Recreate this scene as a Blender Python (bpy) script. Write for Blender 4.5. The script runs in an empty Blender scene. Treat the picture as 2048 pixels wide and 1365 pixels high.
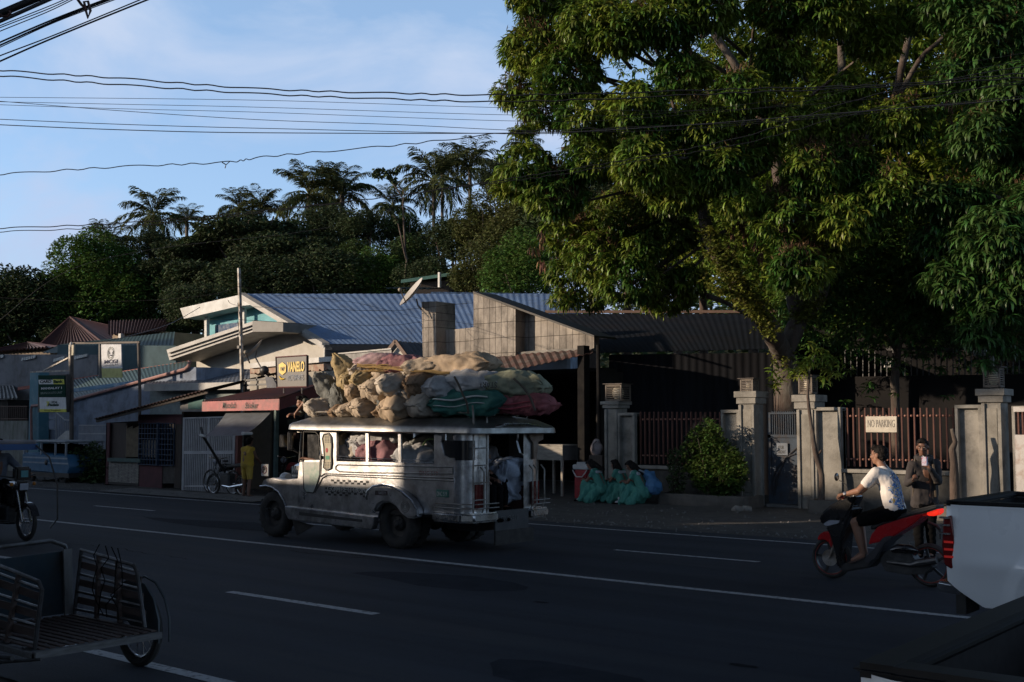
import bpy, bmesh, math, random
import numpy as np
from mathutils import Vector, Matrix, noise
SC = bpy.context.scene; COL = SC.collection
PI = math.pi; R = math.radians
# ---------------- camera ----------------
EYE = 1.9; F = 2276.0; YAW = R(39.5); PITCH = math.atan(166/F)
cd = bpy.data.cameras.new('camera'); cam = bpy.data.objects.new('camera', cd); COL.objects.link(cam)
cam.location = (0, 0, EYE); cam.rotation_euler = (PI/2+PITCH, 0, YAW)
cd.lens = 36*F/2048; cd.sensor_width = 36; cd.clip_start = .05; cd.clip_end = 3000
SC.camera = cam
SC.render.resolution_x = 1024; SC.render.resolution_y = 682
SC.view_settings.view_transform = 'Standard'; SC.view_settings.look = 'None'
SC.view_settings.exposure = 0.22; SC.view_settings.gamma = 1
# ---------------- sky and sun ----------------
SUN_AZ, SUN_EL = R(40), R(12)          # direction the light travels: towards +x +y and down
W = bpy.data.worlds.new("World"); SC.world = W; W.use_nodes = True
nt = W.node_tree; N = nt.nodes; Lk = nt.links
bg = N['Background']; sky = N.new('ShaderNodeTexSky'); sky.sky_type = 'NISHITA'; sky.sun_disc = False
sky.sun_elevation = R(14); sky.sun_rotation = R(220); sky.air_density = 1.0; sky.dust_density = 0.6; sky.ozone_density = 2.2
tc = N.new('ShaderNodeTexCoord')
mp = N.new('ShaderNodeMapping'); mp.inputs['Rotation'].default_value = (R(8), R(22), R(30)); mp.inputs['Scale'].default_value = (1.3, 2.2, 4.5); mp.inputs['Location'].default_value = (1.67, .9, 2.1)
Lk.new(tc.outputs['Generated'], mp.inputs['Vector'])
n1 = N.new('ShaderNodeTexNoise'); n1.inputs['Scale'].default_value = 2.0; n1.inputs['Detail'].default_value = 7; n1.inputs['Roughness'].default_value = .55; n1.inputs['Distortion'].default_value = .5
Lk.new(mp.outputs[0], n1.inputs['Vector'])
cr = N.new('ShaderNodeValToRGB'); cr.color_ramp.elements[0].position = .43; cr.color_ramp.elements[1].position = .64
cr.color_ramp.elements[0].color = (.16, .16, .16, 1); cr.color_ramp.elements[1].color = (.85, .85, .85, 1)
Lk.new(n1.outputs['Fac'], cr.inputs[0])
mx = N.new('ShaderNodeMixRGB'); Lk.new(cr.outputs[0], mx.inputs[0]); Lk.new(sky.outputs[0], mx.inputs[1])
mx.inputs[2].default_value = (2.55, 2.85, 3.4, 1)
sz = N.new('ShaderNodeSeparateXYZ'); Lk.new(tc.outputs['Generated'], sz.inputs[0])
er = N.new('ShaderNodeValToRGB'); e = er.color_ramp.elements; e[0].position = 0; e[0].color = (.58, .62, .80, 1); e[1].position = .95; e[1].color = (.05, .055, .065, 1)
q = e.new(.16); q.color = (.80, .83, .95, 1); q = e.new(.38); q.color = (.95, .99, 1.03, 1); q = e.new(.52); q.color = (.16, .17, .19, 1)
Lk.new(sz.outputs[2], er.inputs[0]); mu = N.new('ShaderNodeMixRGB'); mu.blend_type = 'MULTIPLY'; mu.inputs[0].default_value = 1
Lk.new(mx.outputs[0], mu.inputs[1]); Lk.new(er.outputs[0], mu.inputs[2]); sc2 = N.new('ShaderNodeVectorMath'); sc2.operation = 'SCALE'; sc2.inputs['Scale'].default_value = 2.25
Lk.new(mu.outputs[0], sc2.inputs[0]); Lk.new(sc2.outputs[0], bg.inputs[0]); bg.inputs[1].default_value = 0.10
sd = bpy.data.lights.new('sun', 'SUN'); sun = bpy.data.objects.new('sun', sd); COL.objects.link(sun)
sd.energy = 5.0; sd.angle = R(.6); sd.color = (1, .80, .60)
LD = Vector((math.sin(SUN_AZ)*math.cos(SUN_EL), math.cos(SUN_AZ)*math.cos(SUN_EL), -math.sin(SUN_EL)))
sun.rotation_euler = LD.to_track_quat('-Z', 'Y').to_euler()
# ---------------- survey of the photograph: pixel (2048 wide) -> real point at a known plane ----------------
def ray(px, py):
    x = (px-1024)/F; y = -(py-682.5)/F
    cp, sp = math.cos(PITCH), math.sin(PITCH)
    fy = cp-sp*y; fz = sp+cp*y; c, s = math.cos(YAW), math.sin(YAW)
    return (c*x-s*fy, s*x+c*fy, fz)
def G(px, py, z=0):
    r = ray(px, py); t = (z-EYE)/r[2]; return Vector((r[0]*t, r[1]*t, z))
def PY(px, py, Y):
    r = ray(px, py); t = Y/r[1]; return Vector((r[0]*t, Y, EYE+r[2]*t))
def PB(px, py, Y):
    v = PY(px, py, Y); v.z = -.05; return v
def PX(px, py, X):
    r = ray(px, py); t = X/r[0]; return Vector((X, r[1]*t, EYE+r[2]*t))
def PD(px, py, D):
    r = ray(px, py); return Vector((r[0]*D, r[1]*D, EYE+r[2]*D))
# ---------------- materials ----------------
MC = {}
def mat(key, c1, c2=None, sc=6, rough=.7, metal=0, bump=0, bsc=None, stretch=(1, 1, 1), spec=.5, lo=.35, hi=.65, dirt=None, dsc=1.2, emit=0, trans=0, island=False, coat=0, dfac=.8):
    if key in MC: return MC[key]
    m = bpy.data.materials.new(key); m.use_nodes = True; t = m.node_tree; n = t.nodes; l = t.links
    b = n['Principled BSDF']; b.inputs['Roughness'].default_value = rough; b.inputs['Metallic'].default_value = metal
    b.inputs['Specular IOR Level'].default_value = spec; b.inputs['Coat Weight'].default_value = coat
    c1 = (*c1, 1); c2 = (*c2, 1) if c2 else tuple(x*.72 for x in c1[:3])+(1,)
    tcn = n.new('ShaderNodeTexCoord'); mpn = n.new('ShaderNodeMapping'); mpn.inputs['Scale'].default_value = stretch
    l.new(tcn.outputs['Object'], mpn.inputs[0])
    nz = n.new('ShaderNodeTexNoise'); nz.inputs['Scale'].default_value = sc; nz.inputs['Detail'].default_value = 6; nz.inputs['Roughness'].default_value = .6
    l.new(mpn.outputs[0], nz.inputs['Vector'])
    rp = n.new('ShaderNodeValToRGB'); rp.color_ramp.elements[0].position = lo; rp.color_ramp.elements[1].position = hi
    rp.color_ramp.elements[0].color = c1; rp.color_ramp.elements[1].color = c2
    l.new(nz.outputs['Fac'], rp.inputs[0]); out = rp.outputs[0]
    if island:
        g = n.new('ShaderNodeNewGeometry'); hs = n.new('ShaderNodeHueSaturation')
        a = n.new('ShaderNodeMapRange'); a.inputs[3].default_value = .55; a.inputs[4].default_value = 1.5
        h = n.new('ShaderNodeMapRange'); h.inputs[3].default_value = .47; h.inputs[4].default_value = .525
        l.new(g.outputs['Random Per Island'], a.inputs[0]); l.new(g.outputs['Random Per Island'], h.inputs[0])
        l.new(a.outputs[0], hs.inputs['Value']); l.new(h.outputs[0], hs.inputs['Hue']); l.new(out, hs.inputs['Color']); out = hs.outputs[0]
    if dirt:
        d = n.new('ShaderNodeTexNoise'); d.inputs['Scale'].default_value = dsc; d.inputs['Detail'].default_value = 9; d.inputs['Roughness'].default_value = .68
        l.new(mpn.outputs[0], d.inputs['Vector'])
        dr = n.new('ShaderNodeValToRGB'); dr.color_ramp.elements[0].position = .47; dr.color_ramp.elements[1].position = .66
        dr.color_ramp.elements[1].color = (dfac, dfac, dfac, 1)
        l.new(d.outputs['Fac'], dr.inputs[0]); q = n.new('ShaderNodeMixRGB'); l.new(dr.outputs[0], q.inputs[0]); l.new(out, q.inputs[1])
        q.inputs[2].default_value = (*dirt, 1); out = q.outputs[0]
    l.new(out, b.inputs['Base Color'])
    if metal or coat or rough < .5:
        rr = n.new('ShaderNodeMapRange'); rr.inputs[3].default_value = max(.03, rough-.12); rr.inputs[4].default_value = min(1, rough+.25)
        l.new(nz.outputs['Fac'], rr.inputs[0]); l.new(rr.outputs[0], b.inputs['Roughness'])
    if bump:
        nb = n.new('ShaderNodeTexNoise'); nb.inputs['Scale'].default_value = bsc or sc*4; nb.inputs['Detail'].default_value = 5
        l.new(mpn.outputs[0], nb.inputs['Vector']); bp = n.new('ShaderNodeBump'); bp.inputs['Strength'].default_value = bump; bp.inputs['Distance'].default_value = .02
        l.new(nb.outputs['Fac'], bp.inputs['Height']); l.new(bp.outputs[0], b.inputs['Normal'])
    if emit:
        l.new(out, b.inputs['Emission Color']); b.inputs['Emission Strength'].default_value = emit
    if trans:
        tr = n.new('ShaderNodeBsdfTranslucent'); l.new(out, tr.inputs[0]); ms = n.new('ShaderNodeMixShader'); ms.inputs[0].default_value = trans
        l.new(b.outputs[0], ms.inputs[1]); l.new(tr.outputs[0], ms.inputs[2]); l.new(ms.outputs[0], n['Material Output'].inputs[0])
    MC[key] = m; return m
# ---------------- objects ----------------
def props(o, label=None, cat=None, group=None, kind=None):
    if label: o['label'] = label
    if cat: o['category'] = cat
    if group: o['group'] = group
    if kind: o['kind'] = kind
    return o
def thing(name, label, cat, loc=(0, 0, 0), rz=0, group=None):
    o = bpy.data.objects.new(name, None); COL.objects.link(o); o.location = loc; o.rotation_euler = (0, 0, rz)
    return props(o, label, cat, group)
def copy_tree(o, parent=None, label=None, loc=None, rz=None, scale=None):
    c = o.copy(); COL.objects.link(c)
    if parent: c.parent = parent
    if label: c['label'] = label
    if loc is not None: c.location = loc
    if rz is not None: c.rotation_euler = (0, 0, rz)
    if scale is not None: c.scale = scale
    for ch in [x for x in COL.objects if x.parent == o]: copy_tree(ch, c)
    return c
def root_inv(p):
    m = Matrix()
    while p is not None: m = p.matrix_basis @ m; p = p.parent
    return m.inverted()
def link_mesh(name, me, m, parent=None, label=None, cat=None, group=None, kind=None, world=True, smooth=True, angle=35):
    o = bpy.data.objects.new(name, me); COL.objects.link(o)
    for q in (m if isinstance(m, (list, tuple)) else [m]): me.materials.append(q)
    if parent:
        o.parent = parent
        if world: me.transform(root_inv(parent))
    elif kind != 'structure' and len(me.vertices):
        c = np.empty(len(me.vertices)*3); me.vertices.foreach_get('co', c); c = c.reshape(-1, 3)
        b = Vector(((c[:, 0].min()+c[:, 0].max())/2, (c[:, 1].min()+c[:, 1].max())/2, c[:, 2].min()))
        me.transform(Matrix.Translation(-b)); o.location = b
    if smooth:
        me.polygons.foreach_set('use_smooth', [True]*len(me.polygons))
        if angle < 180: me.set_sharp_from_angle(angle=R(angle))
    me.update(); return props(o, label, cat, group, kind)
def frame(d):
    d = Vector(d).normalized(); u = Vector((0, 0, 1)) if abs(d.z) < .95 else Vector((1, 0, 0))
    a = d.cross(u).normalized(); return a, a.cross(d).normalized()
class MB:
    def __init__(s): s.v = []; s.f = []; s.mi = []; s.cur = 0
    def add(s, vs, fs):
        b = len(s.v); s.v += [Vector(x) for x in vs]; s.f += [tuple(b+i for i in f) for f in fs]; s.mi += [s.cur]*len(fs); return s
    def box(s, c, sz, rot=None):
        c = Vector(c); h = [x/2 for x in sz]
        vs = [Vector((x*h[0], y*h[1], z*h[2])) for x in (-1, 1) for y in (-1, 1) for z in (-1, 1)]
        if rot is not None: vs = [rot @ v for v in vs]
        return s.add([c+v for v in vs], [(0, 1, 3, 2), (4, 6, 7, 5), (0, 4, 5, 1), (2, 3, 7, 6), (0, 2, 6, 4), (1, 5, 7, 3)])
    def bb(s, x0, x1, y0, y1, z0, z1): return s.box(((x0+x1)/2, (y0+y1)/2, (z0+z1)/2), (abs(x1-x0), abs(y1-y0), abs(z1-z0)))
    def prism(s, pts, vec):
        pts = [Vector(p) for p in pts]; vec = Vector(vec); n = len(pts)
        nrm = Vector((0, 0, 0))
        for i in range(n): nrm += pts[i].cross(pts[(i+1) % n])
        if nrm.dot(vec) > 0: pts = pts[::-1]
        return s.add(pts+[p+vec for p in pts], [tuple(range(n)), tuple(range(2*n-1, n-1, -1))]+[(i, n+i, n+(i+1) % n, (i+1) % n) for i in range(n)])
    def bar(s, a, b, w, h=None, up=(0, 0, 1)):
        a = Vector(a); b = Vector(b); h = h or w; d = (b-a).normalized(); up = Vector(up)
        if abs(d.dot(up)) > .97: up = Vector((1, 0, 0))
        x = d.cross(up).normalized(); y = x.cross(d)
        q = [x*(i*w/2)+y*(j*h/2) for i, j in ((-1, -1), (1, -1), (1, 1), (-1, 1))]
        return s.add([a+k for k in q]+[b+k for k in q], [(0, 1, 2, 3), (7, 6, 5, 4)]+[(i, 4+i, 4+(i+1) % 4, (i+1) % 4) for i in range(4)])
    def tube(s, pts, r, n=8, closed=False, cap=True):
        pts = [Vector(p) for p in pts]; m = len(pts); rr = r if isinstance(r, (list, tuple)) else [r]*m
        ds = []
        for i in range(m):
            a = pts[(i-1) % m] if (i or closed) else pts[0]; b = pts[(i+1) % m] if (i < m-1 or closed) else pts[-1]; ds.append((b-a).normalized())
        x, y = frame(ds[0]); vs = []
        for i in range(m):
            if i: x = (x-ds[i]*x.dot(ds[i])).normalized()
            y = ds[i].cross(x)
            vs += [pts[i]+(x*math.cos(2*PI*k/n)+y*math.sin(2*PI*k/n))*rr[i] for k in range(n)]
        fs = [(i*n+k, i*n+(k+1) % n, ((i+1) % m)*n+(k+1) % n, ((i+1) % m)*n+k) for i in range(m if closed else m-1) for k in range(n)]
        if cap and not closed: fs += [tuple(range(n-1, -1, -1)), tuple((m-1)*n+k for k in range(n))]
        return s.add(vs, fs)
    def lathe(s, prof, c=(0, 0, 0), axis=(0, 0, 1), n=24, cap=True):
        a = Vector(axis).normalized(); x, y = frame(a); c = Vector(c); vs = []
        for r, z in prof: vs += [c+a*z+(x*math.cos(2*PI*k/n)+y*math.sin(2*PI*k/n))*r for k in range(n)]
        m = len(prof); fs = [(i*n+k, (i+1)*n+k, (i+1)*n+(k+1) % n, i*n+(k+1) % n) for i in range(m-1) for k in range(n)]
        if cap: fs += [tuple(range(n)), tuple((m-1)*n+k for k in range(n-1, -1, -1))]
        return s.add(vs, fs)
    def ell(s, c, rad, nu=10, nv=16, rot=None):
        c = Vector(c); vs = []
        for i in range(nu+1):
            t = PI*i/nu
            for k in range(nv):
                p = Vector((math.sin(t)*math.cos(2*PI*k/nv)*rad[0], math.sin(t)*math.sin(2*PI*k/nv)*rad[1], math.cos(t)*rad[2]))
                vs.append(c+(rot @ p if rot is not None else p))
        return s.add(vs, [(i*nv+k, (i+1)*nv+k, (i+1)*nv+(k+1) % nv, i*nv+(k+1) % nv) for i in range(nu) for k in range(nv)])
    def grid(s, fn, nu, nv, closed=False):
        vs = [fn(i/nu, j/nv) for i in range(nu+1) for j in range(nv+1)]
        return s.add(vs, [(i*(nv+1)+j, (i+1)*(nv+1)+j, (i+1)*(nv+1)+j+1, i*(nv+1)+j+1) for i in range(nu) for j in range(nv)])
    def corr(s, a, b, c, d, pitch=.2, amp=.02, th=.012, k=4, nv=1):
        """corrugated sheet: a-b is one edge (ribs cross it), d-c the opposite edge; ribs run a->d"""
        a, b, c, d = map(Vector, (a, b, c, d)); n = max(2, int((b-a).length/pitch))*k
        nn = (b-a).cross(d-a).normalized()
        if nn.z < 0: nn = -nn
        def fn(u, v, o=0):
            p = a.lerp(b, u).lerp(d.lerp(c, u), v); return p+nn*(amp*math.cos(u*n/k*2*PI)+o)
        s.grid(fn, n, nv); s.grid(lambda u, v: fn(1-u, v, -th), n, nv); return s
    def mesh(s, name='m'):
        me = bpy.data.meshes.new(name); me.from_pydata([tuple(v) for v in s.v], [], s.f); me.polygons.foreach_set('material_index', s.mi); return me
    def build(s, name, m, parent=None, label=None, cat=None, group=None, kind=None, world=True, bevel=0, smooth=True, angle=35, seg=1, fixn=False, sub=0):
        me = s.mesh(name)
        if bevel or fixn or sub:
            bm = bmesh.new(); bm.from_mesh(me)
            if fixn: bmesh.ops.remove_doubles(bm, verts=bm.verts, dist=1e-5); bmesh.ops.recalc_face_normals(bm, faces=bm.faces)
            if bevel:
                es = [e for e in bm.edges if len(e.link_faces) == 2 and e.calc_face_angle(0) > .5]
                bmesh.ops.bevel(bm, geom=es, offset=bevel, segments=seg, affect='EDGES', clamp_overlap=True)
            bm.to_mesh(me); bm.free()
        return link_mesh(name, me, m, parent, label, cat, group, kind, world, smooth, angle)
def text(name, s, m, o, xd, w, h, parent=None, up=(0, 0, 1), ext=.003, label=None, world=True, shear=0, bold=0):
    """lettering of width w and height h whose lower left corner is o, running along xd"""
    cu = bpy.data.curves.new('t', 'FONT'); cu.body = s; cu.size = 1; cu.extrude = 0.0; cu.offset = bold; cu.resolution_u = 3; cu.shear = shear; cu.extrude = .01
    ob = bpy.data.objects.new('t', cu); COL.objects.link(ob)
    dg = bpy.context.evaluated_depsgraph_get(); me = bpy.data.meshes.new_from_object(ob.evaluated_get(dg)); bpy.data.objects.remove(ob)
    c = np.empty(len(me.vertices)*3); me.vertices.foreach_get('co', c); c = c.reshape(-1, 3)
    mn = c.min(0); mxx = c.max(0); xd = Vector(xd).normalized(); up = Vector(up); nrm = xd.cross(up).normalized(); up = nrm.cross(xd)
    k = (c-mn)/np.maximum(mxx-mn, 1e-6); P = np.array(o)+k[:, :1]*w*np.array(xd)+k[:, 1:2]*h*np.array(up)+k[:, 2:3]*ext*np.array(nrm)
    me.vertices.foreach_set('co', P.ravel()); me.materials.clear()
    return link_mesh(name, me, m, parent, label, world=world, smooth=False)
def rings(name, m, c, r, n, parent, xd=(1, 0, 0), w=.01, up=(0, 0, 1), arcs=None):
    xd = Vector(xd); up = Vector(up); mb = MB()
    for rr in r: mb.tube([Vector(c)+(xd*math.cos(2*PI*k/n)+up*math.sin(2*PI*k/n))*rr for k in range(n)], w, 4, closed=True)
    return mb.build(name, m, parent)
def smooth_np(me, it=3, fac=.5):
    bm = bmesh.new(); bm.from_mesh(me)
    for _ in range(it): bmesh.ops.smooth_vert(bm, verts=bm.verts, factor=fac, use_axis_x=True, use_axis_y=True, use_axis_z=True)
    bm.to_mesh(me); bm.free()
def remeshed(mb, voxel, it=2):
    me = mb.mesh(); o = bpy.data.objects.new('tmp', me); COL.objects.link(o)
    md = o.modifiers.new('r', 'REMESH'); md.mode = 'VOXEL'; md.voxel_size = voxel
    dg = bpy.context.evaluated_depsgraph_get(); r = bpy.data.meshes.new_from_object(o.evaluated_get(dg)); bpy.data.objects.remove(o)
    smooth_np(r, it); return r
def caps(mb, p, r, q, s, n=12):
    """tapered capsule"""
    p = Vector(p); q = Vector(q); d = (q-p); L = d.length
    if L < 1e-4: return mb.ell(p, (r, r, r), 8, n)
    d /= L; x, y = frame(d); prof = []
    for i in range(6): t = PI/2*i/5; prof.append((math.sin(t)*r, -math.cos(t)*r))
    for i in range(6): t = PI/2*i/5; prof.append((math.cos(t)*s, L+math.sin(t)*s))
    prof[0] = (r*.02, -r); prof[-1] = (s*.02, L+s)
    return mb.lathe(prof, p, d, n)
def wrinkle(me, amp, sc, seed=0, st=(1, 1, 1)):
    c = np.empty(len(me.vertices)*3); me.vertices.foreach_get('co', c); c = c.reshape(-1, 3)
    nn = np.empty(len(me.vertices)*3); me.vertices.foreach_get('normal', nn); nn = nn.reshape(-1, 3)
    d = np.array([noise.noise(Vector((p[0]*sc*st[0]+seed, p[1]*sc*st[1], p[2]*sc*st[2]))) for p in c])
    me.vertices.foreach_set('co', (c+nn*(d*amp)[:, None]).ravel())
# ================= SETTING =================
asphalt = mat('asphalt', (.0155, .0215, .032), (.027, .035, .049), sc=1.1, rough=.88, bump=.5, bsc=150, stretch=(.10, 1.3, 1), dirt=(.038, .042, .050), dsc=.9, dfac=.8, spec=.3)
dirtm = mat('dirt', (.05, .046, .042), (.09, .082, .072), sc=2.2, rough=.95, bump=.8, bsc=35)
paintm = mat('road_paint', (.42, .43, .44), (.10, .105, .11), sc=16, rough=.8, bump=.2, bsc=90, lo=.50, hi=.66)
concm = mat('concrete', (.26, .245, .22), (.15, .14, .125), sc=2.5, rough=.9, bump=.4, bsc=40, dirt=(.06, .055, .05), dsc=1.6)
kerbm = mat('apron_concrete', (.17, .165, .155), (.10, .10, .095), sc=3, rough=.9, bump=.4, bsc=50)
g = MB(); g.bb(-900, 900, -900, 900, -.3, -.02); g.build('ground', dirtm, kind='structure')
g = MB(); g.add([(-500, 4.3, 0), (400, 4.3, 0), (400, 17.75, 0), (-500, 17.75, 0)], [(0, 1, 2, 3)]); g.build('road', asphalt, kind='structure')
def line(x0, x1, y, w=.11, nm='edge_line'):
    m = MB(); n = max(1, int((x1-x0)/1.2)); random.seed(int(y*7+x0))
    vs = []; 
    for i in range(n+1):
        x = x0+(x1-x0)*i/n; j = random.uniform(-.008, .008); vs += [(x, y-w/2+j, .004), (x, y+w/2+j, .004)]
    m.add(vs, [(2*i, 2*i+2, 2*i+3, 2*i+1) for i in range(n)]); return m.build(nm, paintm, kind='structure', smooth=False)
line(-300, 60, 11.6, .13, 'center_line'); line(-300, 60, 17.12, .1); line(-300, 60, 5.24, .13)
for i in range(-12, 5):
    x = -9.87+7.3*i; line(x, x+2.4, 14.42, .1, 'lane_dash')
    x = -10.8+7.3*i; line(x, x+2.4, 8.06, .12, 'lane_dash')
# repairs, cracks and stains in the asphalt
random.seed(31)
def blob(x, y, a, b, z, nm, m_, n=18):
    g = MB(); r = [random.uniform(.75, 1.15) for _ in range(n)]
    g.add([(x+a*math.cos(2*PI*k/n)*r[k], y+b*math.sin(2*PI*k/n)*r[k], z) for k in range(n)], [tuple(range(n))]); g.build(nm, m_, kind='structure', smooth=False)
pm_ = mat('patch_asphalt', (.015, .019, .027), (.023, .029, .040), sc=3, rough=1, bump=.5, bsc=120, spec=.15); om_ = mat('oil_stain', (.009, .010, .012), (.014, .015, .018), sc=4, rough=1, spec=.1)
for x, y, a, b in ((-9.5, 10.3, 1.6, .5), (-18, 13.3, 2.4, .6), (-5.2, 7.0, .9, .35), (-13, 6.4, 1.8, .45), (-24, 9.0, 2.2, .6)): blob(x, y, a, b, .002, 'road_patch', pm_, 12)
for x, y, a, b in ((-4.4, 8.2, .13, .05), (-4.2, 7.3, .12, .05), (-7.6, 9.7, .1, .05)): blob(x, y, a, b, .0032, 'oil_stain', om_)
for i in range(9):
    x = random.uniform(-22, -4); y = random.choice((7.1, 9.9, 11.35, 13.2, 15.9))+random.uniform(-.3, .3); g = MB(); P = []
    for k in range(26): P.append((x, y)); x += random.uniform(.08, .2); y += random.gauss(0, .045)
    vs = []
    for k, (a, b) in enumerate(P): w = .004+.010*random.random(); vs += [(a, b-w, .0036), (a, b+w, .0036)]
    g.add(vs, [(2*k, 2*k+2, 2*k+3, 2*k+1) for k in range(25)]); g.build('road_crack', om_, kind='structure', smooth=False)
# verge: uneven dirt strip with a little height
def verge(u, v):
    x = -120+160*u; y = 17.6+9.5*v; e = noise.noise(Vector((x*.35, 3, 1)))
    if v == 0: y += e*.35
    return (x, y, -.015 + (.03 if v > 0 else .0) + .035*noise.noise(Vector((x*.7, y*.7, 0)))*min(1, v*4) + .06*v)
g = MB(); g.grid(verge, 400, 24); g.build('verge', mat('gravel', (.052, .050, .048), (.085, .080, .072), sc=5, rough=.95, bump=1.0, bsc=60, dirt=(.035, .033, .03), dsc=.9), kind='structure', angle=180)
g = MB(); p = [PY(x, y, 18) for x, y in ((140, 977),)]
g.add([(-29.5, 17.45, .022), (-22.5, 17.4, .022), (-22.7, 18.7, .05), (-29.7, 18.6, .05)], [(0, 1, 2, 3)]); g.build('concrete_apron', kerbm, kind='structure', smooth=False)
# loose stones along the far verge
random.seed(5); g = MB()
for i in range(1500):
    x = random.uniform(-40, -2); y = random.choice([random.gauss(17.9, .25), random.uniform(17.7, 22.6)]); r = random.uniform(.012, .035) * (2.2 if random.random() < .02 else 1)
    z = .03+.06*(y-17.6)/9.5; a = random.random()*6
    pts = [(x+r*math.cos(a+k*PI/2.5)*random.uniform(.7, 1.2), y+r*math.sin(a+k*PI/2.5)*random.uniform(.7, 1.2), z-.01) for k in range(5)]
    g.add(pts+[(x, y, z+r*.7)], [(k, (k+1) % 5, 5) for k in range(5)])
g.build('loose_stones', mat('stone', (.16, .155, .15), (.08, .08, .075), sc=9, rough=.9), kind='stuff', smooth=False, label='small loose stones scattered along the far roadside', cat='stones')
# hill behind the town
def hz(x, y):
    d = max(0, (y-48)/45); d = d*d*(3-2*d) if d < 1 else 1+(y-93)/150
    return (2+9*max(0, min(1, (x+110)/60)))*d + 1.2*noise.noise(Vector((x*.03, y*.03, 0)))*min(1, d)
def hf(u, v):
    x = -260+330*u; y = 46+200*v; return (x, y, hz(x, y)-.3)
g = MB(); g.grid(hf, 90, 60); g.build('hill', mat('undergrowth', (.018, .028, .010), (.035, .05, .018), sc=.4, rough=1, bump=1, bsc=3), kind='structure', angle=180)
# unseen houses behind the camera; heights and skewed footprints shaped to cast the evening shadow
wallc = mat('near_wall', (.14, .145, .16), (.10, .105, .115), sc=2, rough=.9); roofc = mat('near_roof', (.16, .10, .08), sc=4, rough=.8)
bd = Vector((-math.sin(SUN_AZ), -math.cos(SUN_AZ), 0))
def shadow_house(x0, x1, h, lab, dy=0, h2=None):
    t = thing('unseen_shadow_house', lab, 'house', ((x0+x1)/2, -3+dy, 0), 0, 'unseen near-side houses shaped for their shadow')
    a = Vector((x0, -3+dy, 0)); b = Vector((x1, -3+dy, 0)); h2 = h2 or h
    m = MB(); m.prism([a, b, b+Vector((0, 0, h2-.25)), a+Vector((0, 0, h-.25))], bd*6); m.build('wall', wallc, t, fixn=True)
    m = MB(); u = Vector((0, 0, 1)); m.prism([a+u*(h-.25), b+u*(h2-.25), b+u*h2, a+u*h], bd*6.3); m.build('roof', roofc, t, fixn=True)
    n = max(1, int((x1-x0)/3))
    for i in range(n):
        cx = x0+(x1-x0)*(i+.5)/n; m = MB(); m.bb(cx-.5, cx+.5, -2.99+dy, -2.94+dy, 1, 2.3); m.build('window', mat('dark_glass', (.02, .025, .03), rough=.1), t)
for a_, b_, h_, s_ in ((-105, -66, 14.5, 'long three-storey house at the far left end'), (-66, -58, 10.8, 'three-storey house right of the longest one'), (-58, -52, 10.4, 'tall house left of the low roofs'), (-52, -43, 8.5, 'wide two-storey house with level roof'), (-43, -39.2, 7.6, 'two-storey house left of the narrow one'), (-39.2, -34.9, 10.0, 'narrow three-storey house'),
        (-34.9, -30.2, 7.8, 'two-storey house in the middle'), (-30.2, -28.4, 6.1, 'narrow annexe of the lowest house'), (-28.4, -25.3, 5.25, 'single-storey house with the lowest roof'), (-25.3, -22.6, 7.0, 'slim two-storey house right of the lowest roof'), (-22.6, -17.5, 5.5, 'small flat-roofed house'), (-17.5, -5, 10, 'large house nearest the camera'), (7, 30, 8, 'house right of the camera')):
    shadow_house(a_, b_, h_, s_+' on the near side, unseen shadow caster')
# ================= BUILDINGS =================
UP = Vector((0, 0, 1)); YV = Vector((0, 1, 0)); XV = Vector((1, 0, 0))
white = mat('white_paint', (.60, .60, .58), (.44, .44, .42), sc=2, rough=.7, dirt=(.25, .23, .2), dsc=.8, dfac=.5)
offw = mat('offwhite_wall', (.52, .50, .45), (.42, .40, .36), sc=1.2, rough=.85, bump=.15, dirt=(.30, .27, .22), dsc=.7, dfac=.4)
greyf = mat('grey_fascia', (.38, .37, .35), (.27, .265, .25), sc=3, rough=.6)
bluer = mat('blue_roof', (.24, .36, .58), (.17, .27, .46), sc=.8, rough=.42, metal=.15, stretch=(1, 1, 1), dirt=(.16, .19, .24), dsc=2, dfac=.5)
tealw = mat('teal_wall', (.16, .40, .44), (.10, .29, .33), sc=2, rough=.8)
darkw = mat('dark_wood', (.035, .028, .024), (.06, .045, .035), sc=5, rough=.85, stretch=(6, 6, .6))
redtile = mat('red_tile', (.045, .013, .016), (.028, .010, .012), sc=5, rough=.55)
greenr = mat('green_roof', (.022, .050, .045), (.016, .038, .035), sc=3, rough=.5)
steel = mat('galv_steel', (.34, .33, .31), (.20, .19, .17), sc=6, rough=.5, metal=.7, dirt=(.13, .08, .05), dsc=3)
blackm = mat('black_metal', (.015, .015, .016), (.03, .03, .03), sc=8, rough=.5)
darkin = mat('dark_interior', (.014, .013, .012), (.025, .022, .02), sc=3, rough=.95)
rustr = mat('rust_roof', (.085, .035, .027), (.045, .024, .020), sc=3, rough=.85, dirt=(.11, .10, .09), dsc=2)
greyw = mat('grey_wall', (.17, .175, .19), (.12, .125, .14), sc=1.5, rough=.9, dirt=(.07, .07, .07), dsc=1)
bluew = mat('paleblue_wall', (.20, .24, .31), (.15, .185, .25), sc=1.5, rough=.9, dirt=(.09, .10, .12), dsc=1.5)
barb = mat('aged_block', (.40, .36, .31), (.21, .185, .16), sc=1.6, rough=.95, bump=.5, bsc=30, dirt=(.055, .05, .045), dsc=1.3, stretch=(1, 1, .55))
def poly(mb, pts, Y, vec): return mb.prism([PY(x, y, Y) for x, y in pts], vec)
def Zat(px, py, Y): return PY(px, py, Y).z
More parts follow.
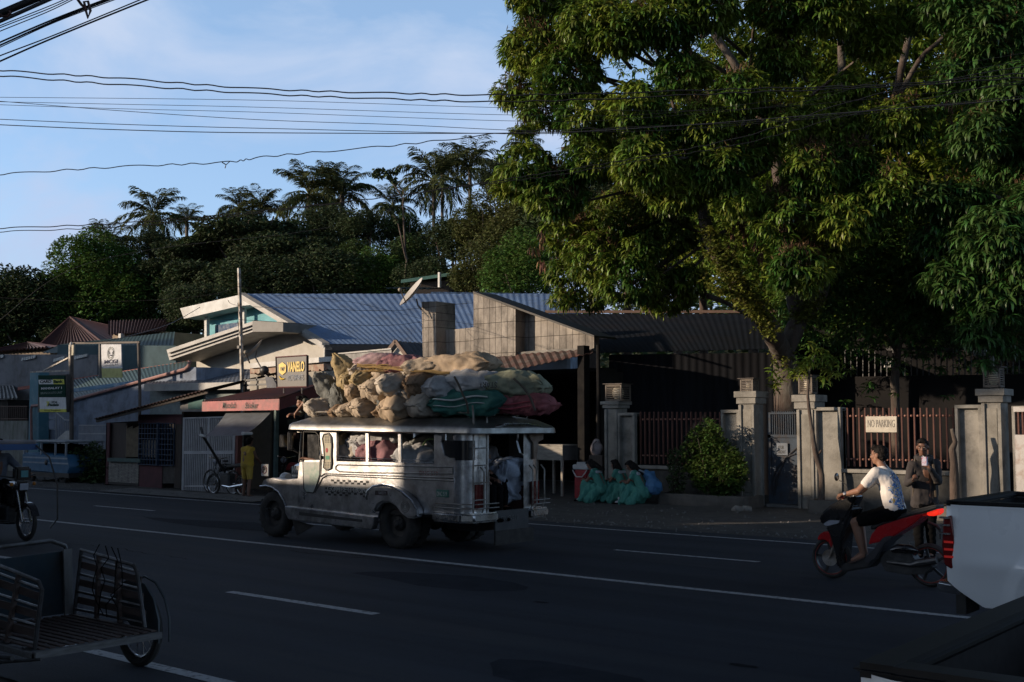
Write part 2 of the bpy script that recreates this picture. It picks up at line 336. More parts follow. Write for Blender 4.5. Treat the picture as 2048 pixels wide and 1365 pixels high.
# --- white gabled house with the big blue roof
t = thing('gabled_house', 'cream gabled house with grey stepped fascia and large blue corrugated roof', 'house', PB(560, 900, 27).xyz*1)
t.location.z = 0
m = MB(); m.prism([PY(393, 722, 27), PY(470, 690, 27), PY(560, 640, 27), PY(652, 700, 27), PB(652, 880, 27), PB(393, 880, 27)], (0, 4, 0)); m.build('wall', offw, t, fixn=True)
ea = PD(650, 688, 39.6); eb = PD(1110, 690, 40.6); ra = PD(482, 588, 42.6); rb = PD(1110, 588, 47)
m = MB(); m.corr(ea, eb, rb, ra, .17, .007, k=5); m.build('roof', bluer, t, smooth=True, angle=60, label='blue corrugated roof')
m = MB()   # rake fascia in three steps
dn = Vector((0, 0, -1)); n2 = (eb-ea).normalized()
for k, (o, h) in enumerate(((.10, .085), (.05, .085), (0, .08))):
    a0 = ea-n2*o+dn*(.085*k); b0 = ra-n2*o+dn*(.085*k)
    m.prism([a0+UP*.04, b0+UP*.04, b0-UP*(h-.04), a0-UP*(h-.04)], n2*.25)
m.build('rake_fascia', greyf, t, fixn=True)
m = MB(); m.prism([ea-UP*.03, eb-UP*.03, eb-UP*.24, ea-UP*.24], (0, .14, 0)); m.prism([ea-UP*.24+YV*.05, eb-UP*.24+YV*.05, eb-UP*.40+YV*.05, ea-UP*.40+YV*.05], (0, .14, 0)); m.build('gutter', mat('dark_gutter', (.035, .037, .042), sc=4, rough=.6), t, fixn=True)
m = MB(); m.prism([ea+Vector((.3, .7, -.3)), eb+Vector((0, .7, -.3)), Vector((eb.x, eb.y+.7, 0)), Vector((ea.x+.3, ea.y+.7, 0))], (0, .2, 0)); m.build('side_wall', greyw, t, fixn=True)
for k, (x, dy) in enumerate(((0, 0),)):
    for j, (o, top, bt) in enumerate(((0, 0, 7), (.12, 7, 14), (.22, 14, 21))):
        m = MB(); m.prism([PY(333+j*2, 700+top, 25.4+o), PY(505, 643+top, 25.4+o), PY(505, 643+bt, 25.4+o), PY(335+j*2, 700+bt, 25.4+o)], (0, 1.75-o, 0)); m.build('porch_fascia', greyf, t, fixn=True)
m = MB(); m.prism([PY(505, 642, 25.4), PY(566, 645, 25.4), PY(566, 664, 25.4), PY(505, 664, 25.4)], (0, 1.7, 0)); m.build('porch_ridge_cap', mat('shadow_grey', (.14, .135, .125), sc=3, rough=.6), t, fixn=True)  # darker grey puts the shade of the fascia return into its colour
m = MB(); m.tube([PY(650, 700, 26.9), PY(649, 735, 26.9), PY(649, 800, 26.9)], .05); m.build('downpipe', white, t)
m = MB(); m.bb(*[f(PY(430, 800, 26.95).x, PY(500, 800, 26.95).x) for f in (min, max)], 26.93, 27, 1.5, 2.6); m.build('window', mat('dark_glass', (.02, .025, .03), rough=.1), t)
# --- teal upper storey behind
t = thing('teal_house', 'turquoise two-storey house with white slab roof behind the gabled house', 'house', (PB(500, 848, 33).x, 35, 0))
m = MB(); m.prism([PY(415, 622, 33), PY(640, 600, 33), PB(640, 848, 33), PB(415, 848, 33)], (0, 5, 0)); m.build('wall', tealw, t, fixn=True)
m = MB(); m.prism([PY(360, 617, 32), PY(480, 590, 32), PY(560, 590, 32), PY(560, 606, 32), PY(480, 612, 32), PY(368, 638, 32)], (0, 7, 0)); m.build('roof_slab', white, t, fixn=True)
m = MB(); m.bar(PY(414, 630, 32.6), PY(414, 720, 32.6), .18); m.build('column', white, t)
m = MB(); m.bar(PY(489, 610, 32.6), PY(489, 700, 32.6), .14); m.build('column', white, t)
m = MB(); m.prism([PY(430, 651, 32.93), PY(476, 645, 32.93), PY(476, 672, 32.93), PY(430, 676, 32.93)], (0, .1, 0)); m.build('window', mat('blue_glass', (.02, .06, .13), rough=.15), t, fixn=True)
# --- parapet house further back and green-roofed hut
t = thing('parapet_house', 'flat-roofed house with peeling blue-white parapet behind the blue roof', 'house', (PD(970, 848, 50).x, PD(970, 848, 50).y, 0))
a, b = PD(862, 584, 50), PD(1120, 588, 51); m = MB(); m.prism([a, b, Vector((b.x, b.y, 0)), Vector((a.x, a.y, 0))], (-1, 3, 0))
m.build('wall', mat('peeling_blue', (.34, .42, .55), (.12, .14, .17), sc=3, rough=.9, stretch=(3, 3, .5)), t, fixn=True)
t = thing('hillside_hut', 'brown hut with slanted green sheet roof below the palms', 'hut', (PD(850, 848, 57).x, PD(850, 848, 57).y, 0))
a, b = PD(802, 560, 57), PD(905, 545, 57); m = MB(); m.corr(a, b, b+Vector((-1.5, 4, .2)), a+Vector((-1.5, 4, .2)), .3, .03); m.prism([a, b, b-UP*.16, a-UP*.16], (0, .1, 0)); m.build('roof', mat('green_sheet', (.10, .22, .17), sc=3, rough=.6), t)
a, b = PD(820, 566, 57.5), PD(905, 560, 57.5); m = MB(); m.prism([a, b, Vector((b.x, b.y, 0)), Vector((a.x, a.y, 0))], (-1, 3, 0)); m.build('wall', darkw, t, fixn=True)
a, b = PD(770, 577, 54), PD(862, 578, 54); m = MB(); m.corr(a, b, b+Vector((-1, 2, .3)), a+Vector((-1, 2, .3)), .3, .03); m.build('porch_roof', greenr, t)
m = MB(); m.bar(PD(879, 545, 56.8), PD(879, 575, 56.8), .12); m.build('post', white, t)
# --- far left village
def tile_roof(t, a, b, c, d, n=14, mt=redtile):
    m = MB(); m.corr(a, b, c, d, (Vector(b)-Vector(a)).length/n, .05, k=6); return m.build('roof', mt, t, angle=60)
def pyramid_house(lab, apx, l, r, Y, wz, grp, mt=redtile, yb=7):
    A = PY(*apx, Y+yb/2); L = PY(*l, Y); Rr = PY(*r, Y); Rr.z = L.z
    t = thing('tiled_house', lab, 'house', ((L.x+Rr.x)/2, Y, 0), 0, grp)
    LB = L+YV*yb; RB = Rr+YV*yb
    for p, q in ((L, Rr), (Rr, RB), (RB, LB), (LB, L)):
        m = MB(); m.corr(p, q, A+(q-p)*.01, A, .35, .05, k=5); m.build('roof', mt, t, angle=60)
    m = MB()
    for q in (L, Rr, LB, RB): m.tube([q, A], .07, 6)
    m.build('ridge_tiles', mat('ridge', (.07, .028, .028), sc=4), t)
    m = MB(); m.bb(L.x+.5, Rr.x-.5, Y+.5, Y+yb-.5, 0, L.z); m.build('wall', mat('beige_wall', (.28, .22, .16), sc=2, rough=.9), t)
    m = MB(); m.bb((L.x+Rr.x)/2-.5, (L.x+Rr.x)/2+.5, Y+.46, Y+.5, 1.2, 2.4); m.build('window', blackm, t); return t
pyramid_house('tall dark red pyramid tiled roof at the left behind the grey wall', (140, 635), (72, 697), (205, 697), 31, 3, 'red tiled houses at the left')
pyramid_house('small dark red tiled roof with low point left of the tall pyramid roof', (56, 686), (-40, 706), (92, 706), 29, 3, 'red tiled houses at the left', yb=5)
t = thing('tiled_house', 'dark red tiled house with beige wall right of the pyramid roof', 'house', (PB(270, 848, 32).x, 32, 0), 0, 'red tiled houses at the left')
tile_roof(t, PY(217, 670, 31), PY(330, 662, 31), PY(345, 638, 34), PY(217, 642, 34), 20)
m = MB(); m.prism([PY(225, 669, 31.6), PY(320, 663, 31.6), PY(320, 760, 31.6), PY(225, 760, 31.6)], (0, 4, 0)); m.build('wall', mat('beige_wall', (.28, .22, .16)), t, fixn=True)
m = MB(); m.bar(PY(243, 668, 31), PY(243, 700, 31), .22); m.build('post', white, t)
t = thing('green_roofed_house', 'long house with dull green metal roof behind the white banner', 'house', (PB(230, 848, 27).x, 27, 0))
m = MB(); m.corr(PY(85, 706, 26.6), PY(345, 706, 26.6), PY(350, 664, 30.2), PY(122, 689, 30.2), .3, .012); m.build('roof', greenr, t)
m = MB(); m.prism([PY(115, 690, 26.4), PY(352, 692, 26.4), PB(352, 800, 26.4), PB(115, 800, 26.4)], (0, .5, 0)); m.build('wall', mat('dark_teal_wall', (.035, .07, .085), (.02, .045, .055), sc=2, rough=.9), t, fixn=True)
m = MB()
for i in range(9): a = PY(155+i*5, 742-(i % 2)*4, 26.2); m.bar(a, a+UP*.35, .03)
m.build('railing', white, t)
t = thing('grey_wall', 'grey block wall with white slanted louvres at the far left', 'wall', (PB(80, 848, 26).x, 26, 0))
m = MB(); m.prism([PY(-60, 709, 25.8), PY(195, 710, 25.8), PB(195, 850, 25.8), PB(-60, 850, 25.8)], (0, .3, 0)); m.build('wall', greyw, t, fixn=True)
for (x0, x1, y0) in ((-20, 8, 715), (44, 72, 716), (150, 176, 713), (108, 130, 718)):
    m = MB()
    for i in range(6):
        xx = x0+(x1-x0)*i/6; m.prism([PY(xx, y0+6-i, 25.75), PY(xx+3.2, y0+6-i, 25.75), PY(xx+5, y0-i, 25.75), PY(xx+1.8, y0-i, 25.75)], (0, -.05, 0))
    m.build('louvre', white, t, fixn=True)
for i, x in enumerate((38, 93, 205)):
    m = MB(); m.tube([PY(x, 850, 30.5), PY(x, 692, 30.5)], .035, 6); props(m.build('wall_post', steel), 'thin steel post by the grey wall, %s' % ('leftmost', 'left of the yellow-green bank sign', 'behind the white banner')[i], 'post', 'thin posts by the grey wall')
# long low building with slanted red-edged roof
t = thing('long_low_building', 'pale blue walled building with slanted gutter behind the bank sign', 'building', (PB(250, 848, 22.8).x, 22.8, 0))
m = MB(); m.prism([PY(84, 806, 22.8), PY(158, 797, 22.8), PY(378, 735, 22.8), PY(410, 735, 22.8), PB(410, 890, 22.8), PB(84, 890, 22.8)], (0, 2.4, 0)); m.build('wall', bluew, t, fixn=True)
m = MB(); m.tube([PY(128, 806, 22.7), PY(158, 797, 22.7), PY(370, 739, 22.7), PY(377, 733, 22.7), PY(380, 722, 22.7)], .06); m.build('gutter_pipe', mat('pink_pipe', (.32, .17, .15), sc=4), t)
m = MB(); m.prism([PY(35, 775, 25.3), PY(378, 722, 25.3), PY(378, 729, 25.3), PY(35, 781, 25.3)], (0, .1, 0)); m.build('red_fascia', mat('red_fascia', (.28, .07, .05)), t, fixn=True)
m = MB(); m.corr(PY(135, 806, 23.0), PY(375, 741, 23.0), PY(378, 722, 25.3), PY(100, 767, 25.3), 0.2, .010); m.build('roof', greenr, t)
m = MB(); m.prism([PY(135, 779, 22.9), PY(268, 762, 22.9), PY(268, 769, 22.9), PY(135, 786, 22.9)], (0, .08, 0)); m.build('blue_gutter', mat('blue_gutter', (.10, .22, .34), (.3, .38, .45), sc=3, lo=.5, hi=.7), t, fixn=True)
t = thing('pipe_gate', 'white tubular steel gate with wire mesh and solid white leaf at the left', 'gate', (PB(110, 900, 22).x, 22, 0))
gm = mat('gate_white', (.45, .46, .48), (.33, .34, .36), sc=3, rough=.6)
def Yb(mb, x0, y0, x1, y1, Y, w=.04): mb.bar(PY(x0, y0, Y), PY(x1, y1, Y), w)
m = MB()
for a in ((80, 841, 112, 839), (80, 841, 80, 930), (112, 825, 112, 930), (112, 825, 130, 840), (130, 840, 142, 841), (142, 841, 142, 935), (80, 860, 112, 859), (80, 930, 142, 935)): Yb(m, *a, 22)
for i in range(8): Yb(m, 114+i*3.5, 830+min(i, 5)*3, 114+i*3.5, 875, 22, .012)
m.build('frame', gm, t)
m = MB(); m.prism([PY(82, 861, 22), PY(111, 860, 22), PY(111, 925, 22), PY(82, 925, 22)], (0, .02, 0)); m.build('panel', mat('gate_grey', (.20, .22, .27)), t, fixn=True)
m = MB(); m.prism([PY(115, 877, 21.9), PY(132, 862, 21.9), PY(141, 862, 21.9), PY(141, 918, 21.9), PY(115, 918, 21.9)], (0, .03, 0)); m.build('leaf', white, t, fixn=True)
m = MB()
for i in range(5): Yb(m, 115, 920+i*3.2, 141, 920+i*3.2, 21.9, .015)
for i in range(8): Yb(m, 115+i*3.7, 918, 115+i*3.7, 935, 21.9, .015)
m.build('lower_grille', gm, t)
t = thing('picket_fence', 'thin white picket fence behind the roadside bush', 'fence', (PB(180, 890, 21.5).x, 21.5, 0))
for j, (y0) in enumerate((851, 868)):
    m = MB(); Yb(m, 158, y0, 212, y0, 21.5, .03); m.build('rail', gm, t)
for i in range(22): m = MB(); Yb(m, 158+i*2.5, 850, 158+i*2.5, 905, 21.5, .016); m.build('picket', gm, t)
t = thing('blue_gatepost', 'tall turquoise gate post with pink pipe left of the bank sign', 'post', (PB(70, 900, 21.5).x, 21.5, 0))
m = MB(); m.prism([PY(60, 745, 21.5), PY(78, 745, 21.5), PB(78, 900, 21.5), PB(57, 900, 21.5)], (0, .4, 0)); m.build('column', mat('turquoise', (.06, .17, .22), (.20, .28, .32), sc=2, lo=.5, hi=.8), t, fixn=True)
m = MB(); m.tube([PY(82, 811, 21.4), PY(64, 812, 21.4), PY(62, 820, 21.4), PY(63, 885, 21.4)], .05); m.build('pipe', mat('pink_pipe', (.32, .17, .15)), t)
t = thing('lean_to_roof', 'grey corrugated lean-to with rusty railing at the left edge', 'shed', (PB(15, 848, 25).x, 25, 0))
m = MB(); m.corr(PY(-30, 797, 24), PY(36, 797, 24), PY(20, 757, 27), PY(-20, 757, 27), .35, .03); m.build('roof', mat('old_grey_sheet', (.17, .175, .17), (.1, .1, .1), sc=2, rough=.7), t)
m = MB(); m.prism([PY(-30, 800, 24.3), PY(16, 800, 24.3), PB(16, 900, 24.3), PB(-30, 900, 24.3)], (0, 2, 0)); m.build('wall', darkin, t, fixn=True)
t = thing('stained_wall', 'low stained wall with rusty railing behind the parked blue tricycle', 'wall', (PB(30, 880, 22.6).x, 22.6, 0))
m = MB(); m.prism([PY(-60, 842, 22.6), PY(55, 842, 22.6), PB(55, 900, 22.6), PB(-60, 900, 22.6)], (0, .2, 0)); m.build('wall', mat('stained', (.20, .21, .20), (.07, .08, .06), sc=2, stretch=(2, 2, .6)), t, fixn=True)
m = MB()
for i in range(24): Yb(m, -40+i*4, 812, -40+i*4, 842, 22.6, .02)
Yb(m, -50, 813, 55, 813, 22.6, .03); Yb(m, -50, 838, 55, 838, 22.6, .03); m.build('railing', mat('rusty', (.12, .07, .05)), t)
# --- low grey roof behind the shops, and broken parapet
t = thing('low_grey_building', 'low building with grey metal roof and broad gutter behind the red shop', 'building', (PB(420, 848, 22.5).x, 22.5, 0))
m = MB(); m.corr(PY(288, 772, 22), PY(600, 764, 22), PY(600, 736, 24.5), PY(305, 748, 24.5), .2, .008); m.build('roof', mat('grey_roof', (.15, .165, .19), (.11, .12, .14), sc=2, rough=.45, metal=.2), t)
m = MB(); m.prism([PY(288, 769, 21.95), PY(620, 761, 21.95), PY(620, 776, 21.95), PY(288, 783, 21.95)], (0, .12, 0)); m.build('gutter', greyf, t, fixn=True)
m = MB(); m.prism([PY(300, 783, 22.4), PY(620, 776, 22.4), PB(620, 880, 22.4), PB(300, 880, 22.4)], (0, 2, 0)); m.build('wall', mat('pale_teal', (.16, .20, .20)), t, fixn=True)
t = thing('broken_parapet', 'cream parapet with exposed broken bricks behind the motorparts sign', 'wall', (PB(600, 848, 21.6).x, 21.6, 0))
m = MB(); m.prism([PY(500, 727, 21.6), PY(676, 712, 21.6), PY(676, 722, 21.6), PY(500, 737, 21.6)], (0, .5, 0)); m.build('coping', white, t, fixn=True)
random.seed(3); m = MB()
for i in range(34):
    x = 500+i*5.1; m.prism([PY(x, 737-i*.3, 21.7), PY(x+5.2, 737-i*.3, 21.7), PY(x+5.2, 748-i*.3+random.uniform(-3, 3), 21.7), PY(x, 748-i*.3+random.uniform(-3, 3), 21.7)], (0, .3, 0))
m.build('brick_course', mat('brick', (.24, .12, .08), (.32, .27, .2), sc=6), t, fixn=True)
m = MB(); m.prism([PY(610, 745, 21.65), PY(676, 741, 21.65), PB(676, 900, 21.65), PB(610, 900, 21.65)], (0, .3, 0)); m.prism([PY(500, 748, 21.9), PY(612, 744, 21.9), PB(612, 900, 21.9), PB(500, 900, 21.9)], (0, .2, 0)); m.build('wall', mat('cream_shade', (.30, .27, .22)), t, fixn=True)
# small gable with little roof right of the big fascia (785-845, 683-720)
t = thing('small_gable_house', 'little white gable with grey corrugated roof between blue roof and concrete pillar', 'house', (PB(815, 848, 26).x, 26, 0))
a = PY(800, 683, 25.5); bL = PY(783, 706, 25.5); bR = PY(826, 718, 25.5)
m = MB(); m.prism([a-UP*.08, bL-UP*.05, Vector((bL.x, 25.5, 0)), Vector((bR.x, 25.5, 0)), bR-UP*.05], (0, 2, 0)); m.build('wall', offw, t, fixn=True)
m = MB(); m.corr(bR+Vector((.05, -.2, 0)), bR+Vector((.4, 3.2, 0)), a+Vector((.3, 3.2, 0)), a+Vector((0, -.2, 0)), .2, .02); m.build('roof', mat('grey_roof', (.15, .165, .19)), t)
m = MB(); m.bar(a+Vector((0, -.2, 0)), bR+Vector((.02, -.2, -.03)), .05, .12); m.bar(a+Vector((0, -.2, 0)), bL+Vector((-.05, -.2, -.03)), .05, .12); m.build('bargeboard', mat('brown_board', (.12, .07, .05)), t)
t = thing('dark_signboard', 'black sloping signboard behind the top of the sack load', 'sign', PY(735, 715, 21).xyz)
m = MB(); m.prism([PY(677, 708, 21), PY(783, 698, 21), PY(783, 730, 21), PY(677, 742, 21)], (0, .06, 0)); m.build('board', mat('dark_board', (.02, .021, .024), rough=.4), t, fixn=True)
m = MB(); m.bar(PY(677, 708, 20.98), PY(783, 698, 20.98), .04); m.build('edge', greyf, t)
m = MB(); m.tube([PY(690, 735, 21.1), Vector((PY(690, 735, 21.1).x, 21.1, 0))], .04); m.tube([PY(770, 725, 21.1), Vector((PY(770, 725, 21.1).x, 21.1, 0))], .04); m.build('post', steel, t)
# --- concrete block gable building (warehouse)
YG = 24.6
t = thing('block_building', 'unplastered concrete block building with sloping gable, pillars and dark open front', 'building', (PB(1010, 848, YG).x, YG, 0))
def blockmat():
    m = barb.copy(); m.name = 'block_courses'; n = m.node_tree.nodes; l = m.node_tree.links; b = n['Principled BSDF']
    tcn = n.new('ShaderNodeTexCoord'); sp = n.new('ShaderNodeSeparateXYZ'); cb = n.new('ShaderNodeCombineXYZ'); br = n.new('ShaderNodeTexBrick')
    l.new(tcn.outputs['Object'], sp.inputs[0]); l.new(sp.outputs[0], cb.inputs[0]); l.new(sp.outputs[2], cb.inputs[1]); l.new(cb.outputs[0], br.inputs['Vector'])
    br.offset = 0; br.inputs['Scale'].default_value = 1; br.inputs['Brick Width'].default_value = .215; br.inputs['Row Height'].default_value = .43; br.inputs['Mortar Size'].default_value = .008
    br.inputs['Color1'].default_value = (1, 1, 1, 1); br.inputs['Color2'].default_value = (.8, .8, .8, 1); br.inputs['Mortar'].default_value = (.16, .15, .14, 1)
    src = b.inputs['Base Color'].links[0].from_socket; mu = n.new('ShaderNodeMixRGB'); mu.blend_type = 'MULTIPLY'; mu.inputs[0].default_value = 1
    l.new(src, mu.inputs[1]); l.new(br.outputs[0], mu.inputs[2]); l.new(mu.outputs[0], b.inputs['Base Color']); return m
bm_ = blockmat()
z0 = Zat(1000, 715, YG)
m = MB(); m.prism([PY(1034, 622, YG), PY(1050, 624, YG), PY(1188, 673, YG), PY(1188, 699, YG), PY(1034, 709, YG)], (0, .25, 0)); m.build('gable_wall', bm_, t, fixn=True); m = MB(); m.prism([PY(880, 662, YG), PY(950, 655, YG), PY(950, 720, YG), PY(880, 722, YG)], (0, .25, 0)); m.build('low_wall', bm_, t, fixn=True)
m = MB(); m.prism([PY(947, 586, YG-.42), PY(1031, 619, YG-.42), PY(1031, 712, YG-.42), PY(947, 716, YG-.42)], (0, .42, 0)); m.build('gable_pier', bm_, t, fixn=True)
m = MB(); m.prism([PY(843, 604, YG-.42), PY(871, 603, YG-.42), PY(873, 724, YG-.42), PY(846, 726, YG-.42)], (0, .85, 0)); m.build('pillar', bm_, t, fixn=True)
m = MB(); m.prism([PY(946, 583, YG-.5), PY(1188, 671, YG-.5), PY(1188, 675, YG-.5), PY(946, 587, YG-.5)], (0, 1.0, 0)); m.build('rake_flashing', mat('flashing', (.05, .045, .04)), t, fixn=True)
m = MB(); ragg = [(846, 722), (880, 716), (930, 712), (1000, 708), (1060, 704), (1120, 699), (1187, 695)]
random.seed(8); top = [PY(x, y+random.uniform(-1.5, 1.5), YG-.3) for x, y in ragg]; m.prism(top+[PY(1187, 702, YG-.3), PY(846, 735, YG-.3)], (0, .12, 0)); m.build('mortar_ledge', concm, t, fixn=True)
m = MB(); m.corr(PY(800, 790, 20.8), PY(1186, 706, 24.0), PY(1186, 698, YG-.3), PY(800, 726, YG-.3), .18, .015); m.build('awning', rustr, t)
xl, xr = PB(800, 848, YG).x, PB(1192, 848, YG).x
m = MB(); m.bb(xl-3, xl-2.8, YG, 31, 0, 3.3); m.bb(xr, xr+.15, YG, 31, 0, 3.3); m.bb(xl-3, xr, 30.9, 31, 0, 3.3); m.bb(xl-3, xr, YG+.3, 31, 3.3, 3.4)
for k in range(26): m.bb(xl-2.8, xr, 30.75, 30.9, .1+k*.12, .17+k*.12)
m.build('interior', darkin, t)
m = MB(); m.bb(xr-.05, xr+.16, YG-.75, YG-.5, 0, Zat(1190, 690, YG-.75)); m.tube([PY(1196, 690, YG-.9), PY(1200, 970, YG-.9)], .05); m.build('post', mat('dark_post', (.012, .012, .013), (.02, .019, .018), sc=5, rough=1, spec=.05), t)
# --- dark corrugated roofed shed to the right
t = thing('corrugated_shed', 'long dark shed with corrugated roof and sheet walls behind the fence', 'shed', (PB(1370, 848, 27).x, 27, 0))
a = PY(1190, 706, 25.2); b = PY(1560, 710, 27.5); b.z = a.z+.05; d = PY(1090, 628, 31.5); c = PY(1570, 628, 34.5)
sheetd = mat('dark_sheet', (.009, .013, .020), (.006, .009, .014), sc=1.5, rough=.9, metal=0, spec=.08, dirt=(.014, .013, .015), dsc=1)  # old dark sheet, darkened further to stand in for shade
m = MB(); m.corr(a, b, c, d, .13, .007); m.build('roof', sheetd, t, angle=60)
m = MB(); m.prism([d+UP*.03, c+UP*.03, c+UP*.12, d+UP*.12], (0, .12, 0)); m.build('ridge_cap', mat('rusty', (.12, .07, .05)), t, fixn=True)
m = MB(); m.corr(a+Vector((.25, .3, -.05)), b+Vector((.4, .3, -.1)), Vector((b.x+.4, b.y+.3, 0)), Vector((a.x+.25, a.y+.3, 0)), .2, .014); m.build('sheet_wall', mat('dark_wall_sheet', (.017, .018, .021), (.011, .011, .013), sc=1.5, stretch=(3, 3, .4), rough=1, spec=.03), t, angle=60)  # dark sheet wall, colour deepened where cast shade is missing
t = thing('dark_house', 'dark house with white window grille under the right mango tree', 'house', (PB(1850, 848, 29.5).x, 29.5, 0))
m = MB(); m.prism([PY(1620, 755, 29), PY(2300, 745, 29), PB(2300, 1000, 29), PB(1620, 1000, 29)], (0, .3, 0)); m.prism([PY(1560, 560, 33), PY(2300, 560, 33), PY(2300, 800, 33), PY(1560, 800, 33)], (0, .2, 0)); m.build('wall', mat('very_dark_wall', (.012, .012, .013), (.017, .016, .016), sc=1, rough=1, spec=.03), t, fixn=True)  # dark wall colour deepened to stand in for tree shade
m = MB()
for i in range(30): x = 1690+i*12; m.bar(PY(x, 700, 29.1), PY(x, 755, 29.1), .025)
m.bar(PY(1690, 700, 29.1), PY(2048, 698, 29.1), .05); m.build('grille', blackm, t)
for x0, x1, y0, y1 in ((1768, 1782, 722, 735), (1946, 1972, 700, 712), (1978, 1987, 712, 745)): m = MB(); m.prism([PY(x0, y0, 29.6), PY(x1, y0, 29.6), PY(x1, y1, 29.6), PY(x0, y1, 29.6)], (0, .1, 0)); m.build('pale_panel', white, t, fixn=True)
# ================= TREES =================
rng = np.random.default_rng(7)
leafm = mat('mango_leaf', (.045, .100, .014), (.170, .215, .022), sc=.8, rough=.45, spec=.55, island=True, trans=.22, lo=.4, hi=.62)
leafm2 = mat('mango_leaf_cool', (.030, .080, .016), (.055, .110, .024), sc=1.0, rough=.42, spec=.55, island=True, trans=.2)
blossm = mat('mango_blossom', (.13, .065, .035), (.08, .05, .02), sc=3, rough=.9, island=True, trans=.15)
barkm = mat('bark', (.085, .058, .045), (.045, .034, .028), sc=5, rough=.95, bump=.8, bsc=18, stretch=(1, 1, .4), dirt=(.13, .12, .10), dsc=3)
barkl = mat('bark_warm', (.13, .085, .06), (.07, .05, .04), sc=5, rough=.95, bump=.6, bsc=18)
drym = mat('dry_leaf', (.16, .075, .04), (.10, .05, .03), sc=2, rough=.8, island=True, trans=.15)
def leaves(P, az, e0, e1, L, w):
    """leaf blades: base P, azimuth az, starting and ending elevation, length, width"""
    n = len(P); P = np.asarray(P, float)
    def d(e): return np.stack([np.cos(az)*np.cos(e), np.sin(az)*np.cos(e), np.sin(e)], 1)
    r = rng.uniform(-.7, .7, n); s = np.stack([-np.sin(az)*np.cos(r), np.cos(az)*np.cos(r), np.sin(r)], 1)
    L = np.broadcast_to(L, n)[:, None]; w = np.broadcast_to(w, n)[:, None]
    p1 = P+d(e0)*L*.33; p2 = p1+d((e0+e1)/2)*L*.36; p3 = p2+d(e1)*L*.33
    V = np.stack([P, p1-s*w*.48, p1+s*w*.48, p2-s*w*.42, p2+s*w*.42, p3], 1).reshape(-1, 3)
    b = (np.arange(n)*6)[:, None]
    tri = np.concatenate([b+np.array([0, 1, 2]), b+np.array([3, 5, 4])], 1).reshape(-1, 3); qd = b+np.array([1, 3, 4, 2])
    return V, tri, qd
def np_mesh(name, V, tri, qd):
    me = bpy.data.meshes.new(name); nt_, nq = len(tri), len(qd)
    me.vertices.add(len(V)); me.vertices.foreach_set('co', V.astype(np.float32).ravel())
    me.loops.add(nt_*3+nq*4); me.loops.foreach_set('vertex_index', np.concatenate([tri.ravel(), qd.ravel()]).astype(np.int32))
    me.polygons.add(nt_+nq); st = np.concatenate([np.arange(nt_)*3, nt_*3+np.arange(nq)*4]); me.polygons.foreach_set('loop_start', st.astype(np.int32))
    me.update(calc_edges=True); me.validate(); return me
def clusters(C, k, L=.2, w=.042, droop=1.0, up=.5):
    """whorls of k drooping leaves at each centre C"""
    n = len(C); P = np.repeat(C, k, 0)+rng.normal(0, .022, (n*k, 3)); az = rng.uniform(0, 2*PI, n*k)
    sc_ = rng.uniform(.75, 1.2, n*k); e0 = rng.uniform(min(-.5, up-.4), up, n*k); e1 = e0-rng.uniform(.5, 1.25, n*k)*droop
    return leaves(P, az, e0, e1, L*sc_, w*sc_)
def merge(parts):
    V, T, Q = [], [], []; b = 0
    for v, t, q in parts: V.append(v); T.append(t+b); Q.append(q+b); b += len(v)
    return np.concatenate(V), np.concatenate(T), np.concatenate(Q)
def shell(c, r, n, low=.55):
    u = rng.normal(size=(n, 3)); u /= np.linalg.norm(u, axis=1)[:, None]; u[:, 2] = np.where(u[:, 2] < 0, u[:, 2]*.75, u[:, 2])
    return np.array(c)+u*np.array(r)*rng.uniform(low, 1.08, (n, 1))**.45
def limb(mb, pts, r0, r1, n=10, wob=.05):
    P = [Vector(p) for p in pts]; out = []
    for i in range(len(P)-1):
        for k in range(5): out.append(P[i].lerp(P[i+1], k/5))
    out.append(P[-1]); m_ = len(out)
    out = [p+Vector((noise.noise(p*1.3), noise.noise(p*1.3+Vector((9, 0, 0))), 0))*wob for p in out]
    return mb.tube(out, [(r0+(r1-r0)*(i/(m_-1))**.8)*(1+.15*noise.noise(out[i]*3)) for i in range(m_)], n)
def dome(px, c, half, D0, dep): return D0-dep*math.sqrt(max(0, 1-((px-c)/half)**2))
# ---- main mango tree ----
pads = [(1062, 105, 62), (1030, 190, 42), (1105, 35, 70), (1135, 150, 75), (1180, 235, 65), (1090, 225, 48), (1048, 335, 55), (1018, 372, 34), (1110, 390, 66), (1185, 320, 65), (1046, 262, 18),
        (1135, 470, 55), (1195, 520, 65), (1128, 545, 38), (1245, 440, 75), (1255, 560, 70), (1185, 590, 45), (1330, 590, 55), (1375, 565, 42), (1128, 598, 28), (1290, 330, 66), (1270, 212, 56), (1305, 262, 58),
        (1240, 60, 70), (1330, 40, 75), (1415, 20, 60), (1180, 50, 66), (1365, 150, 55), (1410, 255, 60), (1350, 372, 74), (1440, 340, 66), (1335, 470, 60), (1475, 400, 42), (1572, 440, 75),
        (1622, 350, 66), (1482, 190, 58), (1565, 120, 56), (1655, 250, 74), (1745, 80, 56), (1700, 340, 66), (1600, 545, 60), (1690, 440, 66), (1800, 250, 64), (1780, 390, 66), (1560, 10, 75), (1660, 20, 70), (1500, 300, 55), (1560, 250, 45), (1640, 520, 45),
        (1840, 20, 60), (1280, 500, 40), (1060, 0, 40), (1700, 180, 40)]
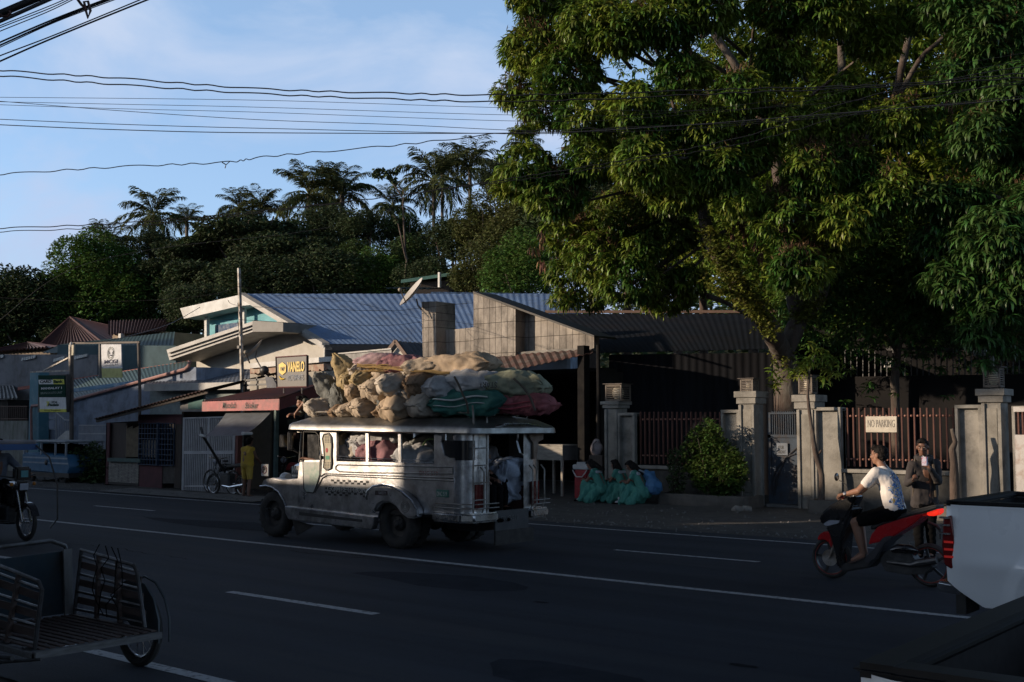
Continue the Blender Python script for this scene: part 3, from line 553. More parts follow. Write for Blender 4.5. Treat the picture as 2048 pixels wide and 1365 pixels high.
def pad_centres(pads, cx, half, D0, dep, dens):
    C = []; B = []
    for i, (x, y, r) in enumerate(pads):
        D = dome(x, cx, half, D0, dep)+random.uniform(-.5, .8)
        if x < 1470 and y > 420: D += 2.6
        c = PD(x, y, D); rm = r/F*D*.90; n = int(dens*(r/60)**2)
        C.append(shell(c, (rm, rm*1.1, rm*.95), n)); nb = int(n*.9*max(0, rng.normal(.4, .6)))
        if nb > 3:
            q = shell(c+Vector((0, 0, rm*.25)), (rm*.8, rm*.8, rm*.85), nb); B.append(q)
    return np.concatenate(C), np.concatenate(B)
random.seed(11)
C1, B1 = pad_centres(pads, 1540, 640, 27.5, 4.2, 150)
# outlying pads above the frame and behind
ctr = PD(1560, 160, 28.5); far = []
for i in range(70):
    u = Vector((random.gauss(0, 1), random.gauss(0, 1), abs(random.gauss(0, 1))+.1)).normalized(); p = ctr+Vector((u.x*7.2, u.y*6+1.5, u.z*6.5-.5)); far.append(shell(p, (1, 1, .8), 60))
inner = rng.normal(size=(11500, 3)); inner /= np.linalg.norm(inner, axis=1)[:, None]; inner = inner*rng.uniform(.15, 1, (11500, 1))**.5*np.array((7.2, 3.2, 5.0))+np.array(ctr+Vector((.2, 4.2, -1.0)))
inner = inner[inner[:, 2] > 3.9]
t = thing('mango_tree', 'huge mango tree with drooping leaf clusters and forked mossy trunk behind the blue gate', 'tree', G(1573, 1000)*1)
tb = PY(1573, 900, 25.2); t.location = (tb.x, 25.2, 0)
V = merge([clusters(C1, 12, .26, .050, 1.15, .4), clusters(np.concatenate(far), 8, .24, .055), clusters(inner, 9, .28, .07)])
link_mesh('crown', np_mesh('crown', *V), leafm, t, angle=180)
V = merge([leaves(B1.repeat(7, 0)+rng.normal(0, .06, (len(B1)*7, 3)), rng.uniform(0, 6.28, len(B1)*7), rng.uniform(.3, 1.4, len(B1)*7), rng.uniform(.2, 1.3, len(B1)*7), .15, .020)])
link_mesh('blossom', np_mesh('blossom', *V), blossm, t, angle=180, label='brown flower panicles at the branch tips')
m = MB(); fork = PD(1565, 690, 27.2)
limb(m, [Vector((tb.x, 25.2, -.1)), PD(1575, 790, 27.2), PD(1572, 740, 27.2), fork], .36, .27, 14)
limb(m, [fork+Vector((0, 0, -.2)), PD(1535, 650, 26.2), PD(1480, 578, 25.2), PD(1432, 500, 24.8), PD(1415, 460, 24.8), PD(1380, 330, 27)], .27, .11, 12)
limb(m, [fork+Vector((0, 0, -.2)), PD(1595, 640, 27.3), PD(1640, 595, 27.6), PD(1660, 480, 28), PD(1690, 330, 28)], .26, .12, 12)
limb(m, [PD(1595, 640, 27.3), PD(1570, 480, 28), PD(1550, 300, 28.5), PD(1480, 150, 28.5), PD(1400, 20, 28.5)], .2, .08)
for pts, r in (([(1690, 330), (1685, 130), (1680, 20)], .13), ([(1690, 330), (1790, 200), (1822, 60), (1850, -20)], .12), ([(1822, 60), (1835, 20), (1880, -30)], .07), ([(1790, 200), (1850, 105), (1890, 70), (1900, 40)], .07), ([(1450, -20), (1438, 50), (1405, 75), (1392, 20)], .08), ([(1345, 110), (1385, 112), (1400, 130), (1420, 200), (1480, 230)], .07),
               ([(1305, 85), (1325, 125), (1340, 190), (1380, 330)], .06), ([(1125, 300), (1170, 285), (1210, 280), (1330, 400)], .06), ([(1180, 500), (1240, 465), (1330, 440), (1415, 470)], .07), ([(1410, 590), (1450, 605), (1530, 650)], .07), ([(1280, 560), (1300, 620), (1310, 640)], .025)):
    limb(m, [PD(x, y, 26.3 if y > 60 else 27) for x, y in pts], r, r*.55, 8)
for i in range(60):
    p = Vector(C1[rng.integers(len(C1))]); q = ctr+Vector((random.uniform(-2, 2), 0, -1)); limb(m, [p, p.lerp(q, .35)+Vector((0, 0, -.3))], .018, .05, 5)
m.build('trunk', barkm, t, angle=180)
K = []
for (a, b, n) in (((1545, 665), (1490, 592), 190), ((1490, 592), (1432, 500), 260), ((1432, 500), (1415, 462), 60), ((1590, 650), (1640, 596), 130), ((1410, 560), (1480, 600), 60), ((1575, 740), (1565, 690), 50)):
    for k in range(n): u = random.random(); K.append(np.array(PD(a[0]+(b[0]-a[0])*u, a[1]+(b[1]-a[1])*u-3, 27 if a[0] > 1560 else 24.5+1.2*max(0, (a[0]+(b[0]-a[0])*u-1480)/65)))+rng.normal(0, .13, 3))
K = np.array(K); V = clusters(K, 6, .10, .06, up=1.0)
link_mesh('climbing_fern', np_mesh('fern', *V), mat('fern', (.17, .18, .025), (.10, .12, .02), sc=2, rough=.6, island=True, trans=.3), t, angle=180)
K = np.array([PD(x+random.gauss(0, 7), y+random.gauss(0, 20), 24.6) for x, y in ((1462, 470), (1512, 455), (1525, 470), (1626, 540), (1080, 500), (1622, 560), (1490, 450), (1900, 190)) for _ in range(9)])
V = clusters(K, 7, .22, .035, up=-.8, droop=.8); link_mesh('dry_leaves', np_mesh('dry', *V), drym, t, angle=180, label='hanging tufts of dead brown leaves')
# ---- second mango tree at the right edge ----
pads2 = [(1990, 65, 85), (1930, 150, 62), (2045, 180, 75), (1965, 270, 62), (2035, 330, 75), (1925, 410, 62), (1885, 480, 52), (1990, 480, 80), (1905, 565, 56), (1990, 600, 72), (2050, 540, 60), (1962, 670, 34), (2012, 690, 30), (2080, 420, 80), (2100, 250, 90), (2090, 620, 60), (2060, 20, 90), (1860, 400, 40), (1975, 730, 12), (1935, 650, 25), (1905, 20, 50), (2120, 520, 80)]
C2, B2 = pad_centres(pads2, 2080, 260, 24.5, 2.2, 105)
ctr2 = PD(2120, 250, 26); inn2 = rng.normal(size=(1500, 3)); inn2 /= np.linalg.norm(inn2, axis=1)[:, None]; inn2 = inn2*rng.uniform(.2, 1, (1500, 1))**.5*np.array((2.6, 3, 4.4))+np.array(ctr2)
t = thing('mango_tree', 'second mango tree with hanging leaf curtain at the right edge, over the last gate pillar', 'tree', (PD(2200, 848, 26).x, PD(2200, 848, 26).y, 0))
V = merge([clusters(C2, 12, .30, .055, 1.1, .4), clusters(inn2, 8, .25, .06)]); link_mesh('crown', np_mesh('crown', *V), leafm2, t, angle=180)
V = leaves(B2.repeat(5, 0)+rng.normal(0, .06, (len(B2)*5, 3)), rng.uniform(0, 6.28, len(B2)*5), rng.uniform(.3, 1.4, len(B2)*5), rng.uniform(.2, 1.3, len(B2)*5), .12, .014)
link_mesh('blossom', np_mesh('blossom', *V), blossm, t, angle=180)
m = MB(); limb(m, [t.location, PD(2190, 700, 26), PD(2150, 400, 26), PD(2090, 150, 26), PD(2040, 0, 26)], .34, .1, 12)
limb(m, [PD(2150, 400, 26), PD(2040, 420, 25), PD(1960, 380, 24.5)], .12, .05); limb(m, [PD(2170, 550, 26), PD(2060, 590, 25), PD(1980, 560, 24.3)], .12, .04); m.build('trunk', barkm, t, angle=180)
# dark shrubbery between the two trees
K = [np.array(PD(random.uniform(1560, 2060), random.gauss(575, 75), random.uniform(27.5, 31))) for _ in range(2600)]
t = thing('shade_tree', 'dark low tree in deep shade between the two mango trees', 'tree', (PD(1790, 848, 29).x, PD(1790, 848, 29).y, 0))
link_mesh('crown', np_mesh('c', *clusters(np.array(K), 9, .25, .055)), leafm2, t, angle=180)
m = MB(); limb(m, [t.location, PD(1790, 760, 29), PD(1800, 640, 29)], .14, .08); limb(m, [PD(1790, 700, 29), PD(1730, 600, 29)], .06, .04); m.build('trunk', barkm, t, angle=180)
# ---- background broadleaf trees ----
def crown_mesh(seed, n, lobes, size, flat=1.0, jag=.35):
    r = np.random.default_rng(seed); P = []
    for k in range(lobes):
        u = r.normal(size=3); u /= np.linalg.norm(u); c = u*np.array((.62, .62, .55*flat))*r.uniform(.55, 1.1); rr = r.uniform(.26, .48)
        q = r.normal(size=(n//lobes, 3)); q /= np.linalg.norm(q, axis=1)[:, None]; q[:, 2] *= flat
        P.append(c+q*rr*r.uniform(.6, 1.1, (len(q), 1))**.5)
    P = np.concatenate(P); n = len(P); az = r.uniform(0, 6.28, n); e0 = r.uniform(-.5, .9, n); e1 = e0-r.uniform(.2, 1, n)
    return leaves(P, az, e0, e1, size*r.uniform(.7, 1.4, n), size*.55*r.uniform(.7, 1.2, n))
fm = dict(dark=mat('foliage_dark', (.028, .045, .017), (.046, .070, .024), sc=1.5, rough=.7, island=True, trans=.12), mid=mat('foliage_mid', (.036, .064, .018), (.055, .092, .025), sc=1.5, rough=.65, island=True, trans=.18),
          bright=mat('foliage_bright', (.055, .115, .02), (.085, .15, .028), sc=1.5, rough=.6, island=True, trans=.22), olive=mat('foliage_olive', (.060, .076, .020), (.090, .100, .028), sc=1.5, rough=.7, island=True, trans=.2))
CM = {}
for k, (kind, sd_, lob, flat) in enumerate((('dark', 1, 16, .8), ('mid', 2, 14, .9), ('bright', 3, 16, .9), ('olive', 4, 15, .9), ('flat', 5, 22, .32))):
    me = np_mesh('crown_'+kind, *crown_mesh(sd_, 14000, lob, .066, flat)); me.materials.append(fm['dark' if kind == 'flat' else kind]); CM[kind] = me
BG = [(42, 612, 78, 72, 'dark'), (112, 600, 62, 74, 'mid'), (190, 535, 68, 74, 'bright'), (148, 612, 56, 66, 'bright'), (250, 590, 76, 68, 'bright'), (225, 655, 60, 60, 'mid'), (60, 680, 70, 60, 'mid'), (335, 605, 70, 66, 'mid'), (300, 505, 50, 80, 'dark'), (395, 505, 85, 74, 'flat'), (500, 470, 110, 72, 'flat'),
      (590, 505, 100, 70, 'flat'), (450, 560, 95, 66, 'flat'), (545, 590, 80, 62, 'dark'), (345, 545, 70, 70, 'flat'), (650, 575, 80, 62, 'dark'), (640, 470, 70, 76, 'dark'), (735, 470, 58, 72, 'dark'), (745, 560, 56, 62, 'bright'), (800, 540, 62, 64, 'mid'), (700, 530, 50, 66, 'mid'), (870, 570, 56, 60, 'dark'), (905, 490, 62, 70, 'dark'), (965, 440, 62, 68, 'olive'),
      (1035, 480, 85, 64, 'olive'), (960, 540, 60, 56, 'olive'), (1045, 545, 75, 54, 'bright'), (1090, 400, 90, 66, 'olive'), (820, 470, 50, 72, 'mid'), (395, 625, 60, 58, 'dark'), (1000, 360, 50, 74, 'dark'), (1180, 450, 120, 60, 'dark'), (1350, 480, 130, 58, 'dark'), (1500, 420, 140, 60, 'dark'), (1640, 300, 130, 58, 'dark'), (1800, 430, 140, 60, 'dark'), (1950, 330, 130, 60, 'dark'), (1400, 300, 120, 62, 'dark'), (1250, 330, 110, 62, 'dark'), (1600, 560, 120, 54, 'dark'), (1900, 560, 120, 54, 'dark'), (-60, 620, 80, 70, 'dark'), (-60, 700, 70, 60, 'mid'), (150, 690, 60, 58, 'dark'), (330, 670, 40, 56, 'mid')]
adj = dict(dark='dark bushy', mid='mid green bushy', bright='bright green rounded', olive='olive green', flat='dark flat-topped spreading')
where = {}; extra = ['', ', the nearer one', ', the farther one', ', the lowest one']
def near_name(x):
    L = [(-100, 'beyond the left edge'), (60, 'above the left end of the grey wall'), (150, 'above the tall pyramid roof'), (260, 'above the red tiled houses'), (360, 'left of the turquoise house'), (480, 'above the turquoise house'), (600, 'above the left end of the blue roof'), (720, 'above the middle of the blue roof'), (830, 'above the satellite dish'), (930, 'above the concrete pillar'), (1060, 'above the gable peak'), (1300, 'behind the left mango foliage'), (1480, 'behind the middle mango foliage'), (1640, 'behind the mango fork'), (1850, 'between the two mango trees'), (2000, 'behind the right mango')]
    return min(L, key=lambda q: abs(q[0]-x))[1]
for i, (x, y, r, D, k) in enumerate(BG):
    if x < 370: D = max(D, 74)
    c = PD(x, y, D); rm = r/F*D*(1.5 if y > 520 else 1.28); gz = hz(c.x, c.y)-.5
    lv = 'high on the hill' if y < 500 else ('halfway up' if y < 590 else 'low down')
    lb_ = '%s tree %s, %s' % (adj[k], near_name(x), lv); where[lb_] = where.get(lb_, -1)+1; lb_ += extra[where[lb_]]
    t = thing('broadleaf_tree', lb_, 'tree', (c.x, c.y, min(gz, c.z-rm)), 0, 'trees on the hill behind the houses')
    o = bpy.data.objects.new('crown', CM[k]); COL.objects.link(o); o.parent = t; o.location = (0, 0, c.z-t.location.z); o.scale = (rm, rm, rm); o.rotation_euler = (0, 0, i*1.7)
    m = MB(); h = c.z-t.location.z; m.tube([(0, 0, 0), (.1, 0, h*.5), (0, 0, h+rm*.2)], [rm*.07, rm*.055, rm*.03], 7)
    for q in range(5): a = q*1.3+i; m.tube([(0, 0, h*.75), (math.cos(a)*rm*.5, math.sin(a)*rm*.5, h+rm*.15*(q % 3-.6))], [rm*.03, rm*.012], 5)
    m.build('trunk', barkm, t, world=False, angle=180)
# ---- undergrowth on the slope (uncountable) ----
n = 42000; xs = rng.uniform(-150, 20, n); ys = rng.uniform(48, 100, n)
zz = np.array([hz(a, b)+max(0, 3.6+3.4*noise.noise(Vector((a*.16, b*.16, 0))))*random.random()**.5 for a, b in zip(xs, ys)])
P = np.stack([xs, ys, zz], 1); e = rng.uniform(-.4, .9, n)
link_mesh('hillside_undergrowth', np_mesh('u', *leaves(P, rng.uniform(0, 6.28, n), e, e-.6, rng.uniform(.5, .95, n), rng.uniform(.3, .5, n))), fm['mid'], kind='stuff', angle=180, label='dense green undergrowth covering the hillside below the trees', cat='undergrowth')
# ---- palms ----
palmm = mat('palm_leaf', (.045, .060, .022), (.075, .088, .034), sc=1, rough=.85, spec=.15, island=True, trans=.2)
def palm_crown(seed, nf=30):
    r = np.random.default_rng(seed); V = []; stems = MB(); PP, AZ, E0, E1, LL, WW = [], [], [], [], [], []
    for f in range(nf):
        a = f*2.4+r.uniform(-.3, .3); e = r.uniform(-.5, 1.35) if f > 5 else r.uniform(1.0, 1.5); L = r.uniform(2.7, 3.5); p = np.array((0., 0, 0)); pts = [p.copy()]; ns = 14
        for s in range(ns):
            d = np.array((math.cos(a)*math.cos(e), math.sin(a)*math.cos(e), math.sin(e))); p = p+d*L/ns; e -= (.035+.11*s/ns)*(1.25 if e < .9 else .8); pts.append(p.copy())
            if s > 1:
                for sgn in (-1, 1):
                    for j in range(3):
                        q = p-d*L/ns*j/3; PP.append(q); AZ.append(a+sgn*r.uniform(.7, 1.15)); E0.append(e*.4-.1+r.uniform(-.1, .3)); E1.append(e*.5-.75+r.uniform(-.3, .3)); LL.append(1.05*math.sin(PI*(.12+.86*(s-j/3)/ns))**.6*r.uniform(.8, 1.1)); WW.append(.085)
        stems.tube(pts, [.045-.003*i for i in range(len(pts))], 4)
    return leaves(np.array(PP), np.array(AZ), np.array(E0), np.array(E1), np.array(LL), np.array(WW)), stems
PCM = []
for sd_ in (3, 8):
    V, st = palm_crown(sd_); me = np_mesh('palm', *V); me.materials.append(palmm); sm = st.mesh(); sm.materials.append(mat('palm_stem', (.08, .09, .03), rough=.6)); PCM.append((me, sm))
for i, (x, y, r, D, lab) in enumerate([(216, 500, 56, 80, 'leftmost palm, above the red tiled houses'), (308, 440, 64, 82, 'palm right of the leftmost one, standing clear above the trees'), (374, 452, 38, 90, 'small palm top between two larger palms at the left'), (478, 425, 44, 88, 'left of the two low palm tops above the flat-topped trees'), (522, 428, 50, 86, 'right of the two low palm tops above the flat-topped trees'), (618, 398, 72, 80, 'palm with a long frond reaching left, left one of the middle pair'), (684, 398, 66, 82, 'palm with a long frond reaching right, right one of the middle pair'),
                                (868, 372, 74, 80, 'tall dark palm right of the slender bare tree'), (940, 345, 66, 84, 'highest palm, beside the mango crown'), (785, 420, 46, 86, 'short palm behind the slender bare tree'), (1050, 300, 40, 84, 'palm mostly hidden behind the mango crown'), (655, 372, 44, 90, 'palm top behind the middle pair'), (885, 345, 40, 88, 'palm top just left of the highest palm')]):
    c = PD(x, y-8, D); s = r/F*D/3.0*1.12; gz = hz(c.x, c.y)-.5
    t = thing('coconut_palm', lab, 'palm', (c.x, c.y, gz), 0, 'coconut palms on the hill')
    o = bpy.data.objects.new('crown', PCM[i % 2][0]); COL.objects.link(o); o.parent = t; o.location = (0, 0, c.z-gz); o.scale = (s, s, s); o.rotation_euler = (0, 0, i*2.1)
    p = bpy.data.objects.new('frond_stems', PCM[i % 2][1]); COL.objects.link(p); p.parent = o
    m = MB(); h = c.z-gz; m.tube([(.6, 0, 0), (.35, 0, h*.4), (0, 0, h*.8), (0, 0, h)], [.22, .15, .12, .14], 8); m.build('trunk', mat('palm_trunk', (.12, .10, .085), (.07, .06, .05), sc=4, rough=.9, stretch=(1, 1, 5)), t, world=False, angle=180)
t = thing('slender_tree', 'thin bare-stemmed tree with one leafy tip leaning left above the palms', 'tree', (PD(805, 600, 60).x, PD(805, 600, 60).y, 3))
m = MB(); limb(m, [PD(810, 620, 60), PD(812, 520, 60), PD(806, 430, 60), PD(806, 390, 60), PD(790, 362, 60)], .07, .03, 6, .15); limb(m, [PD(806, 400, 60), PD(775, 350, 60), PD(750, 345, 60)], .04, .02, 5, .05); limb(m, [PD(812, 520, 60), PD(795, 440, 60), PD(770, 415, 60)], .05, .02, 5, .05); limb(m, [PD(800, 350+15, 60), PD(785, 358, 60)], .03, .02, 5, 0); m.build('trunk', barkm, t, angle=180)
K = [np.array(PD(x+random.gauss(0, 4), y+random.gauss(0, 3), 60+random.gauss(0, .2))) for x, y in ((748, 343), (757, 347), (765, 354), (775, 342), (780, 350), (786, 362), (752, 352), (788, 345), (760, 340), (772, 412), (765, 418), (784, 425), (790, 440), (778, 355)) for _ in range(16)]
link_mesh('crown', np_mesh('c', *clusters(np.array(K), 3, .2, .12)), fm['dark'], t, angle=180)
# ---- roadside plants ----
def bush(name, lab, cat, C, m_, k=6, L=.08, w=.045, stems=None, droop=.8):
    t = thing(name, lab, cat, (float(np.mean(C[:, 0])), float(np.mean(C[:, 1])), 0)); link_mesh('foliage', np_mesh('b', *clusters(C, k, L, w, droop, 1.0)), m_, t, angle=180)
    m = MB(); random.seed(len(C))
    for i in range(stems or 14): p = Vector(C[random.randrange(len(C))]); b = Vector((t.location.x+random.uniform(-.2, .2), t.location.y+random.uniform(-.1, .1), 0)); m.tube([b, b.lerp(p, .5)+Vector((0, 0, .1)), p], [.014, .010, .004], 5)
    m.build('stem', barkm, t, angle=180); return t
def fill(boxes, Y0, Y1, n):
    out = []; A = [(x1-x0)*(y1-y0) for x0, y0, x1, y1 in boxes]; s = sum(A)
    for (x0, y0, x1, y1), a in zip(boxes, A):
        for _ in range(int(n*a/s)):
            while True:
                u, v = random.uniform(-1, 1), random.uniform(-1, 1)
                if u*u+v*v < 1: break
            p = PY((x0+x1)/2+(x1-x0)/2*u*1.08, (y0+y1)/2+(y1-y0)/2*v*1.05, random.uniform(Y0, Y1)); p.z = max(p.z, .03); out.append(np.array(p))
    return np.array(out)
random.seed(2)
bush('roadside_bush', 'dull green bush beside the rust-roofed shack', 'bush', fill([(130, 897, 175, 968), (150, 888, 212, 968), (170, 905, 214, 970)], 19.3, 20.6, 900), fm['mid'], 6, .13, .06)
bush('wall_bush', 'leafy green bush in the planter before the left fence bars', 'bush', fill([(1395, 838, 1430, 900), (1365, 860, 1420, 960), (1385, 880, 1480, 985), (1440, 905, 1492, 985), (1390, 930, 1480, 990), (1405, 850, 1450, 930)], 22.55, 23.15, 1500), mat('wall_bush_leaf', (.035, .075, .012), (.06, .10, .02), sc=2, rough=.5, island=True, trans=.25), 6, .085, .05)
bush('potted_shrub', 'small dark shrub left of the leafy bush in the planter', 'plant', fill([(1335, 900, 1365, 945), (1335, 940, 1372, 990)], 22.7, 23.1, 160), fm['mid'], 5, .08, .04)
K = np.array([PY(x+random.gauss(0, 8), y+random.gauss(0, 8), 22.9+random.gauss(0, .12)) for x, y in ((1615, 715), (1640, 712), (1602, 735), (1655, 735), (1628, 705), (1650, 722), (1660, 750), (1590, 745)) for _ in range(5)])
t = thing('sapling', 'thin crooked young tree with a tuft of long leaves before the gate pillar', 'tree', (PY(1638, 990, 22.9).x, 22.9, 0))
link_mesh('crown', np_mesh('b', *clusters(K, 7, .24, .05)), leafm, t, angle=180)
m = MB(); limb(m, [Vector((PY(1642, 990, 22.9).x, 22.9, 0)), PY(1640, 950, 22.9), PY(1632, 905, 22.9), PY(1625, 870, 22.9), PY(1620, 850, 22.9), PY(1616, 790, 22.9), PY(1618, 745, 22.9), PY(1630, 712, 22.9)], .075, .022, 8, .05); limb(m, [PY(1632, 915, 22.9), PY(1643, 901, 22.9)], .03, .02, 6, 0); m.build('trunk', barkm, t, angle=180)
t = thing('dead_trunk', 'bare dead tree trunk standing before the fence behind the boy in the hoodie', 'tree trunk', (PY(1905, 990, 22.7).x, 22.7, 0))
m = MB(); limb(m, [Vector((PY(1912, 990, 22.7).x, 22.7, 0)), PY(1905, 950, 22.7), PY(1903, 900, 22.7), PY(1911, 885, 22.7), PY(1906, 858, 22.7)], .11, .035, 8, .06); m.build('trunk', barkm, t, angle=180)
K = np.array([PY(x+random.gauss(0, 5), y+random.gauss(0, 6), 23.9+random.gauss(0, .1)) for x, y in ((1545, 735), (1550, 765), (1548, 775), (1556, 762)) for _ in range(4)])
bush('hanging_sprig', 'sprig of bright leaves left of the big mango trunk', 'plant', K, leafm, 6, .2, .045, 4)
K = np.array([PY(x+random.gauss(0, 8), y+random.gauss(0, 4), 24+random.gauss(0, .2)) for x, y in ((1880, 730), (1900, 738), (1985, 705), (2000, 712), (1975, 700)) for _ in range(4)])

t = thing('unseen_shadow_tree', 'unseen tree among the near-side houses, added for its shade', 'tree', (-30.5, -3.8, 0))  # added out of view so its crown shades the right-hand walls
o = bpy.data.objects.new('crown', CM['mid']); COL.objects.link(o); o.parent = t; o.location = (0, .6, 10.6); o.scale = (3.2, 1.8, 1.1)
m = MB(); m.tube([(0, 0, 0), (.1, .2, 7), (0, .4, 12.2)], [.3, .22, .1], 8); m.build('trunk', barkm, t, world=False, angle=180)
# ================= PEOPLE =================
skin = mat('skin', (.26, .135, .085), (.22, .11, .07), sc=6, rough=.55, spec=.4)
skind = mat('skin_dark', (.17, .085, .055), (.14, .07, .045), sc=6, rough=.55, spec=.4)
hairm = mat('black_hair', (.006, .005, .005), (.011, .009, .008), sc=30, rough=.75, stretch=(1, 1, .2), spec=.15)
def V3(a): return Vector(a)
def hand(mb, w, d, pn, curl=.5, side=1, s=1.0):
    """palm and five fingers from wrist w along d; pn = palm normal; side = thumb side"""
    d = V3(d).normalized(); pn = V3(pn); pn = (pn-d*pn.dot(d)).normalized(); sx = d.cross(pn).normalized()*side
    k = w+d*.045*s; caps(mb, w-d*.01, .024*s, k+d*.02*s, .026*s, 8)
    for i, (o, L) in enumerate(((.030, .072), (.010, .082), (-.010, .078), (-.029, .060))):
        b = k+sx*o*s+d*.030*s; caps(mb, k+sx*o*.6*s, .014*s, b, .0105*s, 8); a = curl; p = b
        for j, f in enumerate((.42, .33, .25)):
            q = p+(d*math.cos(a)+pn*math.sin(a))*L*f*s; caps(mb, p, .0098*s, q, .0085*s, 7); p = q; a += curl*1.1
    b = w+d*.02*s+sx*.026*s; q = b+(d*.7+sx*.7+pn*.35).normalized()*.036*s; caps(mb, b, .013*s, q, .0105*s, 7); caps(mb, q, .0105*s, q+(d*.9+sx*.15+pn*.5).normalized()*.028*s, .0085*s, 7)
def head_frame(f, up=(0, 0, 1)):
    f = V3(f).normalized(); r = f.cross(V3(up)).normalized(); u = r.cross(f); return f, r, u
def head(mb, c, f, s=1.0, up=(0, 0, 1)):
    f, r, u = head_frame(f, up); M3 = Matrix((r, f, u)).transposed()
    def P(x, y, z): return c+(r*x+f*y+u*z)*s
    def E(p, q): mb.ell(P(*p), [k*s for k in q], 10, 14, M3)
    E((0, -.012, .025), (.074, .094, .090)); E((0, .018, -.035), (.058, .066, .078)); E((0, .045, -.085), (.030, .030, .024)); E((0, .070, -.052), (.026, .018, .012)); E((0, .070, -.066), (.022, .016, .009))
    caps(mb, P(0, .084, .012), .008*s, P(0, .098, -.026), .013*s, 8); E((.012, .088, -.030), (.010, .010, .008)); E((-.012, .088, -.030), (.010, .010, .008))
    for x in (-1, 1):
        E((x*.036, .058, -.022), (.024, .024, .022)); E((x*.032, .070, .024), (.022, .014, .010)); E((x*.076, -.002, -.008), (.012, .022, .032))
def face_bits(c, f, par, s=1.0, up=(0, 0, 1), brow=True):
    f, r, u = head_frame(f, up); M3 = Matrix((r, f, u)).transposed()
    def P(x, y, z): return c+(r*x+f*y+u*z)*s
    for x in (-1, 1):
        m = MB(); m.ell(P(x*.031, .0765, .006), [.0125*s, .008*s, .0065*s], 8, 10, M3); e = m.build('eye', mat('eye_white', (.5, .48, .45), rough=.3), par, angle=180)
        m = MB(); m.ell(P(x*.031, .0835, .006), [.0055*s, .003*s, .0055*s], 6, 10, M3); m.build('iris', mat('iris', (.012, .008, .006), rough=.2), e, angle=180)
        m = MB(); m.tube([P(x*.014, .089, .026), P(x*.032, .087, .031), P(x*.050, .072, .026)], [.004*s]*3, 6); m.build('eyebrow', hairm, par, angle=180)
    m = MB(); m.tube([P(-.022, .078, -.059), P(0, .0895, -.058), P(.022, .078, -.059)], [.003*s, .0055*s, .003*s], 6); m.build('lips', mat('lips', (.20, .07, .055), rough=.5), par, angle=180)
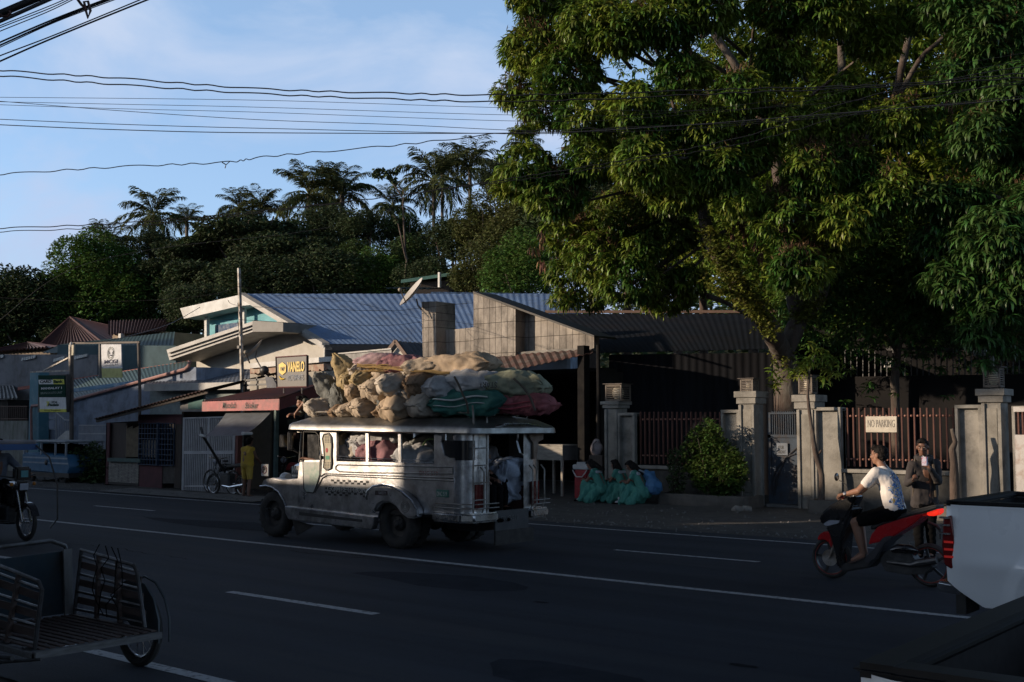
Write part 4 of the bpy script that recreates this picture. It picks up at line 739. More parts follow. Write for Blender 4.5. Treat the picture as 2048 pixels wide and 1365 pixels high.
def person(name, label, loc, yaw, J, hf=(0, 1, 0), s=1.0, sk=None, shirt=None, sleeve=.5, pants=None, leg=1.0, hair='short', shoe=None, hands=None, group=None, vox=.009, bulk=1.0, sock=None, upv=(0, 0, 1), face=True, torso_only=False, vshirt=.011):
    """J: joints in metres, x right, y forward, z up, relative to loc"""
    sk = sk or skin; t = thing(name, label, 'person', loc, yaw, group); J = {k: V3(v)*s for k, v in J.items()}; b = bulk
    mb = MB(); up = (J['neck']-J['pel']).normalized(); ax = (J['shR']-J['shL']).normalized()
    caps(mb, J['pel']-ax*.07*b, .10*b, J['pel']+ax*.07*b, .10*b); caps(mb, J['pel']-ax*.03, .115*b, J['chest'], .125*b); caps(mb, J['chest']-ax*.08, .098*b, J['chest']+ax*.08, .098*b)
    caps(mb, J['shL'], .055, J['shR'], .055); caps(mb, J['chest']+up*.05, .09*b, J['neck'], .055); caps(mb, J['neck']-up*.02, .056, J['head']-V3(upv)*.05, .050)
    head(mb, J['head'], hf, s, upv)
    for S in 'LR':
        caps(mb, J['sh'+S], .055*b, J['el'+S], .040*b); caps(mb, J['el'+S], .041*b, J['wr'+S], .026)
        h = (hands or {}).get(S); d = (J['wr'+S]-J['el'+S]).normalized()
        if h: hand(mb, J['wr'+S], h[0], h[1], h[2], h[3] if len(h) > 3 else (1 if S == 'R' else -1))
        else: hand(mb, J['wr'+S], d, d.cross(V3((1, 0, 0))) if abs(d.x) < .9 else (0, 0, -1), .4, 1 if S == 'R' else -1)
        if not torso_only:
            caps(mb, J['hip'+S], .088*b, J['kn'+S], .056*b); mid = J['kn'+S].lerp(J['an'+S], .33); caps(mb, J['kn'+S], .054*b, mid, .052*b); caps(mb, mid, .052*b, J['an'+S], .034)
            fd = (J['to'+S]-J['an'+S]); caps(mb, J['an'+S]+V3((0, 0, -.02)), .036, J['an'+S]+fd*.8+V3((0, 0, -.01)), .030); caps(mb, J['an'+S]+fd*.6+V3((0, 0, -.01)), .034, J['to'+S], .022)
    me = remeshed(mb, vox, 2); link_mesh('body', me, sk, t, world=False, angle=180)
    par = t; Mw = t.matrix_basis
    if face:
        tmp = MB(); c = J['head']
        class Par: pass
        old = root_inv
        # face pieces are built in local space
        def fb():
            f, r, u = head_frame(hf, upv); M3 = Matrix((r, f, u)).transposed()
            def P(x, y, z): return c+(r*x+f*y+u*z)*s
            for x in (-1, 1):
                m = MB(); m.ell(P(x*.031, .0800, .006), [.0135*s, .008*s, .0070*s], 8, 10, M3); e = m.build('eye', mat('eye_white', (.42, .38, .34), rough=.3), t, world=False, angle=180)
                m = MB(); m.ell(P(x*.031, .0865, .006), [.0062*s, .003*s, .0062*s], 6, 10, M3); m.build('iris', mat('iris', (.012, .008, .006), rough=.2), e, world=False, angle=180)
                m = MB(); m.tube([P(x*.014, .091, .026), P(x*.032, .088, .031), P(x*.050, .072, .026)], [.004*s]*3, 6); m.build('eyebrow', hairm, t, world=False, angle=180)
            m = MB(); m.tube([P(-.022, .080, -.059), P(0, .0905, -.058), P(.022, .080, -.059)], [.003*s, .0055*s, .003*s], 6); m.build('lips', mat('lips', (.19, .07, .055), rough=.5), t, world=False, angle=180)
        fb()
    f, r, u = head_frame(hf, upv); M3 = Matrix((r, f, u)).transposed(); c = J['head']
    def P(x, y, z): return c+(r*x+f*y+u*z)*s
    if hair:
        m = MB()
        def E(p, q): m.ell(P(*p), [k*s for k in q], 10, 14, M3)
        E((0, -.024, .040), (.082, .094, .086)); E((0, -.045, .0), (.076, .070, .075)); E((0, .038, .092), (.058, .045, .030)); E((.03, .05, .082), (.035, .035, .02)); E((-.03, .05, .082), (.035, .035, .02))
        if hair == 'short':
            E((0, .045, .104), (.045, .040, .026)); me = remeshed(m, .008, 1); wrinkle(me, .010, 60, 3)
        else:
            E((0, -.06, -.06), (.08, .06, .11)); caps(m, P(0, -.075, -.02), .07, P(*hair), .045)
            caps(m, P(.06, -.01, .03), .03, P(.072, -.03, -.12), .022); caps(m, P(-.06, -.01, .03), .03, P(-.072, -.03, -.12), .022); me = remeshed(m, .009, 1); wrinkle(me, .008, 35, 3, (1, 1, .2))
        link_mesh('hair', me, hairm, t, world=False, angle=180)
    if shirt:
        m = MB(); caps(m, J['pel']-ax*.08*b+up*.02, .118*b, J['pel']+ax*.08*b+up*.02, .118*b); caps(m, J['pel'], .122*b, J['chest'], .124*b); [caps(m, J['pel']+ax*q*.075*b, .112*b, J['chest']+ax*q*.085*b, .112*b) for q in (-1, 1)]; [caps(m, J['chest']+ax*q*.085*b, .108*b, J['sh'+('R' if q > 0 else 'L')]-ax*q*.03-up*.02, .082*b) for q in (-1, 1)]; caps(m, J['shL'], .070, J['shR'], .070)
        caps(m, J['chest']+up*.06, .11*b, J['neck']-up*.03, .07)
        for S in 'LR':
            e = J['sh'+S].lerp(J['el'+S], min(1, sleeve*2)); caps(m, J['sh'+S], .070*b, e, .060*b if sleeve < .9 else .055*b)
            if sleeve > .5: caps(m, J['el'+S], .055*b, J['el'+S].lerp(J['wr'+S], (sleeve-.5)*2), .040*b)
        me = remeshed(m, vshirt, 2); wrinkle(me, .007, 8, 1, (1, 1, 1.6)); wrinkle(me, .005, 20, 5, (1.3, 1.3, .8)); link_mesh('shirt', me, shirt, t, world=False, angle=180)
    if pants:
        m = MB(); caps(m, J['pel']-ax*.07*b, .122*b, J['pel']+ax*.07*b, .122*b)
        for S in 'LR':
            e = J['hip'+S].lerp(J['kn'+S], min(1, leg*2)); caps(m, J['hip'+S], .104*b, e, .078*b)
            if leg > .5: caps(m, J['kn'+S], .075*b, J['kn'+S].lerp(J['an'+S], (leg-.5)*2), .058*b)
        me = remeshed(m, .012, 2); wrinkle(me, .010, 12, 2, (1, 1, 2)); link_mesh('trousers', me, pants, t, world=False, angle=180)
    for S in 'LR' if not torso_only else '':
        a, q = J['an'+S], J['to'+S]; fd = (q-a)
        if sock: m = MB(); caps(m, a+V3((0, 0, .07)), .040, a+V3((0, 0, -.015)), .041); caps(m, a, .040, a+fd*.5, .034); link_mesh('sock', remeshed(m, .009, 1), sock, t, world=False, angle=180)
        if shoe:
            m = MB(); caps(m, a+V3((0, 0, -.035))-fd*.15, .036, a+fd*.55+V3((0, 0, -.02)), .036); caps(m, a+fd*.5+V3((0, 0, -.02)), .038, q, .028); link_mesh('shoe', remeshed(m, .009, 1), shoe, t, world=False, angle=180)
    return t, J
# ================= JEEPNEY =================
alu = mat('jeepney_steel', (.58, .58, .59), (.33, .33, .335), sc=4, rough=.27, metal=.92, bump=.14, bsc=9, dirt=(.15, .14, .13), dsc=3.2, dfac=.75, lo=.42, hi=.6)
alu2 = mat('dull_steel', (.30, .295, .28), (.19, .185, .175), sc=4, rough=.36, metal=.85, bump=.08, bsc=20, dirt=(.10, .085, .07), dsc=3, dfac=.6)
chrome = mat('chrome', (.55, .55, .55), (.40, .40, .40), sc=6, rough=.2, metal=1, dirt=(.16, .13, .1), dsc=5, dfac=.5)
rubber = mat('rubber', (.022, .021, .020), (.045, .042, .038), sc=7, rough=.9, bump=.3, bsc=40)
rimm = mat('black_rim', (.018, .018, .018), (.05, .045, .04), sc=9, rough=.6)
Y0, Y1 = 12.35, 14.15
J_ = thing('jeepney', 'weathered silver jeepney with roof rack piled high with sacks, on the far lane', 'jeepney', (-13.2, 13.25, 0))
def Q(cx, cy, Y=Y0): return PY(500+cx/3.033, 680+cy/3.033, Y)
def QX(cx, cy, X=-11.0): return PX(500+cx/3.033, 680+cy/3.033, X)
def plate(name, pts, y, th, m_, par=J_, both=False, bevel=.006, **k):
    P = [Q(*p) for p in pts]
    for p in P: p.y = y
    m = MB(); m.prism(P, (0, th, 0)); o = m.build(name, m_, par, fixn=True, bevel=bevel, **k)
    if both:
        P2 = [Vector((p.x, Y0+Y1-y-th, p.z)) for p in P]; m = MB(); m.prism(P2, (0, th, 0)); m.build(name, m_, par, fixn=True)
    return o
side = [(288, 845), (300, 740), (322, 740), (330, 728), (424, 728), (424, 560), (525, 560), (525, 728), (1130, 748), (1130, 560), (1300, 565), (1300, 600), (1175, 605), (1165, 625), (1182, 700), (1205, 712), (1300, 715), (1300, 1060), (1050, 1062), (985, 985), (800, 985), (775, 1085), (232, 1022), (300, 990)]
sp = [p for p in side if p[0] < 1240]
body = plate('body_side', [(288, 845), (300, 740), (322, 738), (330, 728), (424, 728), (424, 556), (525, 556), (525, 735), (1115, 748), (1115, 556), (1165, 556), (1165, 600), (1158, 622), (1178, 700), (1205, 716), (1240, 718), (1240, 1062), (1050, 1062), (985, 985), (800, 985), (775, 1085), (232, 1022), (300, 990)], Y0, .05, alu, both=True, label='dented silver side panel')
for cx in (708, 905):
    plate('window_pillar', [(cx-10, 556), (cx+10, 556), (cx+12, 748), (cx-8, 746)], Y0+.004, .04, alu, both=True)
plate('upper_rail', [(315, 540), (1240, 562), (1240, 572), (315, 556)], Y0-.004, .05, alu, both=True)
# curved rear corner with the wrap-round window
XR = -11.03
def corner(z0_, z1_, u0=0, u1=1, name='rear_corner'):
    pts = []
    for k in range(9):
        u = u0+(u1-u0)*k/8; a = u*PI/2; pts.append((-11.3+.27*math.sin(a), Y0+.27*(1-math.cos(a))))
    for mir in (0, 1):
        m = MB(); vs = []
        for (x, y) in pts:
            yy = y if not mir else Y0+Y1-y; vs += [(x, yy, z0_), (x, yy, z1_)]
        m.add(vs, [(2*i, 2*i+2, 2*i+3, 2*i+1) for i in range(8)]); x, y = pts[-1]; yy = y if not mir else Y0+Y1-y
        if u1 == 1: s = 1 if not mir else -1; m.add([(x, yy, z0_), (x, yy+s*.22, z0_), (x, yy+s*.22, z1_), (x, yy, z1_)], [(0, 1, 2, 3)])
        o = m.build(name, alu, J_, angle=50, label=None)
corner(.57, 1.37); corner(1.66, 1.80); corner(1.37, 1.66, .82, 1, 'rear_window_post')
m = MB(); vs = []
for k in range(9): a = .82*k/8*PI/2; vs += [(-11.3+.255*math.sin(a), Y0+.015+.255*(1-math.cos(a)), 1.37), (-11.3+.255*math.sin(a), Y0+.015+.255*(1-math.cos(a)), 1.66)]
m.add(vs+[(-11.55, Y0+.03, 1.37), (-11.55, Y0+.03, 1.66)], [(2*i, 2*i+2, 2*i+3, 2*i+1) for i in range(8)]+[(18, 0, 1, 19)]); m.build('rear_side_window', mat('window_dark', (.012, .013, .015), rough=.12), J_)
# inside: floor, bulkheads, ceiling
m = MB(); m.bb(-14.6, XR-.02, Y0+.06, Y1-.06, .52, .58); m.bb(-14.6, -14.56, Y0+.3, Y1-.3, .58, 1.3); m.build('floor', mat('floor_dark', (.05, .045, .04)), J_)
m = MB(); m.bb(-14.0, XR-.1, Y0+.06, Y0+.4, .58, .95); m.bb(-14.0, XR-.1, Y1-.4, Y1-.06, .58, .95); m.build('bench', mat('bench_vinyl', (.05, .02, .02), rough=.5), J_)
# roof as stacked rounded rings
def rring(x0, x1, y0, y1, z, r, n=6, zf=None):
    P = []
    for (cx, cy, a0) in ((x1-r, y1-r, 0), (x0+r, y1-r, PI/2), (x0+r, y0+r, PI), (x1-r, y0+r, 1.5*PI)):
        for k in range(n+1):
            a = a0+PI/2*k/n; x = cx+r*math.cos(a); y = cy+r*math.sin(a); P.append(Vector((x, y, z+(zf(x, y) if zf else 0))))
    return P
slope = lambda x, y: -.012*(x+15)
def rearch(x, y): return slope(x, y)+(.11*max(0, 1-abs((y-13.28)/.55)**4) if x > -11.2 else 0)
rows = [rring(-14.98, -10.80, 12.26, 14.24, 1.80, .16, 8, slope), rring(-15.0, -10.78, 12.24, 14.26, 1.815, .17, 8, slope), rring(-14.99, -10.79, 12.25, 14.25, 1.89, .17, 8, slope), rring(-14.95, -10.83, 12.28, 14.22, 1.92, .16, 8, slope), rring(-14.70, -11.0, 12.42, 14.08, 2.01, .2, 8, slope), rring(-14.4, -11.2, 12.75, 13.75, 2.07, .25, 8, slope)]
m = MB(); n = len(rows[0])
for r_ in rows: m.v += r_
m.f = [(i*n+k, i*n+(k+1) % n, (i+1)*n+(k+1) % n, (i+1)*n+k) for i in range(len(rows)-1) for k in range(n)]+[tuple(range((len(rows)-1)*n, len(rows)*n)), tuple(range(n-1, -1, -1))]; m.mi = [0]*len(m.f)
m.build('roof', alu2, J_, fixn=True, angle=40)
m = MB(); pts = [Vector((-10.82, 12.62, 1.76)), Vector((-10.82, 12.72, 1.86)), Vector((-10.82, 13.0, 1.90)), Vector((-10.82, 13.5, 1.90)), Vector((-10.82, 13.8, 1.86)), Vector((-10.82, 13.9, 1.76))]
m.tube(pts, .02, 6); m.build('rear_arch_trim', chrome, J_)
m = MB(); m.prism([Vector((-11.02, 13.72, 1.80)), Vector((-11.02, 14.12, 1.80)), Vector((-11.02, 14.1, 1.66)), Vector((-11.02, 13.98, 1.62)), Vector((-11.02, 13.94, 1.36)), Vector((-11.02, 13.86, 1.36)), Vector((-11.02, 13.86, 1.6)), Vector((-11.02, 13.76, 1.7))], (.03, 0, 0)); m.build('rear_bracket', mat('rusty_bracket', (.20, .15, .11), (.10, .06, .04), sc=8), J_, fixn=True)
# bonnet, grille, fenders, windscreen
m = MB(); sec = lambda x, z, w: [Vector((x, 13.25-w, z-.24)), Vector((x, 13.25-w, z-.05)), Vector((x, 13.25-w+.07, z)), Vector((x, 13.25, z+.03)), Vector((x, 13.25+w-.07, z)), Vector((x, 13.25+w, z-.05)), Vector((x, 13.25+w, z-.24))]
R_ = [sec(-15.5, 1.20, .42), sec(-15.35, 1.235, .46), sec(-14.72, 1.29, .62)]
for r_ in R_: m.v += r_
m.f = [(i*7+k, i*7+k+1, (i+1)*7+k+1, (i+1)*7+k) for i in range(2) for k in range(6)]+[(6, 5, 4, 3, 2, 1, 0), tuple(range(14, 21))]; m.mi = [0]*len(m.f); m.build('bonnet', alu, J_, fixn=True, bevel=.01)
m = MB(); m.bb(-15.52, -14.7, 12.8, 13.7, .45, 1.0); m.build('engine_bay', alu2, J_, bevel=.01)
m = MB()
for k in range(7): y = 12.98+k*.09; m.bb(-15.56, -15.52, y, y+.04, .65, 1.1)
m.bb(-15.55, -15.52, 12.85, 13.65, 1.1, 1.16); m.bb(-15.55, -15.52, 12.85, 13.65, .6, .66); m.build('grille', chrome, J_)
for y in (12.68, 13.82): m = MB(); m.lathe([(.0, .05), (.08, .04), (.095, 0), (.08, -.1)], (-15.5, y, .98), (-1, 0, 0), 20); m.build('headlight', mat('lamp_glass', (.6, .6, .58), rough=.1), J_)
m = MB(); m.bb(-15.78, -15.64, 12.4, 14.1, .42, .54); m.build('front_bumper', chrome, J_, bevel=.03, seg=2)
fen = [(66, 882), (80, 846), (130, 838), (200, 850), (296, 842), (300, 1000), (228, 1030), (208, 975), (175, 920), (135, 893), (100, 884)]
for ys in ((Y0+.0, .42), (Y1-.42, .42)): plate('front_fender', fen, ys[0], ys[1], alu, bevel=.018, seg=2)
m = MB(); P = [Q(cx, cy) for cx, cy in ((64, 888), (100, 884), (135, 893), (175, 920), (208, 975), (228, 1030))]
m.tube([Vector((p.x, Y0-.01, p.z)) for p in P], .016, 6); m.build('fender_rim', chrome, J_)
plate('side_step', [(228, 1008), (770, 1072), (766, 1120), (755, 1150), (250, 1088), (232, 1050)], Y0-.07, .12, alu, bevel=.012)
plate('side_step_slot', [(320, 1042), (700, 1088), (700, 1104), (320, 1062)], Y0-.078, .01, blackm, bevel=0)
m = MB(); m.bb(-15.0, -12.9, Y1-.05, Y1+.05, .36, .46); m.build('side_step', alu2, J_)
m = MB(); m.tube([Q(315, 556, Y0+.02), Q(300, 740, Y0+.02)], .018, 6); m.tube([(-14.8, Y1-.03, 1.8), (-14.75, Y1-.03, 1.3)], .018, 6); m.bb(-14.79, -14.75, Y0+.05, Y1-.05, 1.28, 1.33); m.bb(-14.86, -14.8, Y0+.05, Y1-.05, 1.76, 1.81); m.build('windscreen_frame', alu2, J_)
m = MB(); m.add([(-14.79, Y0+.06, 1.33), (-14.79, Y1-.06, 1.33), (-14.84, Y1-.06, 1.77), (-14.84, Y0+.06, 1.77)], [(0, 1, 2, 3)]); m.build('windscreen', mat('window_dark', (.012, .013, .015), rough=.12), J_)
peel = mat('peeled_paint', (.36, .38, .35), (.20, .28, .23), sc=7, rough=.6, lo=.42, hi=.6, dirt=(.42, .40, .36), dsc=5)
d = plate('door', [(328, 742), (424, 742), (440, 690), (428, 740), (424, 820), (405, 885), (388, 926), (345, 922), (333, 905)], Y0-.016, .03, peel, bevel=.005, label='door with peeling greenish paint')
m = MB(); pp = [Q(cx, cy) for cx, cy in ((324, 742), (330, 558), (402, 560), (420, 580), (424, 640), (432, 690), (434, 740), (428, 815), (405, 890), (388, 930), (345, 926), (330, 905))]
m.tube([Vector((p.x, Y0-.012, p.z)) for p in pp], .008, 5, closed=True); m.build('frame', mat('door_edge', (.04, .038, .035), rough=.6), d)
m = MB(); pp = [Q(cx, cy) for cx, cy in ((343, 735), (338, 575), (408, 575), (408, 733))]; m.prism([Vector((p.x, Y0+.03, p.z)) for p in pp], (0, .01, 0)); m.build('cab_window', mat('window_dark', (.012, .013, .015), rough=.12), d, fixn=True)
m = MB(); m.box(Q(428, 712, Y0-.02), (.04, .03, .05)); m.build('handle', blackm, d)
# mouldings
m = MB()
for pts, cl in (([(535, 758), (1232, 772), (1232, 812), (700, 806), (545, 800), (522, 785), (522, 768)], True), ([(395, 925), (420, 880), (440, 840), (470, 822), (1238, 856)], False), ([(430, 830), (455, 812), (1238, 838)], False), ([(345, 545), (1238, 566)], False)):
    P = [Q(*p) for p in pts]; m.tube([Vector((p.x, Y0-.006, p.z)) for p in P], .011, 6, closed=cl)
m.build('body_moulding', alu2, J_)
m = MB()
for a, b in (((530, 722), (698, 732)), ((720, 735), (892, 742)), ((925, 742), (1112, 748))):
    for o in (0, -16): pa, pb = Q(a[0], a[1]+o), Q(b[0], b[1]+o); m.tube([Vector((pa.x, Y0-.01, pa.z)), Vector((pb.x, Y0-.01, pb.z))], .007, 5)
m.build('window_rail', chrome, J_)
# oval ornament behind the door
ov = [(452, 575), (480, 568), (496, 590), (500, 640), (497, 700), (500, 750), (495, 780), (470, 790), (450, 775), (455, 720), (452, 650), (444, 600)]
o1 = plate('ornament_panel', ov, Y0-.014, .02, mat('cream_panel', (.42, .38, .28)), bevel=0)
m = MB(); P = [Q(*p) for p in ov]; m.tube([Vector((p.x, Y0-.014, p.z)) for p in P], .014, 6, closed=True); m.build('frame', alu2, o1)
m = MB()
for y0 in (585, 745):
    for k in range(5):
        for j in range(3): p = Q(458+j*14, y0+k*9); p.y = Y0-.016; m.prism([p, p+Vector((.022, 0, .009)), p+Vector((.044, 0, 0)), p+Vector((.022, 0, -.009))], (0, -.003, 0))
m.build('lattice', blackm, o1, fixn=True)
m = MB(); p = Q(470, 670); m.ell((p.x, Y0-.016, p.z), (.03, .004, .04)); m.build('red_flower', mat('ornament_red', (.35, .05, .06)), o1)
m = MB(); p = Q(475, 715); m.box((p.x, Y0-.016, p.z), (.09, .006, .06)); m.build('green_leaf', mat('ornament_green', (.08, .28, .18)), o1)
# lettering and checks
X_ = (1, 0, 0); blk = mat('decal_black', (.012, .012, .012), rough=.6); red = mat('decal_red', (.22, .03, .03), rough=.6)
m = MB(); a0, b0, c0 = Q(458, 845), Q(722, 868), Q(458, 955); W_ = b0.x-a0.x
def chk(u, v, nu=15, nv=9):
    du = W_/nu; dz = (a0.z-c0.z)/nv; x = a0.x+u*du; zt = a0.z-v*dz; return [(x, Y0-.002, zt), (x, Y0-.002, zt-dz), (x+du, Y0-.002, zt-dz), (x+du, Y0-.002, zt)]
for u in range(15):
    for v in range(9):
        if (u+v) % 2 == 0 and (v < 2 and u > 1 or v in (4,) and u % 3 == 0 or 5 <= v <= 7 and u < 8+ (7-v) or v in (5, 6) and u >= 9 or (v > 6 and u > 12)): m.add(chk(u, v), [(0, 1, 2, 3)])
m.build('checker_decal', blk, J_, smooth=False)
def sidetext(s, cx, cy, cx2, h, mt, y=Y0-.003, **k): a = Q(cx, cy); b = Q(cx2, cy); return text('lettering', s, mt, (a.x, y-.003, a.z), X_, b.x-a.x, h, J_, **k)
sidetext('COMPETITION', 470, 918, 708, .085, mat('decal_white', (.55, .54, .50)), Y0-.003, bold=.02)
sidetext('COMPETITION', 474, 921, 706, .085, blk, Y0-.0015, bold=.05)
sidetext('DNC 519', 1030, 818, 1142, .055, red)
sidetext('a', 800, 940, 818, .05, red); sidetext('STEEL', 822, 940, 868, .05, blk, label='small dark sticker lettering')
gp = plate('number_plate', [(1133, 908), (1205, 912), (1205, 956), (1133, 952)], Y0-.012, .012, mat('plate_green', (.03, .16, .12), rough=.5), bevel=0)
a = Q(1139, 946); b = Q(1199, 946); text('lettering', 'DNC 519', mat('decal_white', (.55, .54, .50)), (a.x, Y0-.018, a.z), X_, b.x-a.x, .062, gp)
pf = MB(); pc = Vector((-15.62, 12.62, 1.12)); pf.bb(-15.70, -15.52, 12.33, 12.35, 1.02, 1.22); o = pf.build('parking_plaque', white, J_)
text('lettering', 'P', blk, (-15.645, 12.325, 1.08), X_, .055, .09, o, bold=.03); m = MB(); m.tube([Vector((-15.615+.062*math.cos(a_), 12.325, 1.125+.062*math.sin(a_))) for a_ in [k*PI/10 for k in range(20)]], .006, 5, closed=True); m.build('ring', red, o)
m = MB(); m.prism([V3((-15.47, 12.792, 1.03)), V3((-14.78, 12.64, 1.06)), V3((-14.78, 12.64, 1.23)), V3((-15.47, 12.792, 1.17))], (0, -.006, 0)); m.build('bonnet_side_panel', mat('bonnet_dark', (.06, .065, .07), (.10, .10, .10), sc=8), J_, fixn=True)
a = Vector((-15.42, 12.770, 1.06)); text('lettering', 'Wild', mat('decal_white', (.55, .54, .50)), a, (1, -.22, .06), .34, .12, J_, shear=.3, bold=.02)
text('lettering', 'MOTO', mat('decal_white', (.55, .54, .50)), (-15.02, 12.672, 1.16), (1, -.22, .06), .2, .06, J_, bold=.03)
text('lettering', 'MOTIVATION', mat('decal_grey', (.3, .3, .3)), (-15.02, 12.672, 1.08), (1, -.22, .06), .24, .04, J_)
# rear fender with eyebrow rim and round emblem
f2 = [(748, 1010), (742, 960), (752, 915), (785, 886), (840, 876), (900, 888), (960, 918), (1015, 965), (1050, 1025), (1056, 1065), (1030, 1084), (985, 1078), (955, 1055), (940, 1040), (915, 1005), (880, 985), (840, 985), (808, 1005), (795, 1040), (775, 1040)]
rf = plate('rear_fender', f2, Y0-.13, .15, alu, bevel=.03, seg=3)
m = MB(); P = [Q(*p) for p in f2[1:10]]; m.tube([Vector((p.x, Y0-.135, p.z)) for p in P], .017, 6); m.build('rim', chrome, rf)
m = MB()
for r_ in (.035, .06, .085): p = Q(978, 1010); m.tube([Vector((p.x+r_*math.cos(k*PI/10), Y0-.133, p.z+r_*math.sin(k*PI/10))) for k in range(20)], .005, 5, closed=True)
m.build('emblem', alu2, rf)
o = plate('sticker', [(797, 912), (872, 914), (872, 942), (797, 940)], Y0-.136, .004, mat('sticker_dark', (.05, .03, .03)), bevel=0)
a = Q(820, 935); text('lettering', 'SAFETY', mat('decal_grey', (.3, .3, .3)), (a.x, Y0-.141, a.z), X_, .16, .045, o)
m = MB(); m.bb(-13.1, -11.95, Y1-.02, Y1+.12, .55, .95); m.build('rear_fender', alu, J_, bevel=.05, seg=3)
plate('mud_flap', [(240, 1092), (372, 1130), (268, 1188)], Y0+.05, .02, rubber, bevel=0)
# wheels
def wheel(par, c, r, w, ax=(0, 1, 0), rim=None, tread=True):
    c = V3(c); t_ = bpy.data.objects.new('wheel', None); COL.objects.link(t_); t_.parent = par
    m = MB(); h = w/2; m.lathe([(r*.58, -h*.8), (r*.7, -h), (r*.88, -h), (r*.97, -h*.75), (r, -h*.3), (r, h*.3), (r*.97, h*.75), (r*.88, h), (r*.7, h), (r*.58, h*.8)], c, ax, 48, cap=False)
    if tread:
        a = V3(ax); x, y = frame(a)
        for k in range(40):
            t1 = 2*PI*k/40; d_ = x*math.cos(t1)+y*math.sin(t1); s_ = x*-math.sin(t1)+y*math.cos(t1); m.box(c+d_*r*.988+a*(h*.45*(1 if k % 2 else -1)), (r*.08, w*.42, r*.035), Matrix((s_, a, d_)).transposed())
    m.build('tyre', rubber, t_, angle=40)
    m = MB(); m.lathe([(r*.60, -h*.8), (r*.56, -h*.55), (r*.52, -h*.1), (r*.30, -h*.05), (r*.26, -h*.45), (r*.16, -h*.6), (r*.10, -h*.85), (.001, -h*.88)], c, ax, 32, cap=False); m.lathe([(r*.60, h*.8), (r*.52, h*.1), (.001, h*.0)], c, ax, 32, cap=False)
    a = V3(ax); x, y = frame(a)
    for k in range(6): t1 = k*PI/3; p = c+(x*math.cos(t1)+y*math.sin(t1))*r*.2-a*h*.5; m.tube([p, p-a*.02], .012, 6)
    m.build('rim', rim or rimm, t_, angle=40); return t_
for (x, y) in ((-15.46, Y0+.14), (-12.5, Y0+.12), (-15.46, Y1-.14), (-12.5, Y1-.12)): wheel(J_, (x, y, .385), .385, .20)
wheel(J_, (-12.5, Y0+.34, .385), .38, .19); wheel(J_, (-12.5, Y1-.34, .385), .38, .19)
m = MB(); m.tube([(-12.5, Y0+.2, .385), (-12.5, Y1-.2, .385)], .06); m.tube([(-15.46, Y0+.2, .36), (-15.46, Y1-.2, .36)], .04); m.bb(-15.3, -11.2, 12.75, 12.83, .40, .52); m.bb(-15.3, -11.2, 13.67, 13.75, .40, .52); m.ell((-12.5, 13.25, .38), (.15, .15, .15)); m.bb(-11.9, -11.3, 12.9, 13.6, .3, .45); m.build('chassis', blackm, J_)
# rear end
m = MB(); m.prism([(-11.68, Y0-.06, .47), (-11.1, Y0-.08, .47), (-10.92, Y0+.05, .47), (-10.90, 12.93, .47), (-11.02, 12.93, .47), (-11.1, Y0+.2, .47), (-11.68, Y0+.1, .47)], (0, 0, .14)); m.build('rear_bumper', chrome, J_, fixn=True, bevel=.03, seg=3, label='dented left rear bumper')
m = MB(); m.prism([(-10.90, 13.72, .47), (-10.92, 14.15, .47), (-11.1, 14.25, .47), (-11.4, 14.25, .47), (-11.4, 14.1, .47), (-11.02, 13.72, .47)], (0, 0, .14)); m.build('rear_bumper', chrome, J_, fixn=True, bevel=.03, seg=3)
m = MB(); m.prism([(-11.015, Y0+.16, .66), (-11.005, Y0+.34, .66), (-11.005, Y0+.34, 1.02), (-11.015, Y0+.16, 1.02)], (.02, 0, 0)); m.build('tail_light', mat('red_lens', (.10, .008, .008), rough=.2), J_, fixn=True)
m = MB(); m.prism([(-11.005, Y1-.34, .66), (-11.005, Y1-.16, .66), (-11.005, Y1-.16, 1.02), (-11.005, Y1-.34, 1.02)], (.02, 0, 0)); m.build('tail_light', mat('red_lens', (.10, .008, .008), rough=.2), J_, fixn=True)
m = MB(); m.bb(-10.98, -10.95, 12.9, 13.68, .33, .62); m.build('rear_step_panel', mat('step_dark', (.03, .032, .035), (.05, .05, .05), sc=5), J_)
a = (-10.94, 13.02, .46); text('lettering', 'DNC-519', mat('faded_white', (.12, .12, .12)), a, (0, 1, 0), .4, .08, J_)
m = MB(); m.bb(-10.96, -10.93, 12.88, 13.78, .12, .33); m.build('rear_mud_flap', rubber, J_)
m = MB(); XL = -10.93; ya, yb_ = QX(1355, 700, XL).y, QX(1437, 700, XL).y
for y in (ya, yb_): m.tube([(XL, y, .62), (XL, y, 1.3), (XL, y, 2.0), (XL-.02, y, 2.17)], .014, 6)
for z in (.8, 1.05, 1.3, 1.55, 1.78): m.tube([(XL, ya, z), (XL, yb_, z)], .011, 6)
m.build('ladder', steel, J_)
for y in (12.62, 12.72, 13.76, 13.86, 14.05): m = MB(); m.tube([(-10.97, y, .6), (-10.93, y, .7), (-10.93, y, 1.2), (-11.0, y, 1.27)], .012, 6); m.build('rear_guard_tube', steel, J_)
for z in (.68, .74):
    m = MB(); m.tube([(-11.6, Y0-.05, z), (-11.1, Y0-.06, z), (-10.9, Y0+.1, z), (-10.88, 12.9, z)], .009, 6); m.build('rear_guard_tube', steel, J_); m = MB(); m.tube([(-10.88, 13.72, z), (-10.9, 14.15, z), (-11.2, 14.22, z)], .009, 6); m.build('rear_guard_tube', steel, J_)
m = MB(); z = 2.10
loop = [(-14.7, 12.5, z), (-11.1, 12.5, z-.03), (-11.0, 12.62, z-.03), (-11.0, 13.9, z-.03), (-11.1, 14.02, z-.03), (-14.7, 14.02, z), (-14.8, 13.9, z), (-14.8, 12.62, z)]
m.tube(loop, .014, 6, closed=True)
